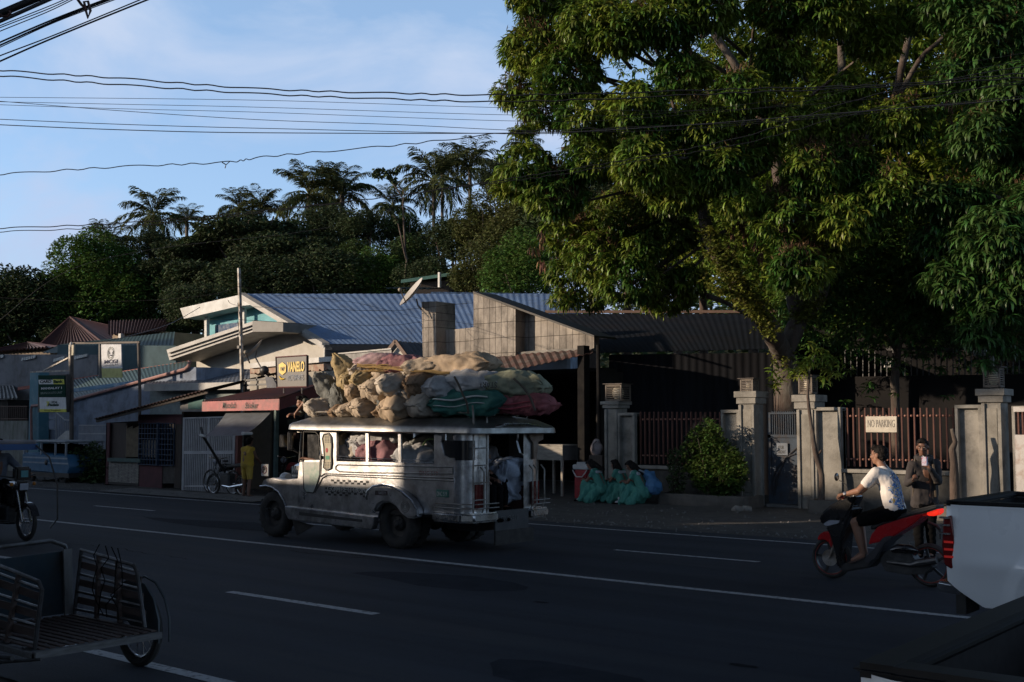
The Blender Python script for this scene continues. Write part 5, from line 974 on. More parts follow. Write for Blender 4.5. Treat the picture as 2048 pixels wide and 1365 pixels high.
for x in (-14.5, -13.6, -12.7, -11.9, -11.2):
    for y in (12.5, 14.02): m.tube([(x, y, z-.02), (x, y+(.1 if y < 13 else -.1), 1.97)], .010, 5)
    m.tube([(x, 12.5, z), (x, 14.02, z)], .012, 5)
m.build('roof_rack', steel, J_)
for (x, z_, w_, h_) in ((-14.98, 1.62, .10, .22), (-14.80, 1.62, .08, .32)):
    m = MB(); m.box((x, Y0-.14, z_), (.035, w_*1.4, h_)); o = m.build('side_mirror', mat('mirror_black', (.02, .02, .022), rough=.4), J_, bevel=.015)
    m = MB(); m.tube([(x, Y0-.1, z_-.1), (-14.78, Y0+.02, z_-.2)], .008, 5); m.build('bracket', blackm, o)
    m = MB(); m.box((x+.02, Y0-.14, z_), (.004, w_*1.1, h_*.85)); m.build('glass', mat('mirror_glass', (.5, .52, .55), rough=.05, metal=1), o)
# ---------------- sacks ----------------
def sack_mesh(L, w, h, seed, ear=.0, sag=.12):
    nu, nv = 40, 56; V = []; random.seed(seed); sd_ = seed*7.3; tw = random.uniform(-.25, .25)
    for i in range(nu+1):
        u = i/nu*2-1; a = abs(u); wz = (max(0, 1-a**2.9))**.60; wx = (1-.26*a**6)*(1-.10*math.sin(u*3+seed)) ; 
        if a > .93: wz = max(wz, .05)
        for j in range(nv):
            t = 2*PI*j/nv+tw*u; c, s = math.cos(t), math.sin(t); c = math.copysign(abs(c)**.85, c); s = math.copysign(abs(s)**.8, s)
            p = Vector((u*L/2*(1+ear*(abs(c)**3)*.12), c*w/2*wx, s*h/2*wz))
            p.z -= sag*h*(1-(2*p.y/w)**2)*.15; p.z = max(p.z, -h*.43+.1*h*a) if s < 0 else p.z
            q = p/max(w, .3)
            f = noise.noise(Vector((q.x*1.1+sd_, q.y*1.6, q.z*1.6)))*.16*h
            f += abs(noise.noise(Vector((q.x*2.2+sd_, t*2.2+q.x*1.2, sd_))))*.24*h*(.6+.5*a**2)-.06*h; f += abs(noise.noise(Vector((q.x*5+sd_, t*5+q.x*3, 2+sd_))))*.10*h*(.6+.5*a); f += noise.noise(Vector((q.x*2.6+sd_, t*.9, 7)))*.10*h
            f += noise.noise(Vector((q.x*1.5+sd_, t*9, 4)))*.10*h*a*a; f += noise.noise(Vector((q.x*11, q.y*11+sd_, q.z*11)))*.02*h
            n_ = Vector((0, p.y/w, p.z/h)); n_ = n_.normalized() if n_.length > 0 else n_
            p += n_*f*(1 if a < .97 else .3); p.x += .03*noise.noise(Vector((j*.5, sd_, i*.05)))*(a > .9)
            V.append(p)
    F_ = [(i*nv+j, (i+1)*nv+j, (i+1)*nv+(j+1) % nv, i*nv+(j+1) % nv) for i in range(nu) for j in range(nv)]+[tuple(range(nv)), tuple(nu*nv+j for j in range(nv-1, -1, -1))]
    return V, F_
def smat(key, c, stripe=None):
    m_ = mat('sack_'+key, c, tuple(x*.62 for x in c), sc=4, rough=.75, bump=.5, bsc=70, dirt=tuple(x*.42 for x in c), dsc=2.2, dfac=.6, trans=.08)
    return m_
SM = dict(beige=smat('beige', (.48, .39, .29)), tan=smat('tan', (.46, .35, .24)), mustard=smat('mustard', (.42, .32, .16)), pale=smat('pale', (.58, .51, .42)), white=smat('white', (.52, .52, .52)), grey=smat('grey', (.17, .18, .17)), green=smat('green', (.03, .17, .14)), pink=smat('pink', (.46, .31, .33)), rose=smat('rose', (.33, .15, .17)), lime=smat('lime', (.27, .29, .20)), brown=smat('brown', (.26, .17, .10)), maroon=smat('maroon', (.32, .09, .10)), blue=smat('bluewhite', (.40, .46, .56)))
def sack(lab, cx, cy, Y, L, w, h, rz, col, seed, tilt=0, roll=0, grp='sacks piled on the jeepney roof', stripe=None, raw=0, at=None):
    if not raw: h *= 1.22; w *= 1.08; L *= .93
    V, F_ = sack_mesh(L, w, h, seed, 1.0); m = MB(); M3 = Matrix.Rotation(R(rz), 3, 'Z') @ Matrix.Rotation(R(tilt), 3, 'Y') @ Matrix.Rotation(R(roll), 3, 'X'); c = at if at is not None else Q(cx, cy, Y)
    t = thing('sack', lab, 'sack', c, 0, grp); m.add([c+M3 @ v for v in V], F_); m.build('bag', SM[col], t, angle=180)
    m = MB()
    for e in (-1, 1):
        p = c+M3 @ Vector((e*L/2*.97, 0, -.02*h)); d = M3 @ Vector((e, 0, .1)); sy = M3 @ Vector((0, 1, 0))
        m.tube([p-sy*w*.26, p+d*.03, p+sy*w*.26], [.016, .028, .016], 6)
        m.tube([p+sy*w*.22, p+sy*w*.36+d*.05+Vector((0, 0, .03))], [.028, .004], 6); m.tube([p-sy*w*.22, p-sy*w*.34+d*.04-Vector((0, 0, .01))], [.028, .004], 6)
    m.build('sewn_end', SM[col], t, angle=180)
    if stripe:
        for (zo, wd, cc) in stripe:
            m = MB(); pts = []
            for k in range(15):
                u = (k/14-.5)*L*.86; yy = -w/2*1.04*(1-.12*abs(u/L*2)**3); pts.append(c+M3 @ Vector((u, yy-.012, zo*h+.02*math.sin(u*9))))
            m.tube(pts, [wd*.5]*15, 6); m.build('stripe', cc, t, angle=180)
    return t
wst = mat('stripe_white', (.45, .48, .46), rough=.7)
sack('pale beige sack with pointed end at the front corner of the jeepney roof', 445, 412, 12.75, .62, .42, .30, 55, 'pale', 1, tilt=8)
sack('dark grey-green sack standing upright near the roof front', 470, 300, 12.9, .62, .34, .26, 20, 'grey', 2, tilt=62)
sack('second dark grey-green sack, squeezed between pale and yellow ones', 548, 362, 12.85, .55, .28, .22, 10, 'grey', 3, tilt=80)
sack('small beige sack lying flat in the bottom row under the yellow ones', 612, 436, 12.65, .5, .38, .20, 70, 'beige', 4)
sack('greyish beige sack with twisted corners, bottom row, fifth from the front', 718, 418, 12.62, .62, .42, .32, 75, 'beige', 5, tilt=5)
sack('large round tan sack facing the road in the bottom row', 930, 414, 12.60, .72, .52, .36, 80, 'tan', 6)
sack('off-white sack with torn corner left of the green striped one', 1085, 396, 12.62, .66, .46, .32, 72, 'pale', 7)
sack('long green sack with white stripes in the bottom row', 1350, 378, 12.72, 1.30, .50, .36, 14, 'green', 8, tilt=-3, stripe=[(.12, .030, wst), (-.10, .014, wst)])
sack('pink-red striped sack at the rear end of the roof', 1670, 392, 13.0, .95, .46, .28, 20, 'maroon', 9, stripe=[(.05, .02, mat('stripe_red', (.35, .05, .07))), (-.15, .02, mat('stripe_red', (.35, .05, .07)))])
sack('tall yellowish sack forming the front peak of the load', 592, 195, 12.95, .74, .40, .32, 40, 'mustard', 10, tilt=52)
sack('yellowish sack standing below the front peak', 640, 300, 12.75, .66, .38, .30, 70, 'mustard', 11, tilt=40)
sack('mustard sack leaning back in the middle row', 735, 262, 12.75, .72, .46, .34, 62, 'mustard', 12, tilt=6)
sack('beige sack in the middle row between mustard and pale ones', 800, 306, 12.62, .66, .46, .36, 66, 'beige', 13, tilt=8)
sack('pale sack with a folded ear in the middle row', 910, 290, 12.60, .80, .50, .38, 58, 'pale', 14, tilt=10)
sack('brownish tan sack standing in the middle row', 1062, 286, 12.62, .60, .40, .38, 75, 'brown', 15, tilt=10)
sack('greyish white sack end left of the printed white sack', 1180, 288, 12.6, .62, .42, .34, 68, 'white', 16)
sk_ = sack('white sack printed with upside-down letters above the green one', 1360, 248, 12.75, 1.05, .44, .30, 12, 'white', 17, tilt=3)
sack('pale green sack with pointed tip at the rear, above the pink-red one', 1625, 272, 13.0, .95, .46, .34, 16, 'lime', 18, tilt=5)
sack('pale pink sack on top of the load, near the front', 800, 132, 13.0, .86, .44, .24, 15, 'pink', 19)
sack('dark rose sack on top of the load behind the pale pink one', 930, 150, 12.85, .74, .42, .26, 25, 'rose', 20)
sack('small beige sack on top between rose and long tan ones', 1045, 165, 12.7, .6, .38, .22, 30, 'beige', 21)
sack('long tan sack lying on top of the load', 1240, 158, 12.9, 1.45, .46, .30, 8, 'tan', 22, tilt=-2)
sack('brown sack top hidden behind the printed white sack', 1480, 240, 13.3, .9, .44, .3, 10, 'lime', 23)
for i, (cx, cy, Y, col, lab) in enumerate(((900, 380, 13.3, 'beige', 'beige sack in the hidden second row, behind the tan one'), (1180, 360, 13.3, 'tan', 'tan sack in the hidden second row, behind the off-white one'), (760, 380, 13.35, 'pale', 'pale sack in the hidden second row, behind the greyish beige one'), (1000, 250, 13.35, 'brown', 'brown sack in the hidden second row of the upper layer'), (1250, 230, 13.4, 'pale', 'pale sack hidden behind the printed white one'), (1500, 380, 13.5, 'beige', 'beige sack behind the green striped one'), (650, 250, 13.4, 'beige', 'beige sack hidden behind the front peak'), (1150, 220, 13.2, 'mustard', 'mustard sack under the long tan one'))):
    sack(lab, cx, cy, Y, .9, .5, .36, 5, col, 30+i)
for i, (cx, cy, Y, L, w, h, rz, col, tl, lab) in enumerate(((668, 330, 12.6, .5, .34, .3, 60, 'tan', 30, 'small tan sack wedged under the mustard one'), (860, 380, 12.7, .5, .36, .28, 50, 'grey', 10, 'dark sack squeezed in the gap left of the round tan one'), (990, 345, 12.65, .5, .34, .24, 70, 'pale', 15, 'small pale sack above the round tan one'), (690, 215, 12.9, .5, .36, .3, 50, 'pale', 20, 'pale sack behind the front peak, under the pink one'), (860, 215, 12.85, .6, .4, .28, 40, 'beige', 5, 'beige sack just under the ropes'), (1015, 235, 12.8, .55, .36, .3, 60, 'pale', 0, 'pale sack under the long tan one'), (1130, 345, 12.7, .5, .34, .26, 60, 'brown', 0, 'brownish sack between two white ones'), (560, 440, 12.7, .45, .34, .22, 60, 'brown', 0, 'small brown sack flat on the roof near the front'), (830, 440, 12.65, .45, .3, .18, 40, 'brown', 0, 'flattened brown sack end between the bottom row sacks'))):
    sack(lab, cx, cy, Y, L, w, h, rz, col, 70+i, tilt=tl)
a = Q(1330, 292, 12.4); text('lettering', 'STARTER', blk, Q(1498, 270, 12.525)+Vector((0, 0, .03)), (-1, .1, .05), .52, .085, sk_, up=(0, 0, -1), label='upside-down black lettering')
m = MB()
for k in range(5):
    pts = [Q(650+(560/11)*i, 148+4.5*i+random.uniform(-5, 5)+k*3, 12.56-.02*k+.10*math.sin(i*.9+k)*.2) for i in range(12)]; m.tube(pts, .008, 5)
for k in range(6): pts = [Q(700+60*math.sin(j*.8+k)+20*k, 170+22*math.cos(j*.9+k), 12.5) for j in range(9)]; m.tube(pts, .005, 4)
props(m.build('rope', mat('yellow_rope', (.26, .17, .06), rough=.9)), 'yellowish rope bundle tied over the upper sacks', 'rope')
for i, (pts, lab) in enumerate((([(1240, 225), (1265, 270), (1290, 330), (1315, 380), (1325, 450)], 'dark strap tied over the green striped sack'), ([(1600, 235), (1660, 290), (1700, 350), (1730, 430)], 'dark strap tied over the rear pink-red sack'))):
    m = MB(); m.tube([Q(x, y, 12.42+.28*(i)) for x, y in pts], .016, 6); props(m.build('strap', mat('strap_brown', (.06, .045, .03))), lab, 'strap', 'straps over the load')
grp = 'sacks inside the jeepney'
sack('mustard striped sack behind the first jeepney window', 595, 600, 12.75, .6, .42, .34, 70, 'mustard', 51, grp=grp)
sack('white sack behind the second jeepney window', 800, 603, 12.75, .7, .5, .32, 20, 'white', 52, grp=grp)
sack('small white sack between the first two windows', 680, 615, 12.7, .45, .3, .42, 80, 'white', 53, grp=grp)
sack('off-white sack low behind the first jeepney window', 610, 682, 12.7, .7, .45, .32, 30, 'pale', 54, grp=grp)
sack('reddish brown sack low behind the second jeepney window', 808, 685, 12.7, .72, .5, .36, 15, 'rose', 55, grp=grp)
sack('grey sack low behind the third jeepney window', 1015, 705, 12.75, .7, .5, .38, 30, 'white', 56, grp=grp)
sack('grey sack leaning up behind the third jeepney window', 1085, 655, 13.0, .6, .4, .4, 50, 'grey', 57, tilt=20, grp=grp)
bc = QX(1545, 850, -11.42)
t = sack('bulging bluish white sack in the open rear doorway of the jeepney', 1500, 880, 12.75, .72, .50, .50, 84, 'blue', 58, tilt=60, grp=grp, at=bc)
t.location = t.location
m = MB(); m.tube([Q(1050, 640, 12.6), Q(1065, 612, 12.6), Q(1090, 600, 12.6), Q(1112, 604, 12.6)], .014, 6); props(m.build('green_strap', mat('lime_strap', (.30, .42, .16))), 'curved light green strap seen in the third jeepney window', 'strap')
# ================= VEHICLES =================
def S(cx, cy, Y=13.5): return PY(1600+cx/2.703, 860+cy/2.703, Y)
gblk = mat('gloss_black', (.008, .008, .009), (.014, .014, .015), sc=4, rough=.18, coat=.4)
mblk = mat('matt_black', (.016, .016, .017), (.03, .03, .03), sc=9, rough=.6)
redp = mat('red_plastic', (.42, .012, .014), (.34, .01, .012), sc=3, rough=.2, coat=.5)
def slab(name, pts, y, th, m_, par, fn=S, bevel=.012, seg=2, ref=13.5):
    P = [fn(*p) for p in pts]; m = MB(); m.prism([Vector((p.x, y, p.z)) for p in P], (0, th, 0)); return m.build(name, m_, par, fixn=True, bevel=bevel, seg=seg)
t = SCOOT = thing('scooter', 'red and black scooter ridden by the man in the white T-shirt', 'scooter', (-5.4, 13.5, 0))
def mwheel(par, c, r, w, spokes=5, red_rim=True):
    o = bpy.data.objects.new('wheel', None); COL.objects.link(o); o.parent = par; m = MB(); h = w/2
    m.lathe([(r*.80, -h*.6), (r*.86, -h), (r*.95, -h*.8), (r, 0), (r*.95, h*.8), (r*.86, h), (r*.80, h*.6)], c, (0, 1, 0), 40, cap=False); m.build('tyre', rubber, o, angle=50)
    m = MB(); m.lathe([(r*.82, -h*.7), (r*.76, -h*.6), (r*.74, 0), (r*.76, h*.6), (r*.82, h*.7)], c, (0, 1, 0), 40, cap=False); m.lathe([(.001, -.05), (.04, -.05), (.045, 0), (.04, .05), (.001, .05)], c, (0, 1, 0), 16)
    c = V3(c)
    for k in range(spokes): a = 2*PI*k/spokes+.4; d = V3((math.cos(a), 0, math.sin(a))); d2 = V3((math.cos(a+.14), 0, math.sin(a+.14))); m.bar(c+d*.03, c+d2*r*.77, .022 if spokes < 12 else .004, .03 if spokes < 12 else .004)
    m.build('rim', mat('scooter_rim', (.05, .05, .05), rough=.4, metal=.5), o)
    if red_rim: m = MB(); m.lathe([(r*.775, -h*.72), (r*.80, -h*.74)], c, (0, 1, 0), 40, cap=False); m.build('rim_stripe', mat('rim_red', (.35, .04, .03)), o)
    return o
fw = S(172, 702); fw.z = .255; rw = S(705, 735); rw.z = .255
mwheel(t, fw, .255, .09); mwheel(t, rw, .255, .11)
m = MB(); m.lathe([(.03, 0), (.10, 0), (.10, .004), (.03, .004)], fw+V3((0, -.055, 0)), (0, -1, 0), 24); m.build('brake_disc', steel, t)
m = MB()
for dy in (-.065, .065): m.tube([fw+V3((0, dy, 0)), fw+V3((.06, dy, .15)), S(232, 500)+V3((0, dy, 0))], .018, 8)
m.build('fork', steel, t)
slab('front_mudguard', [(105, 592), (118, 562), (150, 545), (178, 550), (196, 640), (182, 636), (165, 600), (140, 590), (118, 596)], 13.42, .16, redp, t)
slab('front_cowl', [(122, 490), (136, 448), (185, 405), (240, 378), (262, 372), (300, 350), (330, 352), (300, 420), (258, 500), (238, 520), (180, 518), (135, 505)], 13.38, .24, gblk, t, bevel=.04, seg=3)
slab('front_light', [(148, 505), (180, 485), (238, 487), (228, 505), (195, 518), (160, 515)], 13.372, .256, mat('lamp_lens', (.35, .37, .42), rough=.08), t, bevel=.005)
slab('leg_shield', [(165, 518), (258, 495), (300, 420), (318, 420), (262, 560), (250, 690), (262, 740), (232, 740), (214, 640), (190, 560)], 13.33, .34, gblk, t, bevel=.03)
slab('footboard', [(240, 722), (360, 694), (400, 670), (455, 600), (480, 600), (450, 690), (390, 742), (255, 766)], 13.34, .32, mblk, t, bevel=.02)
slab('side_trim', [(372, 700), (430, 640), (480, 575), (520, 566), (535, 572), (490, 610), (440, 690), (400, 715)], 13.315, .37, mat('trim_grey', (.05, .05, .055), rough=.3), t)
slab('body_cover', [(398, 614), (415, 560), (450, 518), (540, 488), (640, 458), (690, 448), (694, 458), (640, 505), (540, 566), (470, 598)], 13.33, .34, redp, t, bevel=.03, seg=3, )
slab('seat', [(395, 528), (420, 505), (520, 470), (640, 428), (740, 404), (764, 406), (768, 424), (700, 446), (600, 470), (470, 512), (420, 540)], 13.36, .28, mblk, t, bevel=.03, seg=3)
slab('tail_light', [(700, 444), (716, 434), (762, 426), (764, 448), (742, 464), (704, 462)], 13.40, .2, mat('tail_glow', (.9, .03, .01), (.8, .02, .01), emit=.7), t, bevel=.008)
slab('engine', [(450, 700), (475, 660), (520, 640), (600, 636), (640, 700), (700, 705), (735, 735), (700, 775), (600, 780), (480, 760)], 13.38, .2, mat('engine_dark', (.03, .03, .03), (.07, .07, .07), sc=12, rough=.5, metal=.4), t)
m = MB(); m.tube([S(495, 650, 13.36), S(530, 640, 13.36), S(595, 645, 13.36), S(640, 655, 13.36)], [.03, .05, .05, .02], 10); m.build('air_box', gblk, t)
m = MB(); m.tube([S(470, 715, 13.37), S(600, 730, 13.37), S(640, 720, 13.35), S(740, 705, 13.35)], [.018, .03, .045, .045], 10); m.build('exhaust', mat('exhaust', (.12, .12, .12), rough=.35, metal=.7), t)
m = MB(); m.tube([S(690, 500, 13.55), S(740, 520, 13.55), S(775, 560, 13.55)], .02, 6); m.box(S(770, 560, 13.5), (.02, .16, .12)); m.build('rear_mudguard', mblk, t)
m = MB(); m.tube([S(205, 362, 13.28), S(245, 366, 13.36), S(285, 366, 13.5), S(290, 360, 13.7), S(270, 350, 13.85)], .014, 8); m.build('handlebar', mblk, t)
m = MB(); m.tube([S(205, 362, 13.28), S(235, 366, 13.34)], .02, 8); m.build('grip', redp, t)
for Yh in (13.33, 13.75):
    m = MB(); m.tube([S(258, 330, Yh), S(252, 300, Yh), S(228, 280, Yh), S(212, 275, Yh)], .006, 6); o = m.build('mirror_stem', mblk, t)
    m = MB(); m.ell(S(198, 255, Yh), (.018, .06, .05)); m.build('mirror', gblk, o)
# ---------------- helper: people from world joints ----------------
def wj(loc, yaw, D):
    i = (Matrix.Translation(loc) @ Matrix.Rotation(yaw, 4, 'Z')).inverted(); return {k: i @ V3(v) for k, v in D.items()}
def wd(yaw, d): return Matrix.Rotation(-yaw, 3, 'Z') @ V3(d)
tshirt = mat('white_tshirt', (.70, .66, .62), (.60, .56, .53), sc=5, rough=.85)
blackc = mat('black_cloth', (.005, .005, .006), (.008, .008, .008), sc=6, rough=1, spec=.04)
loc = Vector((-5.2, 13.5, 0)); yaw = R(90)
W_ = dict(pel=S(515, 432), chest=S(480, 285), neck=S(445, 200), head=S(426, 138), shL=S(412, 232, 13.30), shR=S(440, 232, 13.70), elL=S(318, 330, 13.20), elR=S(330, 330, 13.78), wrL=S(240, 350, 13.26), wrR=S(262, 352, 13.80),
          hipL=S(500, 445, 13.40), hipR=S(520, 440, 13.60), knL=S(298, 500, 13.36), knR=S(320, 485, 13.74), anL=S(340, 668, 13.38), anR=S(350, 650, 13.66), toL=S(282, 704, 13.36), toR=S(300, 690, 13.66))
J = wj(loc, yaw, W_)
rider, JJ = person('person', 'man in white printed T-shirt and black shorts riding the red scooter', loc, yaw, J, hf=(.0, 1, .02), sk=skin, shirt=tshirt, sleeve=.30, pants=blackc, leg=.40, bulk=1.03, vox=.0075,
    hands={'L': (wd(yaw, (-1, 0, -.25)), wd(yaw, (0, 0, -1)), 1.0, 1), 'R': (wd(yaw, (-1, 0, -.25)), wd(yaw, (0, 0, -1)), 1.0, -1)})
from mathutils.bvhtree import BVHTree
def decal(par, on, o, ux, uy, w, h, d, m_, name='print', nx=24, ny=34, shape=None, off=.004):
    me = on.data; bv = BVHTree.FromPolygons([v.co for v in me.vertices], [p.vertices for p in me.polygons]); vs = {}; m = MB(); idx = {}
    for i in range(nx+1):
        for j in range(ny+1):
            q = o+ux*w*(i/nx-.5)+uy*h*(j/ny-.5); hit = bv.ray_cast(q, d)
            if hit[0] is not None: idx[i, j] = len(m.v); m.v.append(hit[0]-d*off)
    for i in range(nx):
        for j in range(ny):
            if all(k in idx for k in ((i, j), (i+1, j), (i+1, j+1), (i, j+1))) and (shape is None or shape(i/nx, j/ny)): m.f.append((idx[i, j], idx[i+1, j], idx[i+1, j+1], idx[i, j+1])); m.mi.append(0)
    return m.build(name, m_, par, world=False, angle=180)
shirt = [c for c in rider.children if c.name.startswith('shirt')][0]
pm = bpy.data.materials.new('shirt_print'); pm.use_nodes = True; n_ = pm.node_tree.nodes; l_ = pm.node_tree.links; b_ = n_['Principled BSDF']; b_.inputs['Roughness'].default_value = .8
tcx = n_.new('ShaderNodeTexCoord'); nz = n_.new('ShaderNodeTexNoise'); nz.inputs['Scale'].default_value = 11; nz.inputs['Detail'].default_value = 4; nz.inputs['Distortion'].default_value = 2; l_.new(tcx.outputs['Object'], nz.inputs['Vector'])
rp = n_.new('ShaderNodeValToRGB'); rp.color_ramp.interpolation = 'CONSTANT'; e = rp.color_ramp.elements; e[0].color = (.02, .03, .07, 1); e[1].position = .42; e[1].color = (.05, .16, .42, 1)
for ps, cc in ((.49, (.55, .52, .48, 1)), (.53, (.30, .22, .06, 1)), (.58, (.10, .30, .62, 1)), (.64, (.03, .03, .05, 1)), (.70, (.45, .12, .08, 1))): q = e.new(ps); q.color = cc
l_.new(nz.outputs['Fac'], rp.inputs[0]); l_.new(rp.outputs[0], b_.inputs['Base Color'])
dn_ = wd(yaw, (-.75, .6, .1)).normalized(); ux = dn_.cross(V3((0, 0, 1))).normalized(); uy = V3((0, 0, 1))
cc_ = JJ['pel'].lerp(JJ['chest'], .72)
decal(rider, shirt, cc_-dn_*.6+uy*.0, ux, uy, .24, .46, dn_, pm, shape=lambda u, v: ((u-.5)/.46)**2*(1+.6*math.sin(v*19))+((v-.5)/.5)**2 < .85+.25*noise.noise(Vector((u*7, v*9, 0))))
m = MB(); w0 = JJ['wrL'].lerp(JJ['elL'], .10); dd = (JJ['elL']-JJ['wrL']).normalized(); m.lathe([(.031, -.008), (.034, 0), (.031, .008)], w0, dd, 20, cap=False); xx, yy_ = frame(dd); m.lathe([(.001, .03), (.02, .03), (.021, .04), (.001, .042)], w0, wd(yaw, (0, -1, .4)), 16); m.build('wristwatch', chrome, rider, world=False)
for A in ('L', 'R'):
    a = JJ['an'+A]; q = JJ['to'+A]; m = MB(); m.prism([a+V3((-.045, -.03, -.055)), a+V3((.045, -.03, -.055)), q+V3((.05, 0, -.035)), q+V3((0, .05, -.04)), q+V3((-.05, 0, -.035))], (0, 0, .015)); m.tube([q+V3((-.04, -.06, -.02)), q+V3((0, -.03, .03)), q+V3((.04, -.06, -.02))], .006, 5); m.build('sandal', mat('sandal', (.10, .06, .05), rough=.8), rider, world=False, fixn=True)
# ---------------- pickups ----------------
pwhite = mat('pickup_white', (.84, .84, .83), (.80, .80, .79), sc=1, rough=.22, coat=.6)
def pickup(label, x0, y0, grp):
    t = thing('pickup_truck', label, 'pickup truck', (x0, y0+.9, 0), 0, grp); Wd = 1.8; H_ = 1.235
    def side(yb, yt_in, sgn):
        # curved bedside: sections along x
        def fn(u, v):
            x = x0+2.35*u; z = .42+(H_-.42)*v; bow = .035*math.sin(PI*min(1, v*1.05))+.02*math.exp(-((v-.42)/.10)**2)*math.exp(-((x-x0-.55)/.5)**2)
            arch = math.hypot(x-(x0+1.05), z-.42); 
            if arch < .62: bow += .05*max(0, 1-abs(arch-.50)/.12)
            if u < .06: bow -= .07*(1-u/.06)**1.5
            if v < .12: x += .0
            return Vector((x, yb-sgn*bow, z))
        m = MB(); nu, nv = 90, 44; vs = [fn(i/nu, j/nv) for i in range(nu+1) for j in range(nv+1)]; fs = []
        for v in vs:
            dx, dz_ = v.x-(x0+1.05), v.z-.40; rr_ = math.hypot(dx, dz_)
            if .40 < rr_ < .445: v.x = x0+1.05+dx/rr_*.445; v.z = .40+dz_/rr_*.445
            lim = .42+(.30-(v.x-x0))*.62
            if v.x-x0 < .32 and v.z < lim: v.z = lim
        for i in range(nu):
            for j in range(nv):
                c = (vs[i*(nv+1)+j]+vs[(i+1)*(nv+1)+j+1])/2
                if math.hypot(c.x-(x0+1.05), c.z-.40) < .43: continue
                if abs(vs[i*(nv+1)+j].z-vs[i*(nv+1)+j+1].z)+abs(vs[(i+1)*(nv+1)+j].z-vs[(i+1)*(nv+1)+j+1].z) < 1e-5: continue
                q = (i*(nv+1)+j, (i+1)*(nv+1)+j, (i+1)*(nv+1)+j+1, i*(nv+1)+j+1); fs.append(q if sgn > 0 else q[::-1])
        m.add(vs, fs); m.build('bedside', pwhite, t, angle=60)
    side(y0, 0, 1); side(y0+Wd, 0, -1)
    for ya_ in (y0+.02, y0+Wd-.16): m = MB(); m.bb(x0+.02, x0+2.35, ya_, ya_+.14, H_-.012, H_+.03); m.build('bed_rail', mat('rail_black', (.008, .008, .009), rough=.55, spec=.25), t, bevel=.02, seg=2)
    m = MB(); m.bb(x0-.01, x0+.13, y0+.02, y0+Wd-.02, H_-.012, H_+.032); m.build('tailgate_cap', mat('rail_black', (.012, .012, .013), rough=.35), t, bevel=.02, seg=2)
    m = MB(); m.bb(x0+.02, x0+.07, y0+.14, y0+Wd-.14, .58, H_-.05); m.build('tailgate', pwhite, t, bevel=.01)
    m = MB(); m.bb(x0+.10, x0+2.3, y0+.16, y0+Wd-.16, .66, .70)
    for k in range(14): y = y0+.22+k*.1; m.bb(x0+.13, x0+2.3, y, y+.05, .70, .715)
    for yy in (y0+.12, y0+Wd-.16): m.bb(x0+.10, x0+2.35, yy, yy+.04, .62, H_-.02)
    m.bb(x0+.08, x0+.11, y0+.14, y0+Wd-.14, .66, H_-.02); m.bb(x0+2.3, x0+2.34, y0+.14, y0+Wd-.14, .66, H_-.02)
    for k in range(18): x = x0+.2+k*.12; m.bb(x, x+.05, y0+.16, y0+.175, .7, H_-.1); m.bb(x, x+.05, y0+Wd-.175, y0+Wd-.16, .7, H_-.1)
    m.build('bed_liner', mat('liner', (.016, .016, .017), (.024, .024, .025), sc=20, rough=.8, spec=.15), t)
    for yy, s in ((y0, 1), (y0+Wd, -1)):
        m = MB(); P = [(x0-.005, .74), (x0-.02, .9), (x0-.005, 1.12), (x0+.06, 1.15), (x0+.085, .98), (x0+.12, .73), (x0+.05, .71)]; m.prism([Vector((x, yy-s*.012, z)) for x, z in P], (0, s*.14, 0)); o = m.build('tail_lamp', mat('red_lamp', (.16, .01, .01), (.12, .008, .008), rough=.1), t, fixn=True, bevel=.01)
        for z_ in (.80, .86, .92): m = MB(); m.bb(x0+.0, x0+.075, yy-s*.018, yy-s*.010, z_, z_+.018); m.build('lit_bar', mat('lamp_bar', (.8, .03, .02), emit=.12), o)
        for z_ in (.99, 1.06, 1.12): m = MB(); m.bb(x0-.03, x0+.055, yy-s*.03, yy+s*.02, z_, z_+.014); m.build('chrome_bar', chrome, o)
    m = MB(); m.prism([V3((x0-.12, y0+.12, .50)), V3((x0-.12, y0+Wd-.12, .50)), V3((x0+.02, y0+Wd-.03, .50)), V3((x0+.12, y0+Wd-.03, .50)), V3((x0+.12, y0+.03, .50)), V3((x0+.02, y0+.03, .50))], (0, 0, .09)); m.build('rear_bumper', mat('bumper_chrome', (.5, .5, .5), (.45, .45, .46), sc=3, rough=.12, metal=1), t, fixn=True, bevel=.02, seg=2)
    m = MB(); m.bb(x0+.06, x0+.14, y0+.06, y0+.4, .34, .5); m.build('mud_flap', rubber, t)
    # cab and front
    for nm, P, mm in (('cab', [(2.42, .45), (2.42, 1.2), (2.5, 1.72), (2.7, 1.78), (3.7, 1.76), (4.25, 1.22), (5.15, 1.08), (5.22, .5), (4.9, .42)], pwhite),):
        m = MB(); m.prism([Vector((x0+x, y0+.04, z)) for x, z in P], (0, Wd-.08, 0)); m.build(nm, mm, t, fixn=True, bevel=.06, seg=3)
    m = MB(); m.prism([Vector((x0+x, y0+.03, z)) for x, z in ((2.6, 1.2), (2.66, 1.62), (3.3, 1.66), (3.65, 1.62), (4.05, 1.22))], (0, Wd-.06, 0)); m.build('window', mat('dark_glass', (.02, .025, .03), rough=.1), t, fixn=True)
    m = MB()
    for yy in (y0+.025, y0+Wd-.035): m.bb(x0+3.2, x0+3.215, yy, yy+.01, .5, 1.6)
    m.build('door_gap', blackm, t)
    for x in (1.05, 4.35):
        for yy in (y0+.13, y0+Wd-.13): wheel(t, (x0+x, yy, .37), .37, .24, rim=chrome, tread=False)
    m = MB(); m.bb(x0+.2, x0+5, y0+.45, y0+.55, .4, .52); m.bb(x0+.2, x0+5, y0+Wd-.55, y0+Wd-.45, .4, .52); m.build('chassis', blackm, t); return t
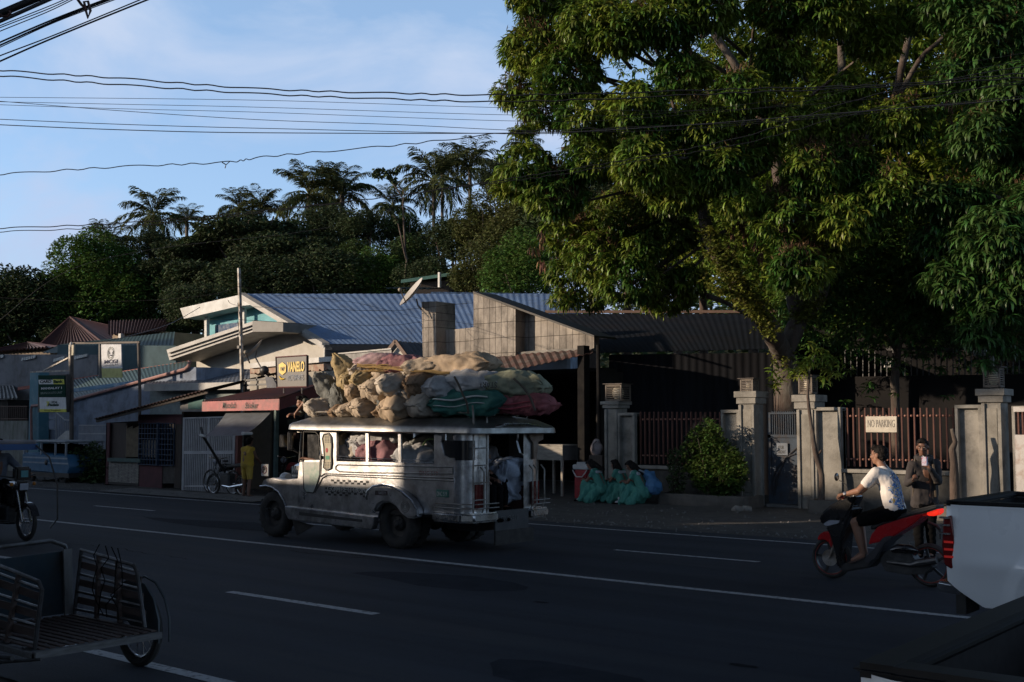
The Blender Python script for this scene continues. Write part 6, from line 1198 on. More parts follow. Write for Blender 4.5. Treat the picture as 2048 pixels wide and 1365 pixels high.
pickup('moving white pickup at the right edge, red tail lamp lit, behind the scooter rider', -3.29, 9.62, 'white pickups at the right')
pickup('parked white pickup cut by the bottom right corner with empty black-lined bed', -1.38, 3.22, 'white pickups at the right').location.z = -.06
# ---------------- cargo pedicab ----------------
woodm = mat('old_slats', (.085, .055, .045), (.045, .032, .028), sc=6, rough=.85, stretch=(1, 6, 6)); tubm = mat('cart_tube', (.10, .10, .105), (.05, .045, .04), sc=10, rough=.4, metal=.6)
def C4(cx, cy, Y): return PY(cx/2.703, 860+cy/2.703, Y)
t = CART = thing('cargo_sidecar', 'empty slatted cargo tricycle cart standing on the near roadside', 'cargo cart', (-8.2, 4.5, 0))
YR, YL, XF, XB = 4.99, 4.05, -7.56, -8.78
m = MB(); m.bar((XF, YL-.02, .32), (XF, YR+.03, .32), .05, .045); m.bar((XB, YL, .32), (XB, YR, .32), .04); m.bar((XB, YL, .32), (XF, YL, .31), .04); m.bar((XB, YR, .32), (XF, YR, .31), .04); m.build('bed_frame', mat('grey_wood', (.15, .145, .14), (.09, .085, .08), sc=8, rough=.8, stretch=(6, 1, 6)), t)
for k in range(13): y = YL+.03+k*.073; m = MB(); m.bb(XB+.02, XF-.02, y, y+.045, .345, .357); m.build('floor_slat', woodm, t, bevel=.003)
m = MB()
for x in (-8.5, -8.1, -7.75): m.bar((x, YL, .335), (x, YR, .335), .03)
m.build('cross_bars', tubm, t)
tr0, tr1 = C4(440, 648, YR), C4(742, 735, YR); tl0 = C4(-120, 690, YL); tl1 = C4(228, 825, YL)
for nm, a, b, yy in (('far', tr0, tr1, YR), ('near', tl0, tl1, YL)):
    zb = .36; a.x = max(a.x, XB-.1); b_ = V3((XF-(.16 if yy > 4.5 else .03), yy, zb)); a_ = V3((XB+.05, yy, zb))
    m = MB(); m.tube([a_, a, a.lerp(b, .5), b-V3((.05, 0, 0)), b-V3((0, 0, .05)), b_], .016, 8); m.build('side_hoop', tubm, t)
    for k in range(7):
        f = (k+.55)/7.3; p, q = a_.lerp(a, f), b_.lerp(b, f); m = MB()
        if k % 2: m.bar(p+V3((0, .02, 0)), q+V3((0, .02, 0)), .008, .055); m.build('side_slat', woodm, t)
        else: m.tube([p, q], .011, 6); m.build('side_tube', tubm, t)
    for f in (.33, .66): m = MB(); m.bar(a_.lerp(b_, f), a.lerp(b, f), .03, .03); m.build('side_post', woodm, t)
b0, b1 = C4(45, 700, YL+.1), C4(392, 650, YR-.05)
m = MB(); m.prism([V3((XB-.02, YL+.02, .36)), V3((XB-.02, YR-.03, .36)), V3((XB-.06, YR-.03, PX(392/2.703, 860+650/2.703, XB-.06).z)), V3((XB-.06, YL+.02, PX(40/2.703, 860+705/2.703, XB-.06).z))], (-.012, 0, 0)); m.build('headboard', mat('headboard_sheet', (.010, .020, .028), (.020, .032, .04), sc=4, rough=.7, spec=.2, dirt=(.018, .015, .012), dsc=4), t, fixn=True)
m = MB(); zt = PX(340/2.703, 860+597/2.703, XB).z; m.tube([(XB-.04, YL-.05, .5), (XB-.04, YL-.03, zt-.12), (XB-.04, YL+.06, zt-.03), (XB-.04, YR-.18, zt), (XB-.04, YR-.05, zt-.05), (XB-.04, YR-.01, zt-.16), (XB-.04, YR, .36)], .018, 8); m.build('rear_hoop', tubm, t)
m = MB(); m.bar((XB+.03, YR-.04, .36), (XB-.02, YR-.04, .88), .07, .02); m.build('pale_plank', mat('pale_plank', (.12, .115, .11), (.08, .075, .07), sc=5, stretch=(5, 5, 1)), t)
def bwheel(par, c, r, sp=20, nm='wheel', rt=.022):
    o = bpy.data.objects.new(nm, None); COL.objects.link(o); o.parent = par; c = V3(c); m = MB()
    m.tube([c+V3((math.cos(2*PI*k/32)*r, 0, math.sin(2*PI*k/32)*r)) for k in range(32)], rt, 8, closed=True); m.build('tyre', rubber, o)
    m = MB(); m.tube([c+V3((math.cos(2*PI*k/32)*(r-rt*1.3), 0, math.sin(2*PI*k/32)*(r-rt*1.3))) for k in range(32)], rt*.45, 6, closed=True); m.tube([c-V3((0, .04, 0)), c+V3((0, .04, 0))], .022, 8)
    for k in range(sp): a = 2*PI*k/sp; m.tube([c+V3((0, .03*(-1)**k, 0)), c+V3((math.cos(a)*(r-rt), 0, math.sin(a)*(r-rt)))], .0022, 4)
    m.build('rim', chrome, o); return o
bwheel(t, (-8.09, 5.18, .29), .265, rt=.032)
m = MB(); P = [V3((-8.09+math.cos(a)*.36, 5.12, .29+math.sin(a)*.40)) for a in [R(x) for x in (-10, 15, 40, 65, 90, 120, 150)]]; m.prism(P+[V3((-8.09, 5.12, .3))], (0, .015, 0)); m.tube([p+V3((0, .1, 0)) for p in P], .01, 5); m.build('mudguard', mat('mudguard', (.04, .05, .055), rough=.5), t, fixn=True)
m = MB(); random.seed(4)
for k in range(4): x = -8.3+k*.12; m.tube([V3((x+random.uniform(-.1, .1)*(j > 0), YR-.05-.02*k, .95-.09*j)) for j in range(7)], .005, 4)
m.build('tied_rope', blackc, t)
m = MB(); m.tube([(-7.6, 3.9, .32), (-8.3, 3.75, .30), (-8.9, 3.7, .5), (-9.2, 3.7, .9)], .018, 8); m.tube([(-8.3, 3.75, .30), (-8.5, 3.72, .8)], .016, 8); m.tube([(-7.5, 4.05, .3), (-7.9, 3.85, .25), (-8.5, 3.8, .25)], .012, 6); m.build('cycle_frame', tubm, t)
bwheel(t, (-8.15, 3.72, .31), .28, nm='wheel'); m = MB(); m.lathe([(.07, -.005), (.09, 0), (.07, .005)], (-8.5, 3.7, .3), (0, 1, 0), 20); m.build('chainring', tubm, t)
# ---------------- passenger motor tricycle (left edge) ----------------
t = TRI = thing('motor_tricycle', 'dark motorcycle with canopied sidecar coming along the near lane at the left edge', 'tricycle', (-18.6, 9.3, 0))
YM = 9.4
def T2(cx, cy, Y=YM): return PY(cx/3.412, 620+cy/3.412, Y)
fwc = V3((-18.0, YM, .31)); bwheel(t, fwc, .275, 24, rt=.035); bwheel(t, fwc-V3((1.25, 0, 0)), .275, 24, rt=.04)
m = MB()
for dy in (-.07, .07): m.tube([fwc+V3((0, dy, 0)), fwc+V3((-.22, dy, .55)), fwc+V3((-.26, dy, .68))], .018, 8)
m.build('fork', chrome, t)
m = MB(); P = [fwc+V3((math.cos(R(a))*.325, -.06, math.sin(R(a))*.325)) for a in (20, 45, 70, 95, 120, 150)]; m.prism(P+[fwc+V3((math.cos(R(a))*.30, -.06, math.sin(R(a))*.30)) for a in (150, 120, 95, 70, 45, 20)], (0, .12, 0)); m.build('mudguard', gblk, t, fixn=True)
m = MB(); m.bb(-18.24, -18.11, YM-.10, YM+.10, .80, .96); o = m.build('headlight', gblk, t, bevel=.03, seg=2); m = MB(); m.bb(-18.115, -18.095, YM-.075, YM+.075, .82, .93); m.build('lens', mat('lamp_lens', (.35, .37, .42), rough=.08), o, bevel=.02)
m = MB(); m.bb(-18.28, -18.12, YM-.13, YM+.13, .98, 1.2); m.build('fairing', gblk, t, bevel=.03, seg=2)
m = MB(); m.bb(-18.115, -18.10, YM-.06, YM+.06, 1.03, 1.14); m.build('teal_badge', mat('teal_badge', (.05, .22, .24), rough=.4), t)
for dy in (-.19, .19): m = MB(); m.ell((-18.15, YM+dy, .92), (.03, .03, .03)); m.build('indicator', mat('amber', (.5, .18, .02), rough=.2), t)
m = MB(); m.prism([(-18.25, YM-.1, .55), (-18.2, YM-.1, .85), (-18.5, YM-.1, .95), (-18.9, YM-.1, .88), (-18.9, YM-.1, .55)], (0, .2, 0)); m.build('tank', gblk, t, fixn=True, bevel=.04, seg=2)
m = MB(); m.bb(-19.5, -18.85, YM-.13, YM+.13, .76, .86); m.build('seat', mblk, t, bevel=.03)
m = MB(); m.bb(-18.9, -18.4, YM-.13, YM+.13, .25, .55); m.build('engine', mat('engine_dark', (.03, .03, .03)), t, bevel=.03)
m = MB(); m.tube([(-18.4, YM-.33, 1.06), (-18.3, YM-.1, 1.02), (-18.3, YM+.1, 1.02), (-18.4, YM+.33, 1.06)], .013, 6); m.build('handlebar', mblk, t)
m = MB(); m.bb(-20.2, -18.35, YM-1.25, YM+.35, 1.56, 1.63); m.build('canopy', mat('canopy_cloth', (.24, .22, .22), (.14, .14, .16), sc=3, rough=.8), t, bevel=.03, seg=2)
m = MB(); m.bb(-18.37, -18.33, YM-1.25, YM+.33, 1.47, 1.57); m.build('canopy_fringe', mat('fringe_blue', (.03, .08, .20), rough=.7), t)
m = MB(); m.tube([(-18.35, YM+.3, 1.55), (-18.0, YM+.36, 1.35), (-17.75, YM+.38, .9), (-17.72, YM+.38, .35), (-17.8, YM+.3, .2)], .014, 6); m.tube([(-18.35, YM-1.2, 1.55), (-17.9, YM-1.2, 1.2), (-17.8, YM-1.2, .4)], .014, 6)
for x in (-18.4, -20.1):
    for y in (YM-1.2, YM-.4): m.tube([(x, y, .3), (x, y, 1.56)], .014, 6)
m.tube([(-20.1, YM-1.2, .35), (-17.9, YM-1.2, .35), (-17.8, YM-.4, .35), (-20.1, YM-.4, .35)], .02, 6, closed=True); m.tube([(-18.9, YM-.4, .35), (-18.9, YM, .35)], .02, 6); m.build('sidecar_frame', tubm, t)
m = MB(); m.bb(-20.05, -18.2, YM-1.2, YM-.42, .30, .85); m.build('sidecar_body', mat('sidecar_dark', (.03, .035, .05), rough=.3), t, bevel=.05, seg=2)
bwheel(t, (-19.2, YM-1.32, .28), .25, nm='wheel', rt=.035)
loc = Vector((-19.0, YM, 0)); yaw = R(-90)
person('person', 'tricycle driver in pale shirt at the left edge', loc, yaw, dict(pel=(0, -.12, .95), chest=(0, -.08, 1.22), neck=(0, -.05, 1.40), head=(0, -.02, 1.53), shL=(-.18, -.06, 1.34), shR=(.18, -.06, 1.34), elL=(-.27, .16, 1.16), elR=(.27, .16, 1.16), wrL=(-.3, .42, 1.09), wrR=(.3, .42, 1.09), hipL=(-.09, -.1, .9), hipR=(.09, -.1, .9), knL=(-.22, .30, .82), knR=(.22, .30, .82), anL=(-.2, .14, .38), anR=(.2, .14, .38), toL=(-.2, .3, .33), toR=(.2, .3, .33)), shirt=mat('pale_shirt', (.10, .12, .16)), pants=blackc, leg=.9, sk=skind, vox=.012, face=False, shoe=blackc)
person('person', 'passenger in white sitting behind the tricycle driver', Vector((-19.5, YM+.05, 0)), yaw, dict(pel=(0, -.12, .97), chest=(0, -.10, 1.24), neck=(0, -.08, 1.42), head=(.02, -.05, 1.55), shL=(-.17, -.08, 1.36), shR=(.17, -.08, 1.36), elL=(-.24, .08, 1.14), elR=(.24, .08, 1.14), wrL=(-.16, .28, 1.1), wrR=(.16, .28, 1.1), hipL=(-.09, -.1, .92), hipR=(.09, -.1, .92), knL=(-.24, .26, .85), knR=(.24, .26, .85), anL=(-.24, .1, .42), anR=(.24, .1, .42), toL=(-.24, .25, .38), toR=(.24, .25, .38)), shirt=tshirt, pants=blackc, leg=.9, sk=skind, vox=.012, face=False, shoe=blackc)
# ---------------- parked blue tricycle cab ----------------
t = thing('parked_tricycle', 'parked sky-blue striped passenger tricycle beside the bank sign', 'tricycle', (-35.3, 19.7, 0))
bl1 = mat('sky_blue', (.03, .13, .24), (.025, .10, .19), sc=4, rough=.4); m = MB(); m.prism([(-36.8, 19.0, .35), (-33.9, 19.0, .3), (-33.75, 19.0, .55), (-33.95, 19.0, .92), (-36.8, 19.0, .95)], (0, 1.3, 0)); m.build('body', bl1, t, fixn=True, bevel=.04)
for z in (.62, .78): m = MB(); m.bb(-36.7, -33.86+(.62-z)*.3, 18.985, 18.998, z, z+.05); m.build('stripe', mat('stripe_pale', (.30, .36, .42)), t)
m = MB(); m.bb(-36.9, -34.0, 18.95, 20.35, 1.30, 1.37); m.build('roof', mat('roof_grey', (.30, .33, .36)), t, bevel=.03)
m = MB()
for x in (-36.7, -35.6, -34.7, -34.05):
    for y in (19.02, 20.28): m.bar((x, y, .9), (x, y, 1.32), .05)
m.build('roof_posts', mat('roof_grey', (.30, .33, .36)), t)
m = MB(); m.bb(-36.6, -34.2, 19.6, 19.7, .9, 1.25); m.build('seatback', blackc, t)
for x in (-34.3, -36.3): wheel(t, (x, 19.1, .22), .22, .10, tread=False)
m = MB(); m.ell((-35.2, 18.98, .66), (.09, .03, .09)); m.build('round_lamp', blackm, t)
m = MB(); m.bb(-36.9, -33.8, 18.99, 20.3, .2, .34); m.build('skirt', blackm, t)
# ---------------- bicycles / motorcycles by the motor shop ----------------
def motorbike(label, x, y, s, col):
    t = thing('parked_motorcycle', label, 'motorcycle', (x, y, 0), 0, 'motorcycles at the repair shop'); bwheel(t, (x-.62, y, .29), .26, 20, rt=.03); bwheel(t, (x+.62, y, .29), .26, 20, rt=.035)
    m = MB(); m.prism([(x-.35, y-.1, .62), (x-.2, y-.1, .85), (x+.1, y-.1, .84), (x+.2, y-.1, .7)], (0, .2, 0)); m.build('tank', col, t, fixn=True, bevel=.04, seg=2); m = MB(); m.prism([(x+.05, y-.12, .74), (x+.1, y-.12, .82), (x+.8, y-.12, .9), (x+.8, y-.12, .8)], (0, .24, 0)); m.build('seat', mblk, t, fixn=True, bevel=.02)
    m = MB(); m.tube([(x-.62, y-.06, .29), (x-.4, y-.06, .95)], .016, 6); m.tube([(x-.62, y+.06, .29), (x-.4, y+.06, .95)], .016, 6); m.tube([(x-.35, y-.32, 1.02), (x-.4, y, .96), (x-.35, y+.32, 1.02)], .012, 6); m.tube([(x+.62, y, .29), (x+.1, y, .35), (x-.1, y, .8)], .02, 6); m.build('frame', chrome, t)
    m = MB(); m.bb(x-.2, x+.2, y-.12, y+.12, .25, .6); m.build('engine', mat('engine_dark', (.03, .03, .03)), t, bevel=.04); m = MB(); m.ell((x-.5, y, .92), (.07, .09, .09)); m.build('headlight', mat('lamp_lens', (.35, .37, .42)), t); m = MB(); m.tube([(x-.1, y-.1, .28), (x+.3, y-.14, .25), (x+.85, y-.14, .33)], [.02, .035, .04], 8); m.build('exhaust', chrome, t); return t
motorbike('dark motorcycle parked under the tarp left of the person in yellow', PY(455, 980, 18.6).x, 18.6, 1, gblk)
motorbike('motorcycle with silver wheels standing deep inside the open motor shop', PY(590, 960, 20.3).x, 20.3, 1, mat('tank_red', (.25, .02, .02), rough=.3))
t = thing('bicycle', 'old bicycle leaning on the white gate under the tarp', 'bicycle', (PY(440, 985, 18.9).x, 18.9, 0)); x = t.location.x
bwheel(t, (x-.5, 18.95, .33), .31, 20); bwheel(t, (x+.5, 18.95, .33), .31, 20)
m = MB(); m.tube([(x-.5, 18.95, .33), (x-.32, 18.93, .85), (x-.28, 18.93, .98)], .014, 6); m.tube([(x-.34, 18.93, .8), (x+.05, 18.95, .35), (x+.15, 18.95, .85), (x-.33, 18.93, .84)], .014, 6); m.tube([(x+.5, 18.95, .33), (x+.15, 18.95, .8)], .01, 6); m.tube([(x+.5, 18.95, .33), (x+.05, 18.95, .35)], .01, 6); m.tube([(x-.25, 18.7, 1.0), (x-.28, 18.93, .98), (x-.25, 19.1, 1.0)], .011, 6); m.build('frame', mat('bike_grey', (.2, .2, .2), rough=.4), t); m = MB(); m.ell((x+.15, 18.95, .9), (.12, .06, .03)); m.build('saddle', mblk, t)
# ================= FENCE =================
YF = 23.4
plaster = mat('fence_plaster', (.27, .255, .225), (.19, .18, .16), sc=2.2, rough=.92, bump=.35, bsc=35, dirt=(.075, .07, .06), dsc=1.5, dfac=.75)
rustbar = mat('rust_bar', (.095, .034, .022), (.060, .024, .017), sc=5, rough=.8)
cagem = mat('lamp_cage', (.16, .13, .10), (.10, .08, .065), sc=8, rough=.7)
globem = mat('lamp_globe', (.75, .68, .52), (.6, .52, .38), sc=5, rough=.4)
def K7(cx, cy, Y=YF): return PY(1420+cx/3.261, 700+cy/3.261, Y)
def FX(px, Y=YF): return PY(px, 900, Y).x
def FZ(px, py, Y=YF): return PY(px, py, Y).z
def pier(t, x0, x1, ytop, capy, d=.42):
    a, b = FX(x0), FX(x1); zt = FZ((x0+x1)/2, ytop); zc = FZ((x0+x1)/2, capy); w = b-a
    m = MB(); m.bb(a, b, YF, YF+d, -.05, zc); m.build('pier', plaster, t, bevel=.01)
    m = MB(); m.bb(a+.09, b-.09, YF-.012, YF+.02, .35, zc-.12); m.build('pier_recess', mat('fence_plaster_dark', (.24, .225, .195), (.15, .14, .12), sc=3, rough=.95, bump=.4, bsc=50), t, bevel=.004)
    for x in (a, b-.07): m = MB(); m.bb(x, x+.07, YF-.05, YF, -.05, zc-.02); m.build('pier_edge', plaster, t, bevel=.006)
    h = (zt-zc)/2; m = MB(); m.bb(a-.05, b+.05, YF-.06, YF+d+.05, zc, zc+h-.004); m.bb(a-.09, b+.09, YF-.1, YF+d+.09, zc+h, zt); m.build('cap', plaster, t, bevel=.008); return a, b, zt
def cage(label, x0, x1, y0, y1, grp='caged lamps on the fence pillars'):
    a, b = FX(x0), FX(x1); z0, z1 = FZ((x0+x1)/2, y1), FZ((x0+x1)/2, y0); w = b-a; c = V3(((a+b)/2, YF+.2, z0)); d = w*.9
    t = thing('pillar_lamp', label, 'lamp', c, 0, grp); m = MB(); y0_, y1_ = YF+.2-d/2, YF+.2+d/2
    for x in (a, b):
        for y in (y0_, y1_): m.bar((x, y, z0), (x, y, z1), .03)
    for z in (z0+.015, z1-.015):
        m.bar((a, y0_, z), (b, y0_, z), .03); m.bar((a, y1_, z), (b, y1_, z), .03); m.bar((a, y0_, z), (a, y1_, z), .03); m.bar((b, y0_, z), (b, y1_, z), .03)
    m.build('cage_frame', cagem, t)
    m = MB(); n = 9
    for k in range(1, n):
        z = z0+(z1-z0)*k/n; m.bar((a, y0_, z), (b, y0_, z), .012, .018); m.bar((a, y1_, z), (b, y1_, z), .012, .018); m.bar((a, y0_, z), (a, y1_, z), .012, .018); m.bar((b, y0_, z), (b, y1_, z), .012, .018)
    m.build('cage_slats', cagem, t)
    m = MB(); m.bb(a-.06, b+.06, y0_-.06, y1_+.06, z1+.002, z1+.02); m.build('lid', mat('lamp_lid', (.06, .045, .035)), t)
    m = MB(); m.ell((c.x, c.y, (z0+z1)/2), (w*.33, w*.33, (z1-z0)*.42), 12, 18); m.build('globe', globem, t, angle=180)
    m = MB(); m.bb(c.x-.06, c.x+.06, c.y-.06, c.y+.06, z0-.05, z0+.02); m.build('base', plaster, t)
# perimeter wall with bar panels
t = FEN = thing('perimeter_fence', 'grey plastered fence wall with caged-lamp pillars and rust-red bar panels', 'fence', (FX(1500), YF, 0))
pier(t, 1211, 1236, 803, 817); pier(t, 1480, 1511, 783, 808); pier(t, 1596, 1629, 790, 818); pier(t, 1966, 2006, 778, 805)
def fpanel(x0, x1, ytop, ybot_bar=None, fr=.055, dark=True, nm='wall_panel', lowy=930):
    a, b = FX(x0), FX(x1); zt = FZ((x0+x1)/2, ytop); m = MB(); m.bb(a, b, YF+.10, YF+.22, -.05, zt-.03); m.build(nm, plaster, t)
    m = MB(); m.bb(a, b, YF-.02, YF+.26, zt-.07, zt); m.bb(b-.07, b, YF-.02, YF+.24, .0 if not dark else .0, zt-.07); m.bb(a, a+.06, YF-.02, YF+.24, .0, zt-.07); m.build('panel_frame', plaster, t, bevel=.005)
fpanel(1236, 1270, 826); fpanel(1443, 1480, 820); fpanel(1629, 1683, 815); fpanel(1912, 1966, 810); fpanel(2026, 2100, 812)
def bars(x0, x1, ytop, ybot, rails, ledge):
    a, b = FX(x0), FX(x1); n = int((b-a)/.125); zb = FZ((x0+x1)/2, ybot)
    for k in range(n):
        x = a+(b-a)*(k+.5)/n; px = x0+(x1-x0)*(k+.5)/n; m = MB(); m.bar((x, YF+.12, zb), (x, YF+.12, FZ(px, ytop)), .05, .03); m.build('bar', rustbar, t)
    for y in rails:
        z = FZ((x0+x1)/2, y); m = MB(); m.tube([(a, YF+.16, z), (b, YF+.16, z)], .02, 6)
        for k in range(n): x = a+(b-a)*(k+.5)/n+.0625; m.ell((x, YF+.13, z), (.024, .024, .024), 6, 8)
        m.build('rail', mat('rail_pink', (.33, .17, .13), (.2, .09, .06), sc=9, rough=.6), t)
    zl = FZ((x0+x1)/2, ledge); m = MB(); m.bb(a-.03, b+.03, YF-.06, YF+.3, zl-.07, zl+.01); m.build('ledge', plaster, t, bevel=.008)
    m = MB(); m.bb(a-.03, b+.03, YF+.02, YF+.22, -.05, zl-.07); m.build('base_wall', mat('base_plaster', (.10, .095, .085), (.05, .048, .043), sc=2.5, rough=.95, bump=.3, bsc=30, dirt=(.025, .025, .022), dsc=2), t)  # darker plaster tone on the wall below the ledge
bars(1272, 1441, 824, 930, (839, 913), 934); bars(1686, 1911, 816, 936, (832, 921), 942)
for lab, q in (('caged lamp on the leftmost fence pillar, in deep shade', (1213, 1243, 769, 803)), ('caged lamp on the pillar left of the blue gate', (1481, 1504, 758, 791-4)), ('caged lamp behind the crooked sapling right of the blue gate', (1598, 1623, 752, 788)), ('largest caged lamp, on the far right pillar', (1970, 2001, 735, 775))): cage(lab, *q)
# blue gate
t = thing('blue_gate', 'blue-grey sheet metal gate with barred top between the two pillars', 'gate', (FX(1560), YF+.25, 0)); gbl = mat('gate_blue', (.050, .065, .085), (.035, .045, .06), sc=3, rough=.8, spec=.15, dirt=(.06, .045, .035), dsc=3)
a, b = FX(1527), FX(1598); z1 = FZ(1565, 825); m = MB(); m.bb(a, a+.07, YF+.22, YF+.30, .12, z1); m.bb(b-.06, b, YF+.22, YF+.30, .12, z1); m.bb(a, b, YF+.22, YF+.30, FZ(1565, 876), FZ(1565, 870)); m.bb(a+.07, b-.06, YF+.22, YF+.30, .12, .2); m.bb(a+.07, b-.06, YF+.22, YF+.30, z1-.04, z1); m.build('frame', gbl, t)
m = MB(); m.bb(a+.07, b-.06, YF+.25, YF+.27, .2, FZ(1565, 876)); m.build('sheet', gbl, t)
for k in range(13): x = a+.1+(b-a-.2)*k/12; m = MB(); m.bar((x, YF+.26, FZ(1565, 870)), (x, YF+.26, z1+.03), .02); m.build('bar', gbl, t)
m = MB(); m.tube([(b-.08-.75*math.cos(u), YF+.24, .25+1.0*math.sin(u)*1.0) for u in [R(k*9) for k in range(9, -1, -1)]][:9], .02, 6); m.tube([(a+.12, YF+.24, .3), (a+.22, YF+.24, .75), (a+.42, YF+.24, 1.15), (b-.1, YF+.24, 1.42)], .022, 6); m.build('curved_ornament', mat('gate_dark', (.02, .022, .028)), t)
m = MB(); z = FZ(1557, 898); m.bb(FX(1545), FX(1567), YF+.2, YF+.22, FZ(1556, 911), FZ(1556, 887)); o = m.build('small_sign', mat('faded_sign', (.13, .15, .18)), t)
text('lettering', 'FOR\nRENT', blackm, (FX(1549), YF+.196, FZ(1556, 908)), X_, FX(1563)-FX(1549), .18, o)
m = MB(); m.bb(FX(1527), FX(1600), YF+.1, YF+.5, -.05, .11); props(m.build('gate_step', kerbm), 'low concrete sill under the blue gate', 'step')
t = thing('white_gate', 'white and rust panelled gate cut by the right edge', 'gate', (FX(2048), YF, 0)); a, b = FX(2030), FX(2130)
m = MB(); m.bb(a, b, YF-.02, YF+.06, .15, FZ(2040, 870)); m.build('panel', mat('white_rusty', (.42, .40, .38), (.25, .16, .12), sc=4, lo=.5, hi=.7), t)
for k in range(16): x = a+.08*k; m = MB(); m.bar((x, YF, FZ(2040, 870)), (x, YF, FZ(2040, 822)), .03); m.build('bar', rustbar, t)
m = MB(); m.bb(a, b, YF-.03, YF+.05, FZ(2040, 824), FZ(2040, 814)); m.bb(a+.12, b-.1, YF-.035, YF-.02, FZ(2040, 920), FZ(2040, 890)); m.build('rail', mat('white_rusty', (.42, .40, .38)), t)
# signs on the fence
t = thing('hand_painted_sign', 'pale rectangular sign with faded NO PARKING lettering tied to the rust-red bars', 'sign', (FX(1762), YF, FZ(1762, 865)))
m = MB(); m.bb(FX(1731), FX(1793), YF+.04, YF+.06, FZ(1762, 865), FZ(1762, 833)); m.build('board', mat('sign_board', (.50, .46, .38), (.40, .36, .30), sc=5, rough=.85), t)
text('lettering', 'NO PARKING', mat('sign_faded', (.22, .20, .17)), (FX(1735), YF+.037, FZ(1762, 855)), X_, FX(1789)-FX(1735), .16, t)
m = MB(); random.seed(9)
for k in range(5): x = FX(1500)+random.uniform(-.05, .05); z = 1.75-k*.07; m.tube([(x-.05, YF-.018, z), (x, YF-.018, z+.03), (x+.04, YF-.018, z-.03)], .008, 4)
m.build('painted_scrawl', blackm, FEN)
# planters
def planter(label, x0, x1, Y, y1=1018):
    a, b = FX(x0, Y), FX(x1, Y); t = thing('planter', label, 'planter', ((a+b)/2, Y, 0), 0, 'low concrete planters at the fence'); pts = []
    out = [(a, YF-.05), (a+.02, Y+.1), (a+.12, Y), (b-.12, Y), (b-.02, Y+.1), (b, YF-.05)]; inn = [(b-.1, YF-.05), (b-.1, Y+.14), (b-.18, Y+.1), (a+.18, Y+.1), (a+.1, Y+.14), (a+.1, YF-.05)]
    m = MB(); m.prism([V3((x, y, -.05)) for x, y in out+inn], (0, 0, .36)); m.build('rim', mat('damp_concrete', (.11, .10, .088), (.065, .06, .053), sc=3, rough=.95, bump=.4, bsc=30), t, fixn=True, bevel=.012)
    m = MB(); m.bb(a+.1, b-.1, Y+.1, YF-.06, 0, .27); m.build('soil', dirtm, t); return t
planter('long low planter holding the leafy bush', 1308, 1492, 22.55); planter('low planter at the foot of the crooked sapling', 1607, 1698, 22.6); planter('low planter under the rust-red bars behind the boy', 1860, 1960, 22.4)
random.seed(12); 
for i, (px, lab) in enumerate(((1490, 'grey rock at the foot of the pillar left of the gate'), (1478, 'smaller rock beside the planter corner'))):
    c = V3((FX(px, 22.3), 22.3-.1*i, .05)); m = MB(); m.ell(c, (.16-.04*i, .13, .09), 7, 9); me_o = m.build('rock', concm); me = me_o.data
    for v in me.vertices: v.co *= 1+.3*noise.noise(v.co*9)
    props(me_o, lab, 'rock')
# ================= SHACK, SHOP, SIGNS =================
def Y3(cx, cy, Y): return PY(330+cx/3.032, 560+cy/3.032, Y)
def Y2(cx, cy, Y): return PY(cx/3.412, 620+cy/3.412, Y)
YS = 19.3
t = thing('rust_roofed_shack', 'dark shack with rusty sloping roof, blue lattice and woven bamboo counter', 'shack', (Y2(1000, 848, YS).x, YS, 0))
lo_ = Y2(640, 745, 18.6); hi_ = Y2(1400, 545, 18.6); lb = lo_+V3((.3, 2.6, .62)); hb = hi_+V3((.3, 2.6, .62)); lo_.z += .0
m = MB(); m.corr(lo_, hi_, hb, lb, .17, .016, th=.02); m.build('roof', rustr, t, angle=60); m = MB(); m.bar(lo_-UP*.06+YV*.1, hi_-UP*.06+YV*.1, .05, .09); m.build('roof_beam', darkw, t)
x0, x1 = Y2(722, 900, YS).x, Y2(1262, 900, YS).x
def zr(x): return lo_.z+(hi_.z-lo_.z)*(x-lo_.x)/(hi_.x-lo_.x)-.05
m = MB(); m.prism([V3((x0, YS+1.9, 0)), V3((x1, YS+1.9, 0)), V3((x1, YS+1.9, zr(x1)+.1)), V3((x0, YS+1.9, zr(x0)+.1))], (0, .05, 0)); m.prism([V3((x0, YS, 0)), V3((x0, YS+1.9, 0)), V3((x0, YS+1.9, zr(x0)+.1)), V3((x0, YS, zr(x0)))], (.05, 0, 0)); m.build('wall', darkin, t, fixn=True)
def wpan(nm, cx0, cx1, cyt, cyb, m_, y=YS, th=.04):
    a, b = Y2(cx0, 900, y).x, Y2(cx1, 900, y).x; m = MB(); m.bb(a, b, y, y+th, max(-.03, Y2(cx0, cyb, y).z), min(Y2(cx0, cyt, y).z, zr(a))); return m.build(nm, m_, t)
maroon = mat('maroon_wall', (.10, .035, .04), (.065, .026, .03), sc=3, rough=.85)
wpan('side_post', 722, 745, 740, 1190, maroon); wpan('red_wall', 955, 1110, 1060, 1215, maroon); wpan('upper_wall', 940, 1260, 600, 780, maroon); wpan('corner_wall', 1195, 1262, 780, 1215, darkw)
wpan('dark_boards', 735, 860, 740, 1015, mat('dark_boards', (.030, .022, .02), (.05, .035, .03), sc=5, stretch=(8, 1, .5)), YS+.08)
for k in range(14): wpan('bamboo_slat', 860+k*6.5, 864+k*6.5, 790+(k*37 % 20), 1005, mat('bamboo', (.20, .16, .10), (.12, .09, .06), sc=6, rough=.7), YS+.03, .015)
for k in range(10): wpan('board', 1112+k*8.5, 1118+k*8.5, 1055, 1185, mat('grey_boards', (.09, .08, .07), (.05, .045, .04), sc=6), YS+.02, .015)
wpan('counter', 735, 955, 1010, 1035, mat('counter_green', (.06, .11, .10)), YS-.1, .2)
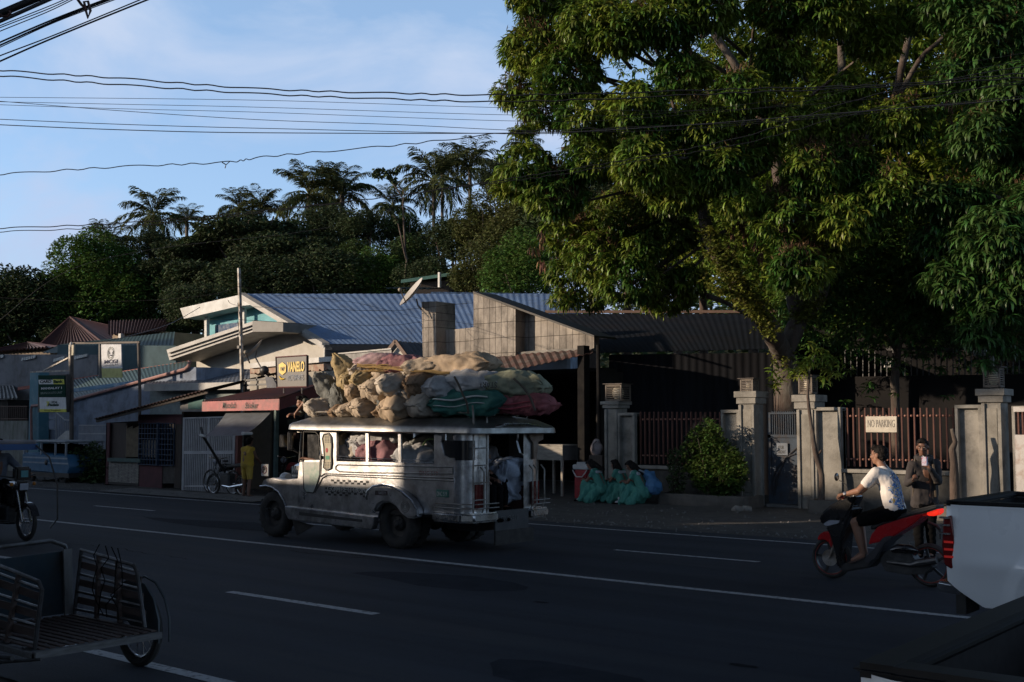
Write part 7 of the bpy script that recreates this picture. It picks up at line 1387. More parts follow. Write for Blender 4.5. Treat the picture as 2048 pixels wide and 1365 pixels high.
wv = mat('woven_bamboo', (.34, .32, .28), (.20, .19, .17), sc=6, rough=.8); a, b = Y2(748, 900, YS).x, Y2(952, 900, YS).x; zb, zt = Y2(850, 1180, YS).z, Y2(850, 1035, YS).z
m = MB(); nx, nz = 9, 16
for i in range(nx):
    for j in range(nz): x = a+(b-a)*i/nx; z = max(0, zb)+(zt-max(0, zb))*j/nz; m.box((x+(b-a)/nx/2, YS-.01+.008*((i+j) % 2), z+(zt-zb)/nz/2), ((b-a)/nx*.93, .01, (zt-zb)/nz*.75))
m.build('woven_panel', wv, t); wpan('woven_backing', 748, 952, 1035, 1190, blackm, YS+.01, .02)
lat = mat('lattice_blue', (.015, .04, .085), (.012, .03, .06), sc=4, rough=.6); m = MB(); a, b = Y2(955, 900, YS).x, Y2(1195, 900, YS).x; z0_, z1_ = Y2(1050, 1058, YS).z, Y2(1050, 775, YS).z
for k in range(13): x = a+(b-a)*k/12; m.bar((x, YS-.03, z0_), (x, YS-.03, z1_), .035, .02)
for k in range(9): z = z0_+(z1_-z0_)*k/8; m.bar((a, YS-.05, z), (b, YS-.05, z), .035, .02)
m.bar((a+(b-a)*.58, YS-.06, z0_-.02), (a+(b-a)*.58, YS-.06, z1_+.02), .08, .03); m.build('blue_lattice', lat, t); wpan('curtain', 965, 1085, 890, 1005, mat('curtain', (.20, .19, .17), (.10, .09, .08), sc=5, stretch=(3, 1, 1)), YS+.25, .02)
m = MB(); a, b = Y3(92, 700, 18.9), Y3(250, 700, 18.9); m.prism([Y3(92, 708, 18.9), Y3(240, 690, 18.9), Y3(250, 800, 18.9), Y3(92, 800, 18.9)], (0, .04, 0)); m.build('upper_board', mat('weathered_board', (.20, .20, .19), (.12, .12, .12), sc=5), t, fixn=True)
m = MB(); m.prism([Y3(140, 712, 18.88), Y3(232, 690, 18.88), Y3(232, 785, 18.88), Y3(140, 785, 18.88)], (0, .02, 0)); m.build('teal_board', mat('teal_board', (.02, .11, .10), (.015, .08, .075), sc=4), t, fixn=True)
# --- motor shop with red awning
t = thing('motor_shop', 'open-fronted motor repair shop under a dark red awning with pink valance', 'shop', (Y3(560, 900, 19).x, 19, 0))
pinkv = mat('pink_valance', (.44, .15, .14), (.34, .11, .11), sc=4, rough=.7, dirt=(.20, .12, .11), dsc=3)
fa, fb = Y3(224, 740, 17.8), Y3(690, 722, 17.8); fa2, fb2 = Y3(224, 798, 17.8), Y3(690, 790, 17.8)
back = PX(640, 770, fb.x); by = min(max(back.y, 20.0), 22.5); back = V3((fb.x, by, PX(640, 770, fb.x).z)) if abs(back.y-by) < .1 else PY(640, 770, by)
m = MB(); m.prism([fa2, fb2, fb, fa], (0, .03, 0)); o = m.build('valance', pinkv, t, fixn=True, label='pink painted valance board')
m = MB(); m.corr(fa+UP*.01, fb+UP*.01, back, V3((fa.x+.2, back.y, back.z)), .16, .012, th=.02); m.build('awning_roof', mat('dark_red_sheet', (.085, .022, .022), (.05, .018, .018), sc=3, rough=.7), t, angle=60)
m = MB(); dz = fb.z-fb2.z; m.prism([fb2+V3((-.01, 0, 0)), back-UP*dz*1.1, back, fb], (.03, 0, 0)); m.build('side_valance', mat('maroon_valance', (.15, .035, .04), (.10, .028, .03), sc=3), t, fixn=True)
for s, cx0, cx1 in (('MotoLab', 352, 432), ('Sticker', 488, 566)):
    a, b = Y3(cx0, 780, 17.8), Y3(cx1, 780, 17.8); text('lettering', s, blk, (a.x, 17.782, a.z), X_, b.x-a.x, .15, o, bold=.01, shear=.2)
xa, xb = Y3(112, 900, 19.2).x, Y3(1000, 900, 19.2).x
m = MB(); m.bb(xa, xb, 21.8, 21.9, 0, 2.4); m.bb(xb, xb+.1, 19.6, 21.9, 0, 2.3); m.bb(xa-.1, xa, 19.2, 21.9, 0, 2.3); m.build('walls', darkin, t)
m = MB(); m.bb(Y3(520, 900, 20.5).x, Y3(640, 900, 20.5).x, 20.5, 20.56, 0, 2.3); m.build('partition', mat('partition', (.12, .10, .07)), t); m = MB(); m.bb(Y3(660, 900, 20).x, Y3(672, 900, 20).x, 20, 20.1, 0, 2.3); m.build('door_post', mat('post_teal', (.10, .16, .15)), t)
m = MB(); m.bb(Y3(420, 900, 19.15).x, Y3(442, 900, 19.15).x, 19.15, 19.3, 0, 1.6); m.build('red_post', mat('post_red', (.16, .05, .04)), t)
random.seed(21)
for k in range(16):
    x = random.uniform(xa+1.2, xb-.3); z = random.uniform(.3, 2); m = MB(); r_ = random.uniform(.07, .16)
    if k % 2: m.tube([V3((x+math.cos(q*PI/8)*r_*1.6, 21.6, z+math.sin(q*PI/8)*r_*1.6)) for q in range(16)], .03, 6, closed=True); props(m.build('spare_tyre', rubber), 'motorcycle tyre hanging on the back wall of the repair shop, ' + ('lowest at the left', 'low near the door post', 'high at the left', 'in the middle', 'high near the side wall', 'low in the middle', 'beside the red goods', 'behind the motorcycle')[k//2], 'tyre', 'tyres on the back wall of the motor shop')
    else: m.bb(x, x+r_*2, 21.5, 21.7, z, z+r_*1.4); m.build('wall_goods', mat('goods%d' % (k % 4), [(.10, .04, .03), (.04, .07, .12), (.12, .11, .08), (.06, .06, .06)][k % 4]), t)
t = thing('tarp_awning', 'grey-blue tarpaulin stretched out under the pink valance', 'tarp', Y3(440, 870, 17.3).xyz)
A_, B_, C_, D_ = Y3(370, 808, 18.0), Y3(640, 806, 18.0), Y3(472, 944, 16.9), Y3(240, 950, 16.9)
m = MB(); m.grid(lambda u, v: A_.lerp(B_, u).lerp(D_.lerp(C_, u), v)-UP*.06*math.sin(PI*v)*(.6+.4*math.cos(u*6)), 16, 10); m.build('cloth', mat('tarp', (.15, .165, .18), (.11, .12, .13), sc=5, rough=.6, trans=.15), t, angle=180)
m = MB(); m.tube([Y3(470, 932, 16.88), Y3(524, 932, 17.2)], .04, 10); m.tube([Y3(215, 942, 16.9), Y3(240, 948, 16.9)], .035, 8); m.build('roller', white, t); m = MB(); m.tube([Y3(218, 895, 17), Y3(232, 950, 17), Y3(275, 1020, 17.6), Y3(362, 1165, 18.5)], .035, 6); m.build('prop_pole', blackm, t)
t = thing('slatted_gate', 'tall white steel gate of thin vertical slats beside the shack', 'gate', (Y3(270, 900, 19.2).x, 19.2, 0))
m = MB(); yg = 19.15
for a_, b_ in (((115, 840), (425, 830)), ((118, 1043), (425, 1040)), ((118, 1052), (425, 1050)), ((122, 1250), (330, 1255))): m.bar(Y3(*a_, yg), Y3(*b_, yg), .04)
for cx in (116, 268, 425): m.bar(Y3(cx, 836, yg), V3((Y3(cx, 836, yg).x, yg, .02)), .045)
m.build('frame', gm, t)
for k in range(28):
    cx = 121+k*10.9; a = Y3(cx, 838, yg); m = MB(); m.bar(a, V3((a.x, yg, .03)), .03); m.build('slat', gm, t)
t = thing('motorparts_sign', 'square dark signboard with yellow VANELO lettering above the red awning', 'sign', Y3(770, 650, 18.6).xyz)
c = [Y3(674, 470, 18.6), Y3(862, 458, 18.6), Y3(862, 648, 18.6), Y3(680, 652, 18.6)]; m = MB(); m.prism(c, (0, .05, 0)); m.build('board', mat('sign_dark', (.055, .05, .045), (.035, .033, .03), sc=4, rough=.5), t, fixn=True)
m = MB(); m.tube([p-YV*.01 for p in c], .018, 5, closed=True); m.build('frame', mat('sign_rim', (.15, .06, .06)), t)
yl = mat('sign_yellow', (.72, .50, .06), (.55, .38, .05), sc=6, rough=.5)
def st(s, cx0, cy0, cx1, cy1, mm, **k): a, b = Y3(cx0, cy1, 18.58), Y3(cx1, cy1, 18.58); text('lettering', s, mm, a, X_, b.x-a.x, Y3(cx0, cy0, 18.58).z-a.z, t, **k)
st('VANELO', 742, 498, 844, 560, yl, bold=.03); st('MOTORPARTS', 742, 578, 838, 612, mat('sign_blue', (.25, .28, .33)))
m = MB(); q = [Y3(*p, 18.585) for p in ((690, 515), (712, 500), (735, 518), (733, 560), (712, 578), (692, 560))]; m.prism(q, (0, -.006, 0)); m.build('emblem', yl, t, fixn=True)
st('VMP', 698, 528, 728, 556, blk, bold=.02); m = MB(); m.tube([Y3(692, 585, 18.58), Y3(705, 602, 18.58), Y3(725, 600, 18.58)], [.01, .03, .01], 6); m.build('swoosh', yl, t)
m = MB(); m.tube([Y3(720, 650, 18.64), Y3(720, 700, 18.64)], .02, 5); m.tube([Y3(830, 650, 18.64), Y3(830, 690, 18.64)], .02, 5); m.build('leg', steel, t)
# clutter between the pole and the sign
t = thing('rooftop_shelf', 'dark metal rack with buckets and wires behind the motorparts sign', 'rack', Y3(580, 640, 19.8).xyz); m = MB()
for a_, b_ in (((480, 610), (680, 600)), ((480, 640), (660, 632)), ((490, 600), (490, 680)), ((560, 590), (560, 670)), ((640, 590), (660, 660)), ((590, 560), (680, 640))): m.bar(Y3(*a_, 19.8), Y3(*b_, 19.8), .05)
m.build('rack', blackm, t); m = MB(); m.ell(Y3(602, 550, 19.8), (.14, .12, .13)); m.build('bucket', blackm, t); m = MB(); m.prism([Y3(608, 590, 19.7), Y3(650, 590, 19.7), Y3(690, 660, 19.7), Y3(618, 660, 19.7)], (0, .05, 0)); m.build('panel', greyw, t, fixn=True)
# dishes
def dish(label, c, axis, r, feed, m_=None, par_grp='satellite dishes'):
    t = thing('satellite_dish', label, 'satellite dish', c, 0, par_grp); a = V3(axis).normalized(); m = MB(); n = 28; x, y = frame(a); vs = []
    for i in range(9):
        f = i/8
        for k in range(n): vs.append(V3(c)+a*(f*f*r*.22)+(x*math.cos(2*PI*k/n)*.92+y*math.sin(2*PI*k/n))*r*f)
    m.add(vs, [(i*n+k, i*n+(k+1) % n, (i+1)*n+(k+1) % n, (i+1)*n+k) for i in range(8) for k in range(n)]); m.add([v-a*.015 for v in vs], [(i*n+k, (i+1)*n+k, (i+1)*n+(k+1) % n, i*n+(k+1) % n) for i in range(8) for k in range(n)]); m.build('reflector', m_ or mat('dish_grey', (.42, .40, .37), (.34, .32, .30), sc=4, rough=.6), t)
    m = MB()
    for p in feed: m.tube(p, .022, 6)
    m.build('arm', steel, t); m = MB(); e = V3(feed[0][-1]); m.ell(e, (.06, .06, .06)); m.build('feed_horn', mat('horn', (.30, .26, .20)), t); return t
c = PD(828, 588, 33.4); dish('upper satellite dish on the concrete pillar, seen nearly edge-on', c, (-.36, -.62, .55), .52, [[PD(812, 606, 33.2), PD(800, 580, 32.8)], [PD(833, 598, 33.5), PD(836, 612, 33.5), PD(858, 636, 33.4)]])
c = Y3(545, 428, 20.0); dish('lower satellite dish with dark rim behind the steel pole', c, (-.36, -.55, .62), .36, [[c+V3((-.1, -.1, -.35)), Y3(490, 440, 19.6)], [c+V3((.02, .05, -.02)), Y3(548, 470, 20), Y3(575, 520, 20), Y3(600, 560, 20)]])
t = thing('steel_pole', 'tall thin galvanised pole rising behind the pink valance', 'pole', (Y3(470, 900, 19.9).x, 19.9, 0)); m = MB(); p = PY(478, 537, 19.9); q = PY(485, 785, 19.9); m.tube([p, q, V3((q.x, 19.9, 0))], [.05, .06, .06], 10); m.build('pole', steel, t)
m = MB()
for cy in (210, 320, 408): a = Y3(440, cy-70, 19.85); m.tube([a, Y3(455, cy+20, 19.85)], .01, 4)
m.box(Y3(450, 408, 19.84), (.1, .08, .08)); m.build('bracket', blackm, t)
# hanging signs at the left
YC = 20.2
t = thing('sign_gantry', 'rusty pole frame carrying the green bank sign and the white banner', 'sign frame', (Y2(490, 900, YC).x, YC, 0)); m = MB()
m.tube([Y2(488, 225, YC), V3((Y2(495, 900, YC).x, YC, 0))], .07, 10); m.tube([Y2(945, 215, YC+.4), Y2(955, 600, YC+.4), V3((Y2(955, 600, YC+.4).x, YC+.4, 0))], .05, 8); m.bar(Y2(488, 228, YC), Y2(955, 222, YC+.4), .06); m.build('frame', mat('rusty_steel', (.10, .075, .06), (.05, .045, .04), sc=6), t)
m = MB(); m.bar(Y2(210, 425, YC), Y2(480, 415, YC), .05); m.bar(Y2(300, 415, YC), Y2(468, 328, YC), .05); m.bar(Y2(475, 240, YC), Y2(475, 420, YC), .04); m.build('bracket', steel, t)
m = MB(); m.ell(Y2(486, 238, YC-.08), (.05, .05, .09)); m.build('insulator', white, t); m = MB(); m.box(Y2(500, 275, YC-.1), (.12, .06, .35)); m.build('bracket_box', mat('cream_panel', (.42, .38, .28)), t)
for lab, (x0, y0, x1, y1), Y in (('bank', (262, 447, 442, 700), 19.9),):
    t = thing('bank_sign', 'green, white and yellow CARD Bank sign hanging at the left', 'sign', Y2(350, 700, Y).xyz)
    gd = mat('bank_green', (.010, .042, .030), rough=.9, spec=.1); ye = mat('bank_yellow', (.60, .58, .08), rough=.7); wh = mat('bank_white', (.62, .63, .63), rough=.7)
    def rr(nm, a, b, c_, d_, mm, off=0): p = [Y2(a, b, Y), Y2(c_, b, Y), Y2(c_+4, d_, Y), Y2(a+4, d_, Y)]; m = MB(); m.prism([v-YV*off for v in p], (0, .03, 0)); return m.build(nm, mm, t, fixn=True)
    rr('green_board', 260, 447, 440, 598, gd); rr('white_board', 268, 598, 444, 678, wh); rr('yellow_strip', 269, 678, 446, 698, ye); rr('white_patch', 264, 478, 360, 508, wh, .01); rr('yellow_patch', 362, 474, 436, 508, ye, .01)
    m = MB(); m.bb(Y2(256, 500, Y).x, Y2(449, 500, Y).x, Y+.031, Y+.16, Y2(350, 700, Y).z, Y2(350, 445, Y).z); m.build('box', blackm, t)
    def tt(s, a, b, c_, d_, mm, **k): o = Y2(a, d_, Y); text('lettering', s, mm, (o.x, Y-.014, o.z), X_, Y2(c_, d_, Y).x-o.x, Y2(a, b, Y).z-o.z, t, **k)
    tt('CARD', 274, 482, 354, 502, blk, bold=.05); tt('Bank', 368, 480, 432, 502, gd, bold=.05); tt('MANSALAY 1', 284, 530, 424, 545, wh, bold=.02); tt('BRANCH-LITE UNIT', 280, 562, 428, 577, mat('bank_grey', (.20, .24, .22))); tt('CARD Sulit', 352, 622, 392, 638, gd, shear=.3); tt('Padala', 330, 640, 404, 658, gd, bold=.03, shear=.2); tt('7', 318, 626, 340, 660, ye, bold=.05); tt('Money Remittance', 306, 683, 416, 693, gd)
    t2 = thing('banner_sign', 'white and yellow hanging banner with round seal and MCGI lettering', 'sign', Y2(760, 465, YC+.2).xyz); t = t2; Y = YC+.2
    rr('white_panel', 690, 236, 826, 400, mat('banner_white', (.48, .50, .53), rough=.6)); rr('yellow_panel', 692, 400, 828, 463, mat('banner_yellow', (.42, .42, .14), rough=.6)); m = MB(); m.bar(Y2(683, 236, Y), Y2(683, 466, Y), .07); m.build('edge_post', mat('grey_wood', (.15, .145, .14)), t)
    bl = mat('banner_blue', (.03, .04, .09)); tt('MCGI', 714, 344, 804, 368, bl, bold=.02); tt('MANSALAY', 712, 376, 806, 384, mat('faint_grey', (.30, .32, .35)))
    cc = Y2(758, 296, Y)
    for r_ in (.20, .15): m = MB(); m.tube([V3((cc.x+math.cos(k*PI/16)*r_, Y-.012, cc.z+math.sin(k*PI/16)*r_)) for k in range(32)], .007, 4, closed=True); m.build('seal_ring', mat('seal_gold', (.30, .30, .22)), t)
    m = MB(); m.tube([Y2(742, 284, Y-.01), Y2(750, 296, Y-.01), Y2(744, 300, Y-.01)], .012, 5); m.tube([Y2(774, 284, Y-.01), Y2(766, 296, Y-.01), Y2(772, 300, Y-.01)], .012, 5); m.tube([Y2(748, 308, Y-.01), Y2(758, 312, Y-.01), Y2(768, 308, Y-.01)], .016, 5); m.build('seal_emblem', bl, t)
# ================= PROPS BY THE WAREHOUSE =================
def K6(cx, cy, Y): return PY(1080+cx/3.793, 760+cy/3.793, Y)
t = thing('table', 'pale wooden table with deep apron at the dark warehouse opening', 'table', (K6(130, 848, 23.8).x, 23.8, 0)); tw = mat('table_wood', (.30, .28, .24), (.20, .185, .16), sc=5, rough=.8, stretch=(1, 5, 5))
zt, za = K6(100, 500, 23.5).z, K6(100, 610, 23.5).z; a, b = K6(-40, 500, 23.5).x, K6(170, 500, 23.5).x
m = MB(); m.bb(a-.03, b+.03, 23.47, 24.35, zt, zt+.03); m.build('table_top', tw, t); m = MB(); m.bb(a, b, 23.5, 23.53, za, zt); m.build('apron', tw, t); m = MB(); m.bb(b-.03, b, 23.53, 24.3, za, zt); m.build('side_apron', mat('table_dark', (.10, .10, .10)), t)
for x in (a+.03, b-.05):
    for y in (23.52, 24.25): m = MB(); m.bb(x-.025, x+.035, y, y+.06, 0, za); m.build('leg', tw, t)
t = thing('cooler_box', 'red ice cooler with white lid beside the seated girls', 'cooler', (K6(310, 848, 23.3).x, 23.3, 0)); a, b = K6(250, 700, 23.1).x, K6(368, 700, 23.1).x; z1, z2 = K6(300, 680, 23.1).z, K6(300, 625, 23.1).z
m = MB(); m.bb(a+.03, b-.03, 23.1, 23.5, .0, z1); m.build('body', mat('cooler_red', (.32, .02, .03), rough=.35), t, bevel=.03, seg=2); m = MB(); m.bb(a, b, 23.07, 23.53, z1, z2-.06); m.bb(a+.08, b-.08, 23.12, 23.48, z2-.06, z2); m.build('lid', mat('cooler_white', (.5, .5, .5), rough=.4), t, bevel=.02, seg=2); m = MB(); m.tube([(a+.02, 23.06, z1-.02), (a+.15, 23.03, z1-.18), (b-.15, 23.03, z1-.18), (b-.02, 23.06, z1-.02)], .015, 6); m.build('handle', mat('cooler_white', (.5, .5, .5)), t)
t = thing('backpack', 'pale backpack propped against the dark post above the girls', 'bag', K6(430, 570, 23.6).xyz); m = MB(); m.ell(K6(428, 520, 23.6), (.17, .12, .20)); m.ell(K6(432, 480, 23.6), (.11, .09, .10)); me = remeshed(m, .012, 2); wrinkle(me, .03, 9, 4); link_mesh('bag_body', me, mat('pale_bag', (.30, .25, .24), (.2, .17, .17), sc=6), t, angle=180); m = MB(); m.tube([K6(400, 540, 23.45), K6(405, 490, 23.45), K6(430, 465, 23.5)], .015, 6); m.build('strap', mat('strap_grey', (.12, .10, .10)), t)
m = MB(); m.bb(K6(380, 600, 23.5).x, K6(480, 600, 23.5).x, 23.45, 23.8, 0, K6(430, 572, 23.5).z); props(m.build('dark_crate', darkw, bevel=.01), 'dark wooden crate under the pale backpack', 'crate')
# ================= OTHER PEOPLE =================
hood = mat('hoodie', (.038, .032, .032), (.028, .024, .024), sc=7, rough=.9)
def B7(cx, cy, D=16.0): return PD(1420+cx/3.261, 700+cy/3.261, D)
loc = V3((B7(1395, 1100).x, B7(1395, 1100).y, 0)); yaw = R(190+10)
W_ = dict(pel=B7(1400, 1010, 16.05), chest=B7(1398, 800, 16.02), neck=B7(1392, 700, 15.98), head=B7(1386, 636, 15.93), shL=B7(1474, 745, 16.0), shR=B7(1318, 752, 16.0), elL=B7(1490, 860, 15.85), elR=B7(1290, 870, 15.95), wrL=B7(1428, 765, 15.68), wrR=B7(1325, 850, 15.70),
          hipL=B7(1440, 1010, 16.05), hipR=B7(1360, 1010, 16.05))
for s, cx in (('L', 1445), ('R', 1365)): h = W_['hip'+s]; W_['kn'+s] = V3((h.x, h.y-.04, .47)); W_['an'+s] = V3((h.x, h.y, .09)); W_['to'+s] = V3((h.x-.02, h.y-.18, .04))
J = wj(loc, yaw, W_)
boy, JB = person('person', 'young man in dark grey hoodie drinking from a pouch and holding a phone', loc, yaw, J, hf=wd(yaw, (.28, -.93, -.12)), sk=skind, shirt=hood, sleeve=.97, pants=blackc, leg=.98, vox=.0075, shoe=blackc, vshirt=.012,
    hands={'L': (wd(yaw, (-.5, -.1, .85)), wd(yaw, (-.7, .5, -.3)), .85, 1), 'R': (wd(yaw, (.5, -.6, .15)), wd(yaw, (0, 0, 1)), .8, -1)})
m = MB(); c = JB['neck']; 
for k in range(14):
    a = 2*PI*k/14; p = c+V3((math.cos(a)*.095, math.sin(a)*.10-.02, -.01+.03*math.sin(a)*-1)); caps(m, p, .038, c+V3((math.cos(a+.45)*.095, math.sin(a+.45)*.10-.02, -.01)), .038, 8)
caps(m, c+V3((-.05, -.13, -.02)), .05, c+V3((.05, -.13, -.02)), .05); me = remeshed(m, .011, 2); wrinkle(me, .012, 14, 2); link_mesh('hood', me, hood, boy, world=False, angle=180)
m = MB(); m.ell(JB['neck']+V3((0, .055, -.03)), (.055, .03, .03)); m.build('inner_collar', tshirt, boy, world=False, angle=180)
h = B7(1395, 722, 15.60); m = MB(); m.prism([h+V3((-.03, 0, -.07)), h+V3((.03, .01, -.07)), h+V3((.032, .01, .05)), h+V3((-.032, 0, .05))], (.01, .025, 0)); t = thing('drink_pouch', 'white and purple drink pouch held to the hooded boy\'s mouth', 'drink', h-V3((0, 0, .07))); m.build('pouch', mat('pouch', (.50, .48, .58), (.40, .08, .12), sc=22, rough=.35, lo=.48, hi=.6), t, fixn=True); m = MB(); m.tube([h+V3((0, .01, .05)), B7(1388, 692, 15.80)], .004, 5); m.build('straw', white, t)
h = B7(1345, 838, 15.62); m = MB(); m.box(h, (.07, .13, .01), Matrix.Rotation(.5, 3, 'X')); props(m.build('phone', gblk), 'dark phone in the hooded boy\'s right hand', 'phone')
for sx in (-1, 1): m = MB(); m.tube([JB['sh'+('R' if sx > 0 else 'L')]*.72+JB['neck']*.28+V3((0, .02, .06)), JB['chest']+V3((sx*.13, .135, .02)), JB['pel']+V3((sx*.15, .10, .12))], .018, 6); m.build('backpack_strap', mat('strap_brown', (.06, .045, .03)), boy, world=False)
# girls on the kerb
mint = mat('mint_uniform', (.06, .24, .19), (.045, .18, .15), sc=3, rough=.85); coll = mat('white_collar', (.45, .47, .5), rough=.8)
def girl(label, pel, hd, yawd, long_, mini, seed):
    loc = V3((pel.x, pel.y, 0)); yaw = R(yawd); hx = hd
    D = dict(pel=(0, 0, .36), chest=(0, .16, .66), neck=(0, .25, .82), head=(0, .34+hx[1], .93), shL=(-.15, .20, .76), shR=(.15, .20, .76), elL=(-.19, .33, .55), elR=(.19, .33, .55), wrL=(-.06, .50, .56), wrR=(.07, .52, .57), hipL=(-.09, .02, .34), hipR=(.09, .02, .34), knL=(-.09, .44, .46), knR=(.10, .44, .46), anL=(-.07, .60, .10), anR=(.12, .56, .10), toL=(-.07, .76, .05), toR=(.13, .72, .05))
    t, J = person('person', label, loc, yaw, D, hf=(0, .75, -.55) if mini != 'up' else (.1, .95, -.2), sk=skind, shirt=mint, sleeve=.22, hair=long_, vox=.010, shoe=blackc, sock=coll, bulk=.88, group='uniformed girls sitting on the planter kerb')
    m = MB(); caps(m, V3((-.10, .0, .32)), .14, V3((.10, .0, .32)), .14); caps(m, V3((-.11, .05, .34)), .13, V3((-.11, .44, .46)), .09); caps(m, V3((.11, .05, .34)), .13, V3((.12, .44, .46)), .09); caps(m, V3((0, .1, .34)), .12, V3((0, .44, .44)), .09)
    for x in (-.13, -.04, .05, .14): caps(m, V3((x, .46, .44)), .085, V3((x*1.5, .50, .20)), .06)
    for x in (-.24, -.12, .1, .24): caps(m, V3((x*.7, .1, .28)), .12, V3((x*1.3, .22, .10)), .10); caps(m, V3((x*.7, .3, .38)), .10, V3((x*1.4, .42, .12)), .08)
    me = remeshed(m, .014, 3); wrinkle(me, .05, 7, seed, (1.6, 1.6, .35)); wrinkle(me, .018, 17, seed, (1.5, 1.5, .4)); link_mesh('skirt', me, mint, t, world=False, angle=180)
    m = MB(); c = J['neck']; caps(m, c+V3((-.09, .0, -.03)), .045, c+V3((-.10, -.11, -.08)), .04); caps(m, c+V3((.09, .0, -.03)), .045, c+V3((.10, -.11, -.08)), .04); caps(m, c+V3((-.10, -.12, -.07)), .045, c+V3((.10, -.12, -.07)), .045); caps(m, c+V3((-.07, .05, -.06)), .03, c+V3((-.01, .07, -.2)), .02); caps(m, c+V3((.07, .05, -.06)), .03, c+V3((.01, .07, -.2)), .02)
    link_mesh('collar', remeshed(m, .01, 2), coll, t, world=False, angle=180); return t, J
g1 = girl('girl in mint uniform nearest the cooler, looking down, feet in white socks forward', K6(480, 848, 22.5), (0, .02), 94, (0, -.22, -.30), '', 3)
g2 = girl('girl in mint uniform in the middle with raised face and white collar', K6(655, 848, 22.75), (0, .0), 88, (0, -.16, -.16), 'up', 5)
g3 = girl('girl in mint uniform on the right with long black hair, carrying the blue bag', K6(790, 848, 22.35), (0, .02), 98, (.04, -.16, -.34), '', 7)
m = MB(); c = K6(838, 770, 22.45); caps(m, c+V3((0, 0, .10)), .13, c+V3((.10, .0, -.12)), .19); caps(m, c+V3((-.08, 0, .2)), .07, c, .14); me = remeshed(m, .013, 2); wrinkle(me, .06, 6, 3); wrinkle(me, .02, 16, 5); t = thing('blue_bag', 'light blue cloth bag slung behind the rightmost girl', 'bag', (c.x, c.y, .2)); link_mesh('bag_body', me, mat('bag_blue', (.05, .16, .32), (.04, .12, .25), sc=5, rough=.8), t, angle=180)
m = MB(); m.tube([c+V3((-.1, -.1, .2)), K6(770, 690, 22.3), K6(725, 680, 22.35)], .02, 6); m.build('strap', mat('strap_pale', (.25, .30, .36)), t)
# person in yellow at the shop
loc = V3((Y3(500, 1000, 18.5).x, 18.5, 0)); yaw = R(10); hz_ = Y3(490, 980, 18.5).z; k = hz_/1.60
person('person', 'person in a long yellow sleeveless jersey seen from behind at the motor shop', loc, yaw, {a: [q*k for q in b] for a, b in dict(pel=(0, 0, .93), chest=(0, .02, 1.24), neck=(0, .04, 1.45), head=(-.01, .10, 1.58), shL=(-.17, .02, 1.38), shR=(.17, .02, 1.38), elL=(-.23, .12, 1.12), elR=(.22, .14, 1.12), wrL=(-.15, .34, 1.02), wrR=(.14, .36, 1.02), hipL=(-.09, 0, .88), hipR=(.09, 0, .88), knL=(-.11, .03, .50), knR=(.13, -.02, .50), anL=(-.12, 0, .09), anR=(.15, -.1, .09), toL=(-.14, .16, .04), toR=(.18, .06, .04)).items()},
       sk=skind, shirt=mat('yellow_jersey', (.50, .33, .03), (.42, .27, .03), sc=5, rough=.8), sleeve=.02, pants=mat('yellow_shorts', (.45, .30, .04)), leg=.40, vox=.011, face=False, shoe=mat('sandal', (.10, .06, .05)), bulk=.98)
# jeepney people
def seated(label, loc, yawd, shirt, hf=(0, 1, 0), wr=None, hair='short', face=True, hands=None, sk=skind, dz=0, torso=False, **kw):
    D = dict(pel=(0, 0, .12), chest=(0, .02, .42), neck=(0, .03, .60), head=(0, .06, .73), shL=(-.17, .02, .54), shR=(.17, .02, .54), elL=(-.23, .08, .28), elR=(.23, .08, .28), wrL=(-.16, .32, .24), wrR=(.16, .32, .24), hipL=(-.09, .02, .1), hipR=(.09, .02, .1), knL=(-.10, .42, .12), knR=(.10, .42, .12), anL=(-.10, .44, -.30), anR=(.10, .44, -.30), toL=(-.10, .60, -.34), toR=(.10, .60, -.34))
    if wr: D.update(wr)
    return person('person', label, loc, R(yawd), D, hf=hf, sk=sk, shirt=shirt, sleeve=.28, pants=blackc, leg=.95, hair=hair, vox=.011, face=face, shoe=blackc, hands=hands, **kw)
seated('driver resting his bare arm on the jeepney door', V3((-14.42, 12.82, .86)), 90, mat('driver_shirt', (.10, .10, .12)), wr=dict(shL=(-.17, .0, .50), elL=(-.40, -.10, .43), wrL=(-.46, .16, .47)))
seated('passenger with short hair looking out of the jeepney rear door', V3((-11.5, 12.98, .82)), -80, mat('dark_blue_shirt', (.03, .035, .06)), hair='short')
seated('passenger with black hair further inside the jeepney rear', V3((-11.75, 13.55, .95)), -105, mat('grey_tee', (.12, .11, .11)), hair=(0, -.10, -.2))
seated('person sitting on the jeepney roof front behind the sacks, only a bare knee and arm showing', Q(400, 452, 13.3)+V3((-.0, 0, .02)), 120, mat('roof_shirt', (.08, .09, .07)), wr=dict(knL=(-.12, .25, .40), knR=(.12, .25, .40), anL=(-.12, .35, .05), anR=(.12, .35, .05), toL=(-.12, .5, .03), toR=(.12, .5, .03), pel=(0, 0, .10)), s=.8) if False else None
m = MB(); a, b, c = Q(425, 405, 12.95), Q(413, 322, 12.85), Q(398, 345, 12.75); d_ = Q(388, 440, 12.7); 
loc = Q(440, 440, 13.25); loc.z = 2.02
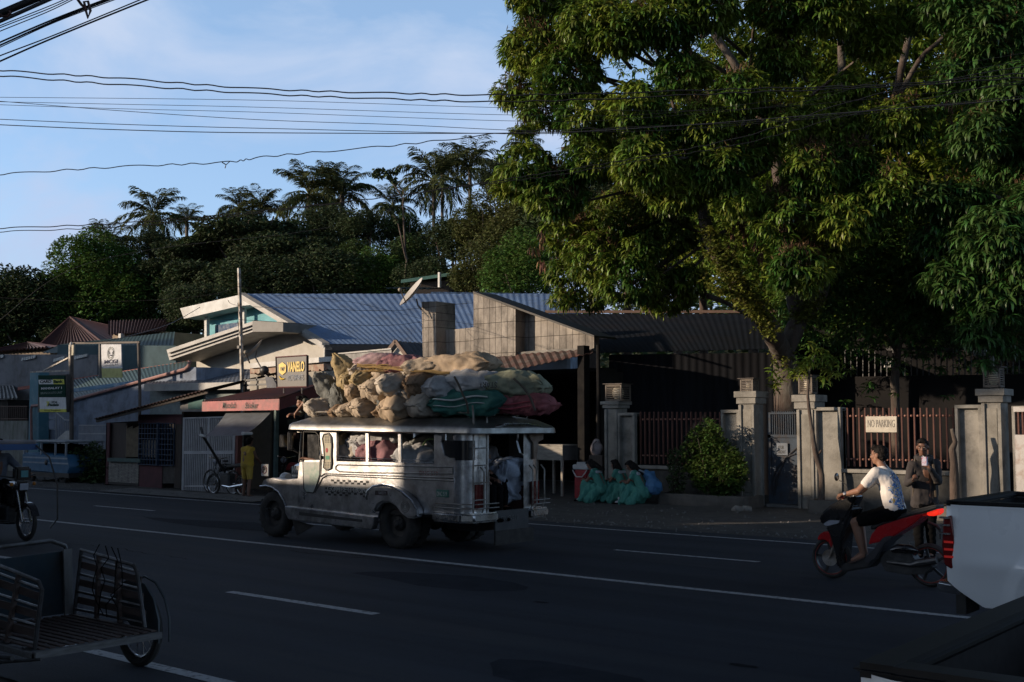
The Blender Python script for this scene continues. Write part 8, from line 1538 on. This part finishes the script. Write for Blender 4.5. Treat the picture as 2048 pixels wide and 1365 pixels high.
person('person', 'person crouching on the jeepney roof behind the front sacks, bare arm showing', loc, R(150), dict(pel=(0, 0, .10), chest=(0, .14, .20), neck=(0, .26, .22), head=(0, .36, .25), shL=(-.15, .2, .22), shR=(.15, .2, .22), elL=(-.22, .34, .28), elR=(.2, .34, .06), wrL=(-.12, .46, .10), wrR=(.1, .5, .05), hipL=(-.08, .02, .1), hipR=(.08, .02, .1), knL=(-.18, .3, .14), knR=(.16, .3, .14), anL=(-.16, .05, .05), anR=(.16, .05, .05), toL=(-.18, -.08, .03), toR=(.18, -.08, .03)), hf=(0, 1, -.2), sk=skin, shirt=mat('roof_shirt', (.08, .09, .07)), pants=blackc, leg=.5, vox=.012, face=False, bulk=.85)
# ================= WIRES =================
wirem = mat('wire_black', (.012, .012, .013), rough=.6); wireg = mat('wire_grey', (.05, .05, .055), rough=.5)
def wire(label, pts, D, r=.012, m_=None, wav=0, grp='overhead cables', sagn=24):
    """cable through picture points (px,py[,D]) at a given distance"""
    P = [PD(p[0], p[1], p[2] if len(p) > 2 else D) for p in pts]; out = []
    n = len(P)
    for i in range(n-1):
        p0, p1, p2, p3 = P[max(i-1, 0)], P[i], P[i+1], P[min(i+2, n-1)]
        for k in range(sagn):
            u = k/sagn; out.append(.5*((2*p1)+(p2-p0)*u+(2*p0-5*p1+4*p2-p3)*u*u+(3*p1-p0-3*p2+p3)*u**3))
    out.append(P[-1])
    if wav: out = [p+UP*wav*math.sin(i*.9+1.7*math.sin(i*.31)) for i, p in enumerate(out)]
    if pts[0][0] < 0: out.insert(0, out[0]+(out[0]-out[3]).normalized()*14)
    if pts[-1][0] > 2048 or pts[-1][1] < 0: out.append(out[-1]+(out[-1]-out[-4]).normalized()*14)
    m = MB(); m.tube(out, r*.62 if D > 10 else r*.8, 6); return props(m.build('overhead_cable', m_ or wirem, angle=180), label, 'cable', grp)
D1 = 14
wire('upper of the two thick twisted cables crossing the sky', [(-60, 132), (0, 141), (240, 157), (520, 178), (800, 187), (1060, 190), (1500, 178), (1800, 168), (2120, 140)], D1, .013, wav=.008)
wire('lower of the two thick twisted cables crossing the sky', [(-60, 148), (0, 152), (240, 170), (520, 188), (800, 199), (1060, 203), (1500, 185), (1800, 172), (2120, 150)], D1, .013, wav=.008)
wire('thin topmost straight cable just under the twisted pair', [(-60, 195), (0, 195), (520, 201), (1060, 217), (1500, 218), (2120, 160)], D1, .005)
wire('thin cable crossing another one at the left, ending lower', [(-60, 200), (0, 203), (240, 222), (520, 240), (800, 250), (1060, 262), (1300, 262), (1600, 240), (2120, 190)], D1, .006)
wire('thin cable between the crossing ones', [(-60, 202), (0, 204), (240, 209), (520, 215), (1060, 231), (1350, 225), (1700, 178), (2120, 110)], D1, .005)
wire('thin cable starting just below the crossing cables', [(-60, 208), (0, 210), (240, 218), (520, 225), (1060, 243), (1300, 235), (1600, 205), (1800, 150), (2120, 95)], D1, .005)
wire('upper of the two cables at mid sky', [(-60, 236), (0, 239), (240, 249), (520, 257), (1060, 268), (1250, 255), (1500, 245), (1750, 222), (2120, 185)], D1, .007)
wire('lower, thicker one of the two cables at mid sky', [(-60, 246), (0, 250), (240, 260), (520, 266), (1060, 266), (1350, 252), (1700, 225), (2120, 192)], D1, .009, wireg)
wire('lone wavy cable low in the sky with a small hanging tie', [(-60, 352), (0, 349), (240, 334), (450, 325), (540, 313), (800, 290), (1060, 262), (1250, 258)], 16, .011, wav=.012)
m = MB(); m.tube([PD(444, 325, 15.95), PD(452, 330, 15.95), PD(450, 337, 15.95)], .008, 5); m.tube([PD(460, 323, 15.95), PD(452, 330, 15.95)], .006, 5); props(m.build('cable_tie', wirem), 'small loose tie hanging from the wavy cable', 'cable tie')
for i, (o, r_, lab) in enumerate(((0, .012, 'upper'), (7, .010, 'lower'))):
    wire('%s cable of the rising pair passing before the palms' % lab, [(-60, 460+o), (0, 457+o), (240, 447+o), (440, 431+o*.6), (560, 418+o*.4), (760, 396), (940, 370+o*.3), (1100, 345+o), (1300, 312+o), (1500, 270+o*2), (1750, 190+o*4), (2120, 120+o*4)], 17, r_, wav=.008, grp='pair of rising cables')
wire('thin cable sagging across the trees at the left', [(-60, 590), (0, 596), (150, 603), (300, 601), (420, 590), (480, 573)], 19, .007)
wire('thin cable running to the blue roof above the fascia', [(0, 640, 30), (130, 545, 30), (300, 500, 30), (560, 470, 30), (660, 455, 30)], 30, .007, wireg)
wire('cable from the steel pole across the blue roof, upper', [(455, 600), (480, 612), (620, 618, 26), (780, 622, 31), (845, 616, 33), (950, 606, 33), (1000, 608, 33)], 27.5, .009)
wire('cable from the steel pole across the blue roof, lower', [(400, 640), (480, 640), (620, 648, 29), (780, 651, 32), (870, 641, 33), (960, 652, 33)], 27.5, .009)
wire('thin cable drooping along the blue roof', [(480, 573), (560, 592), (700, 604), (850, 640, 33)], 27.5, .006)
wire('pale cable from the sign frame to the turquoise house', [(146, 683, 20), (200, 684, 20.5), (260, 672, 22), (340, 648, 26), (400, 615, 31)], 20, .012, wireg)
wire('cable hanging on the concrete gable wall', [(985, 606), (1000, 612), (990, 640), (998, 655), (1008, 650), (1000, 662)], 33.2, .01, wav=.01)
wire('cable hanging on the concrete pillar', [(835, 645), (845, 650), (842, 675)], 33.2, .01)
# near thick bundle at the top left corner
for i, (p, r_, lab) in enumerate(((((-80, 61), (0, 28), (85, -8)), .030, 'thickest bundled cable at the top left corner'), (((-80, 78), (0, 43), (115, -8), (200, -45)), .016, 'second thick cable under the bundled one'), (((-60, 78), (0, 52), (100, 12), (160, -14)), .004, 'thin cable right under the thick ones, first'), (((-60, 82), (0, 56), (100, 17), (170, -16)), .004, 'thin cable right under the thick ones, second'), (((-60, 90), (0, 63), (100, 22), (180, -18)), .004, 'thin cable right under the thick ones, third'),
        (((-60, 112), (0, 85), (110, 38), (225, -6)), .007, 'upper cable of the steep middle group'), (((-60, 118), (0, 91), (110, 42), (235, -6)), .007, 'middle cable of the steep middle group'), (((-60, 122), (0, 95), (110, 45), (245, -6)), .004, 'lower cable of the steep middle group'), (((-60, 138), (0, 112), (110, 70), (290, -4)), .005, 'upper cable of the steep lowest pair'), (((-60, 150), (0, 123), (110, 75), (300, -2), (330, -12)), .007, 'lower cable of the steep lowest pair'))):
    wire(lab, p, 7.5, r_, wirem if i != 1 else wireg, grp='steep cables at the top left')
t = thing('cable_hook', 'rusty red hook hanging from the cables near the top edge', 'hook', PD(175, 37, 7.4)); m = MB(); m.tube([PD(150, -8, 7.4), PD(163, 10, 7.4), PD(170, 16, 7.4), PD(176, 36, 7.4), PD(181, 22, 7.4), PD(176, 3, 7.4), PD(168, 4, 7.4), PD(172, 20, 7.4)], .009, 8); m.build('hook', mat('rust_hook', (.07, .02, .015), (.04, .015, .012), sc=20, rough=.5), t)
t = thing('cable_hook', 'dark loop hook under the thick cable at the left edge', 'hook', PD(10, 30, 7.4)); m = MB(); m.tube([PD(-6, 26, 7.4), PD(4, 33, 7.4), PD(14, 33, 7.4), PD(21, 27, 7.4), PD(19, 22, 7.4)], .009, 8); m.build('hook', mat('rust_hook', (.07, .02, .015)), t)
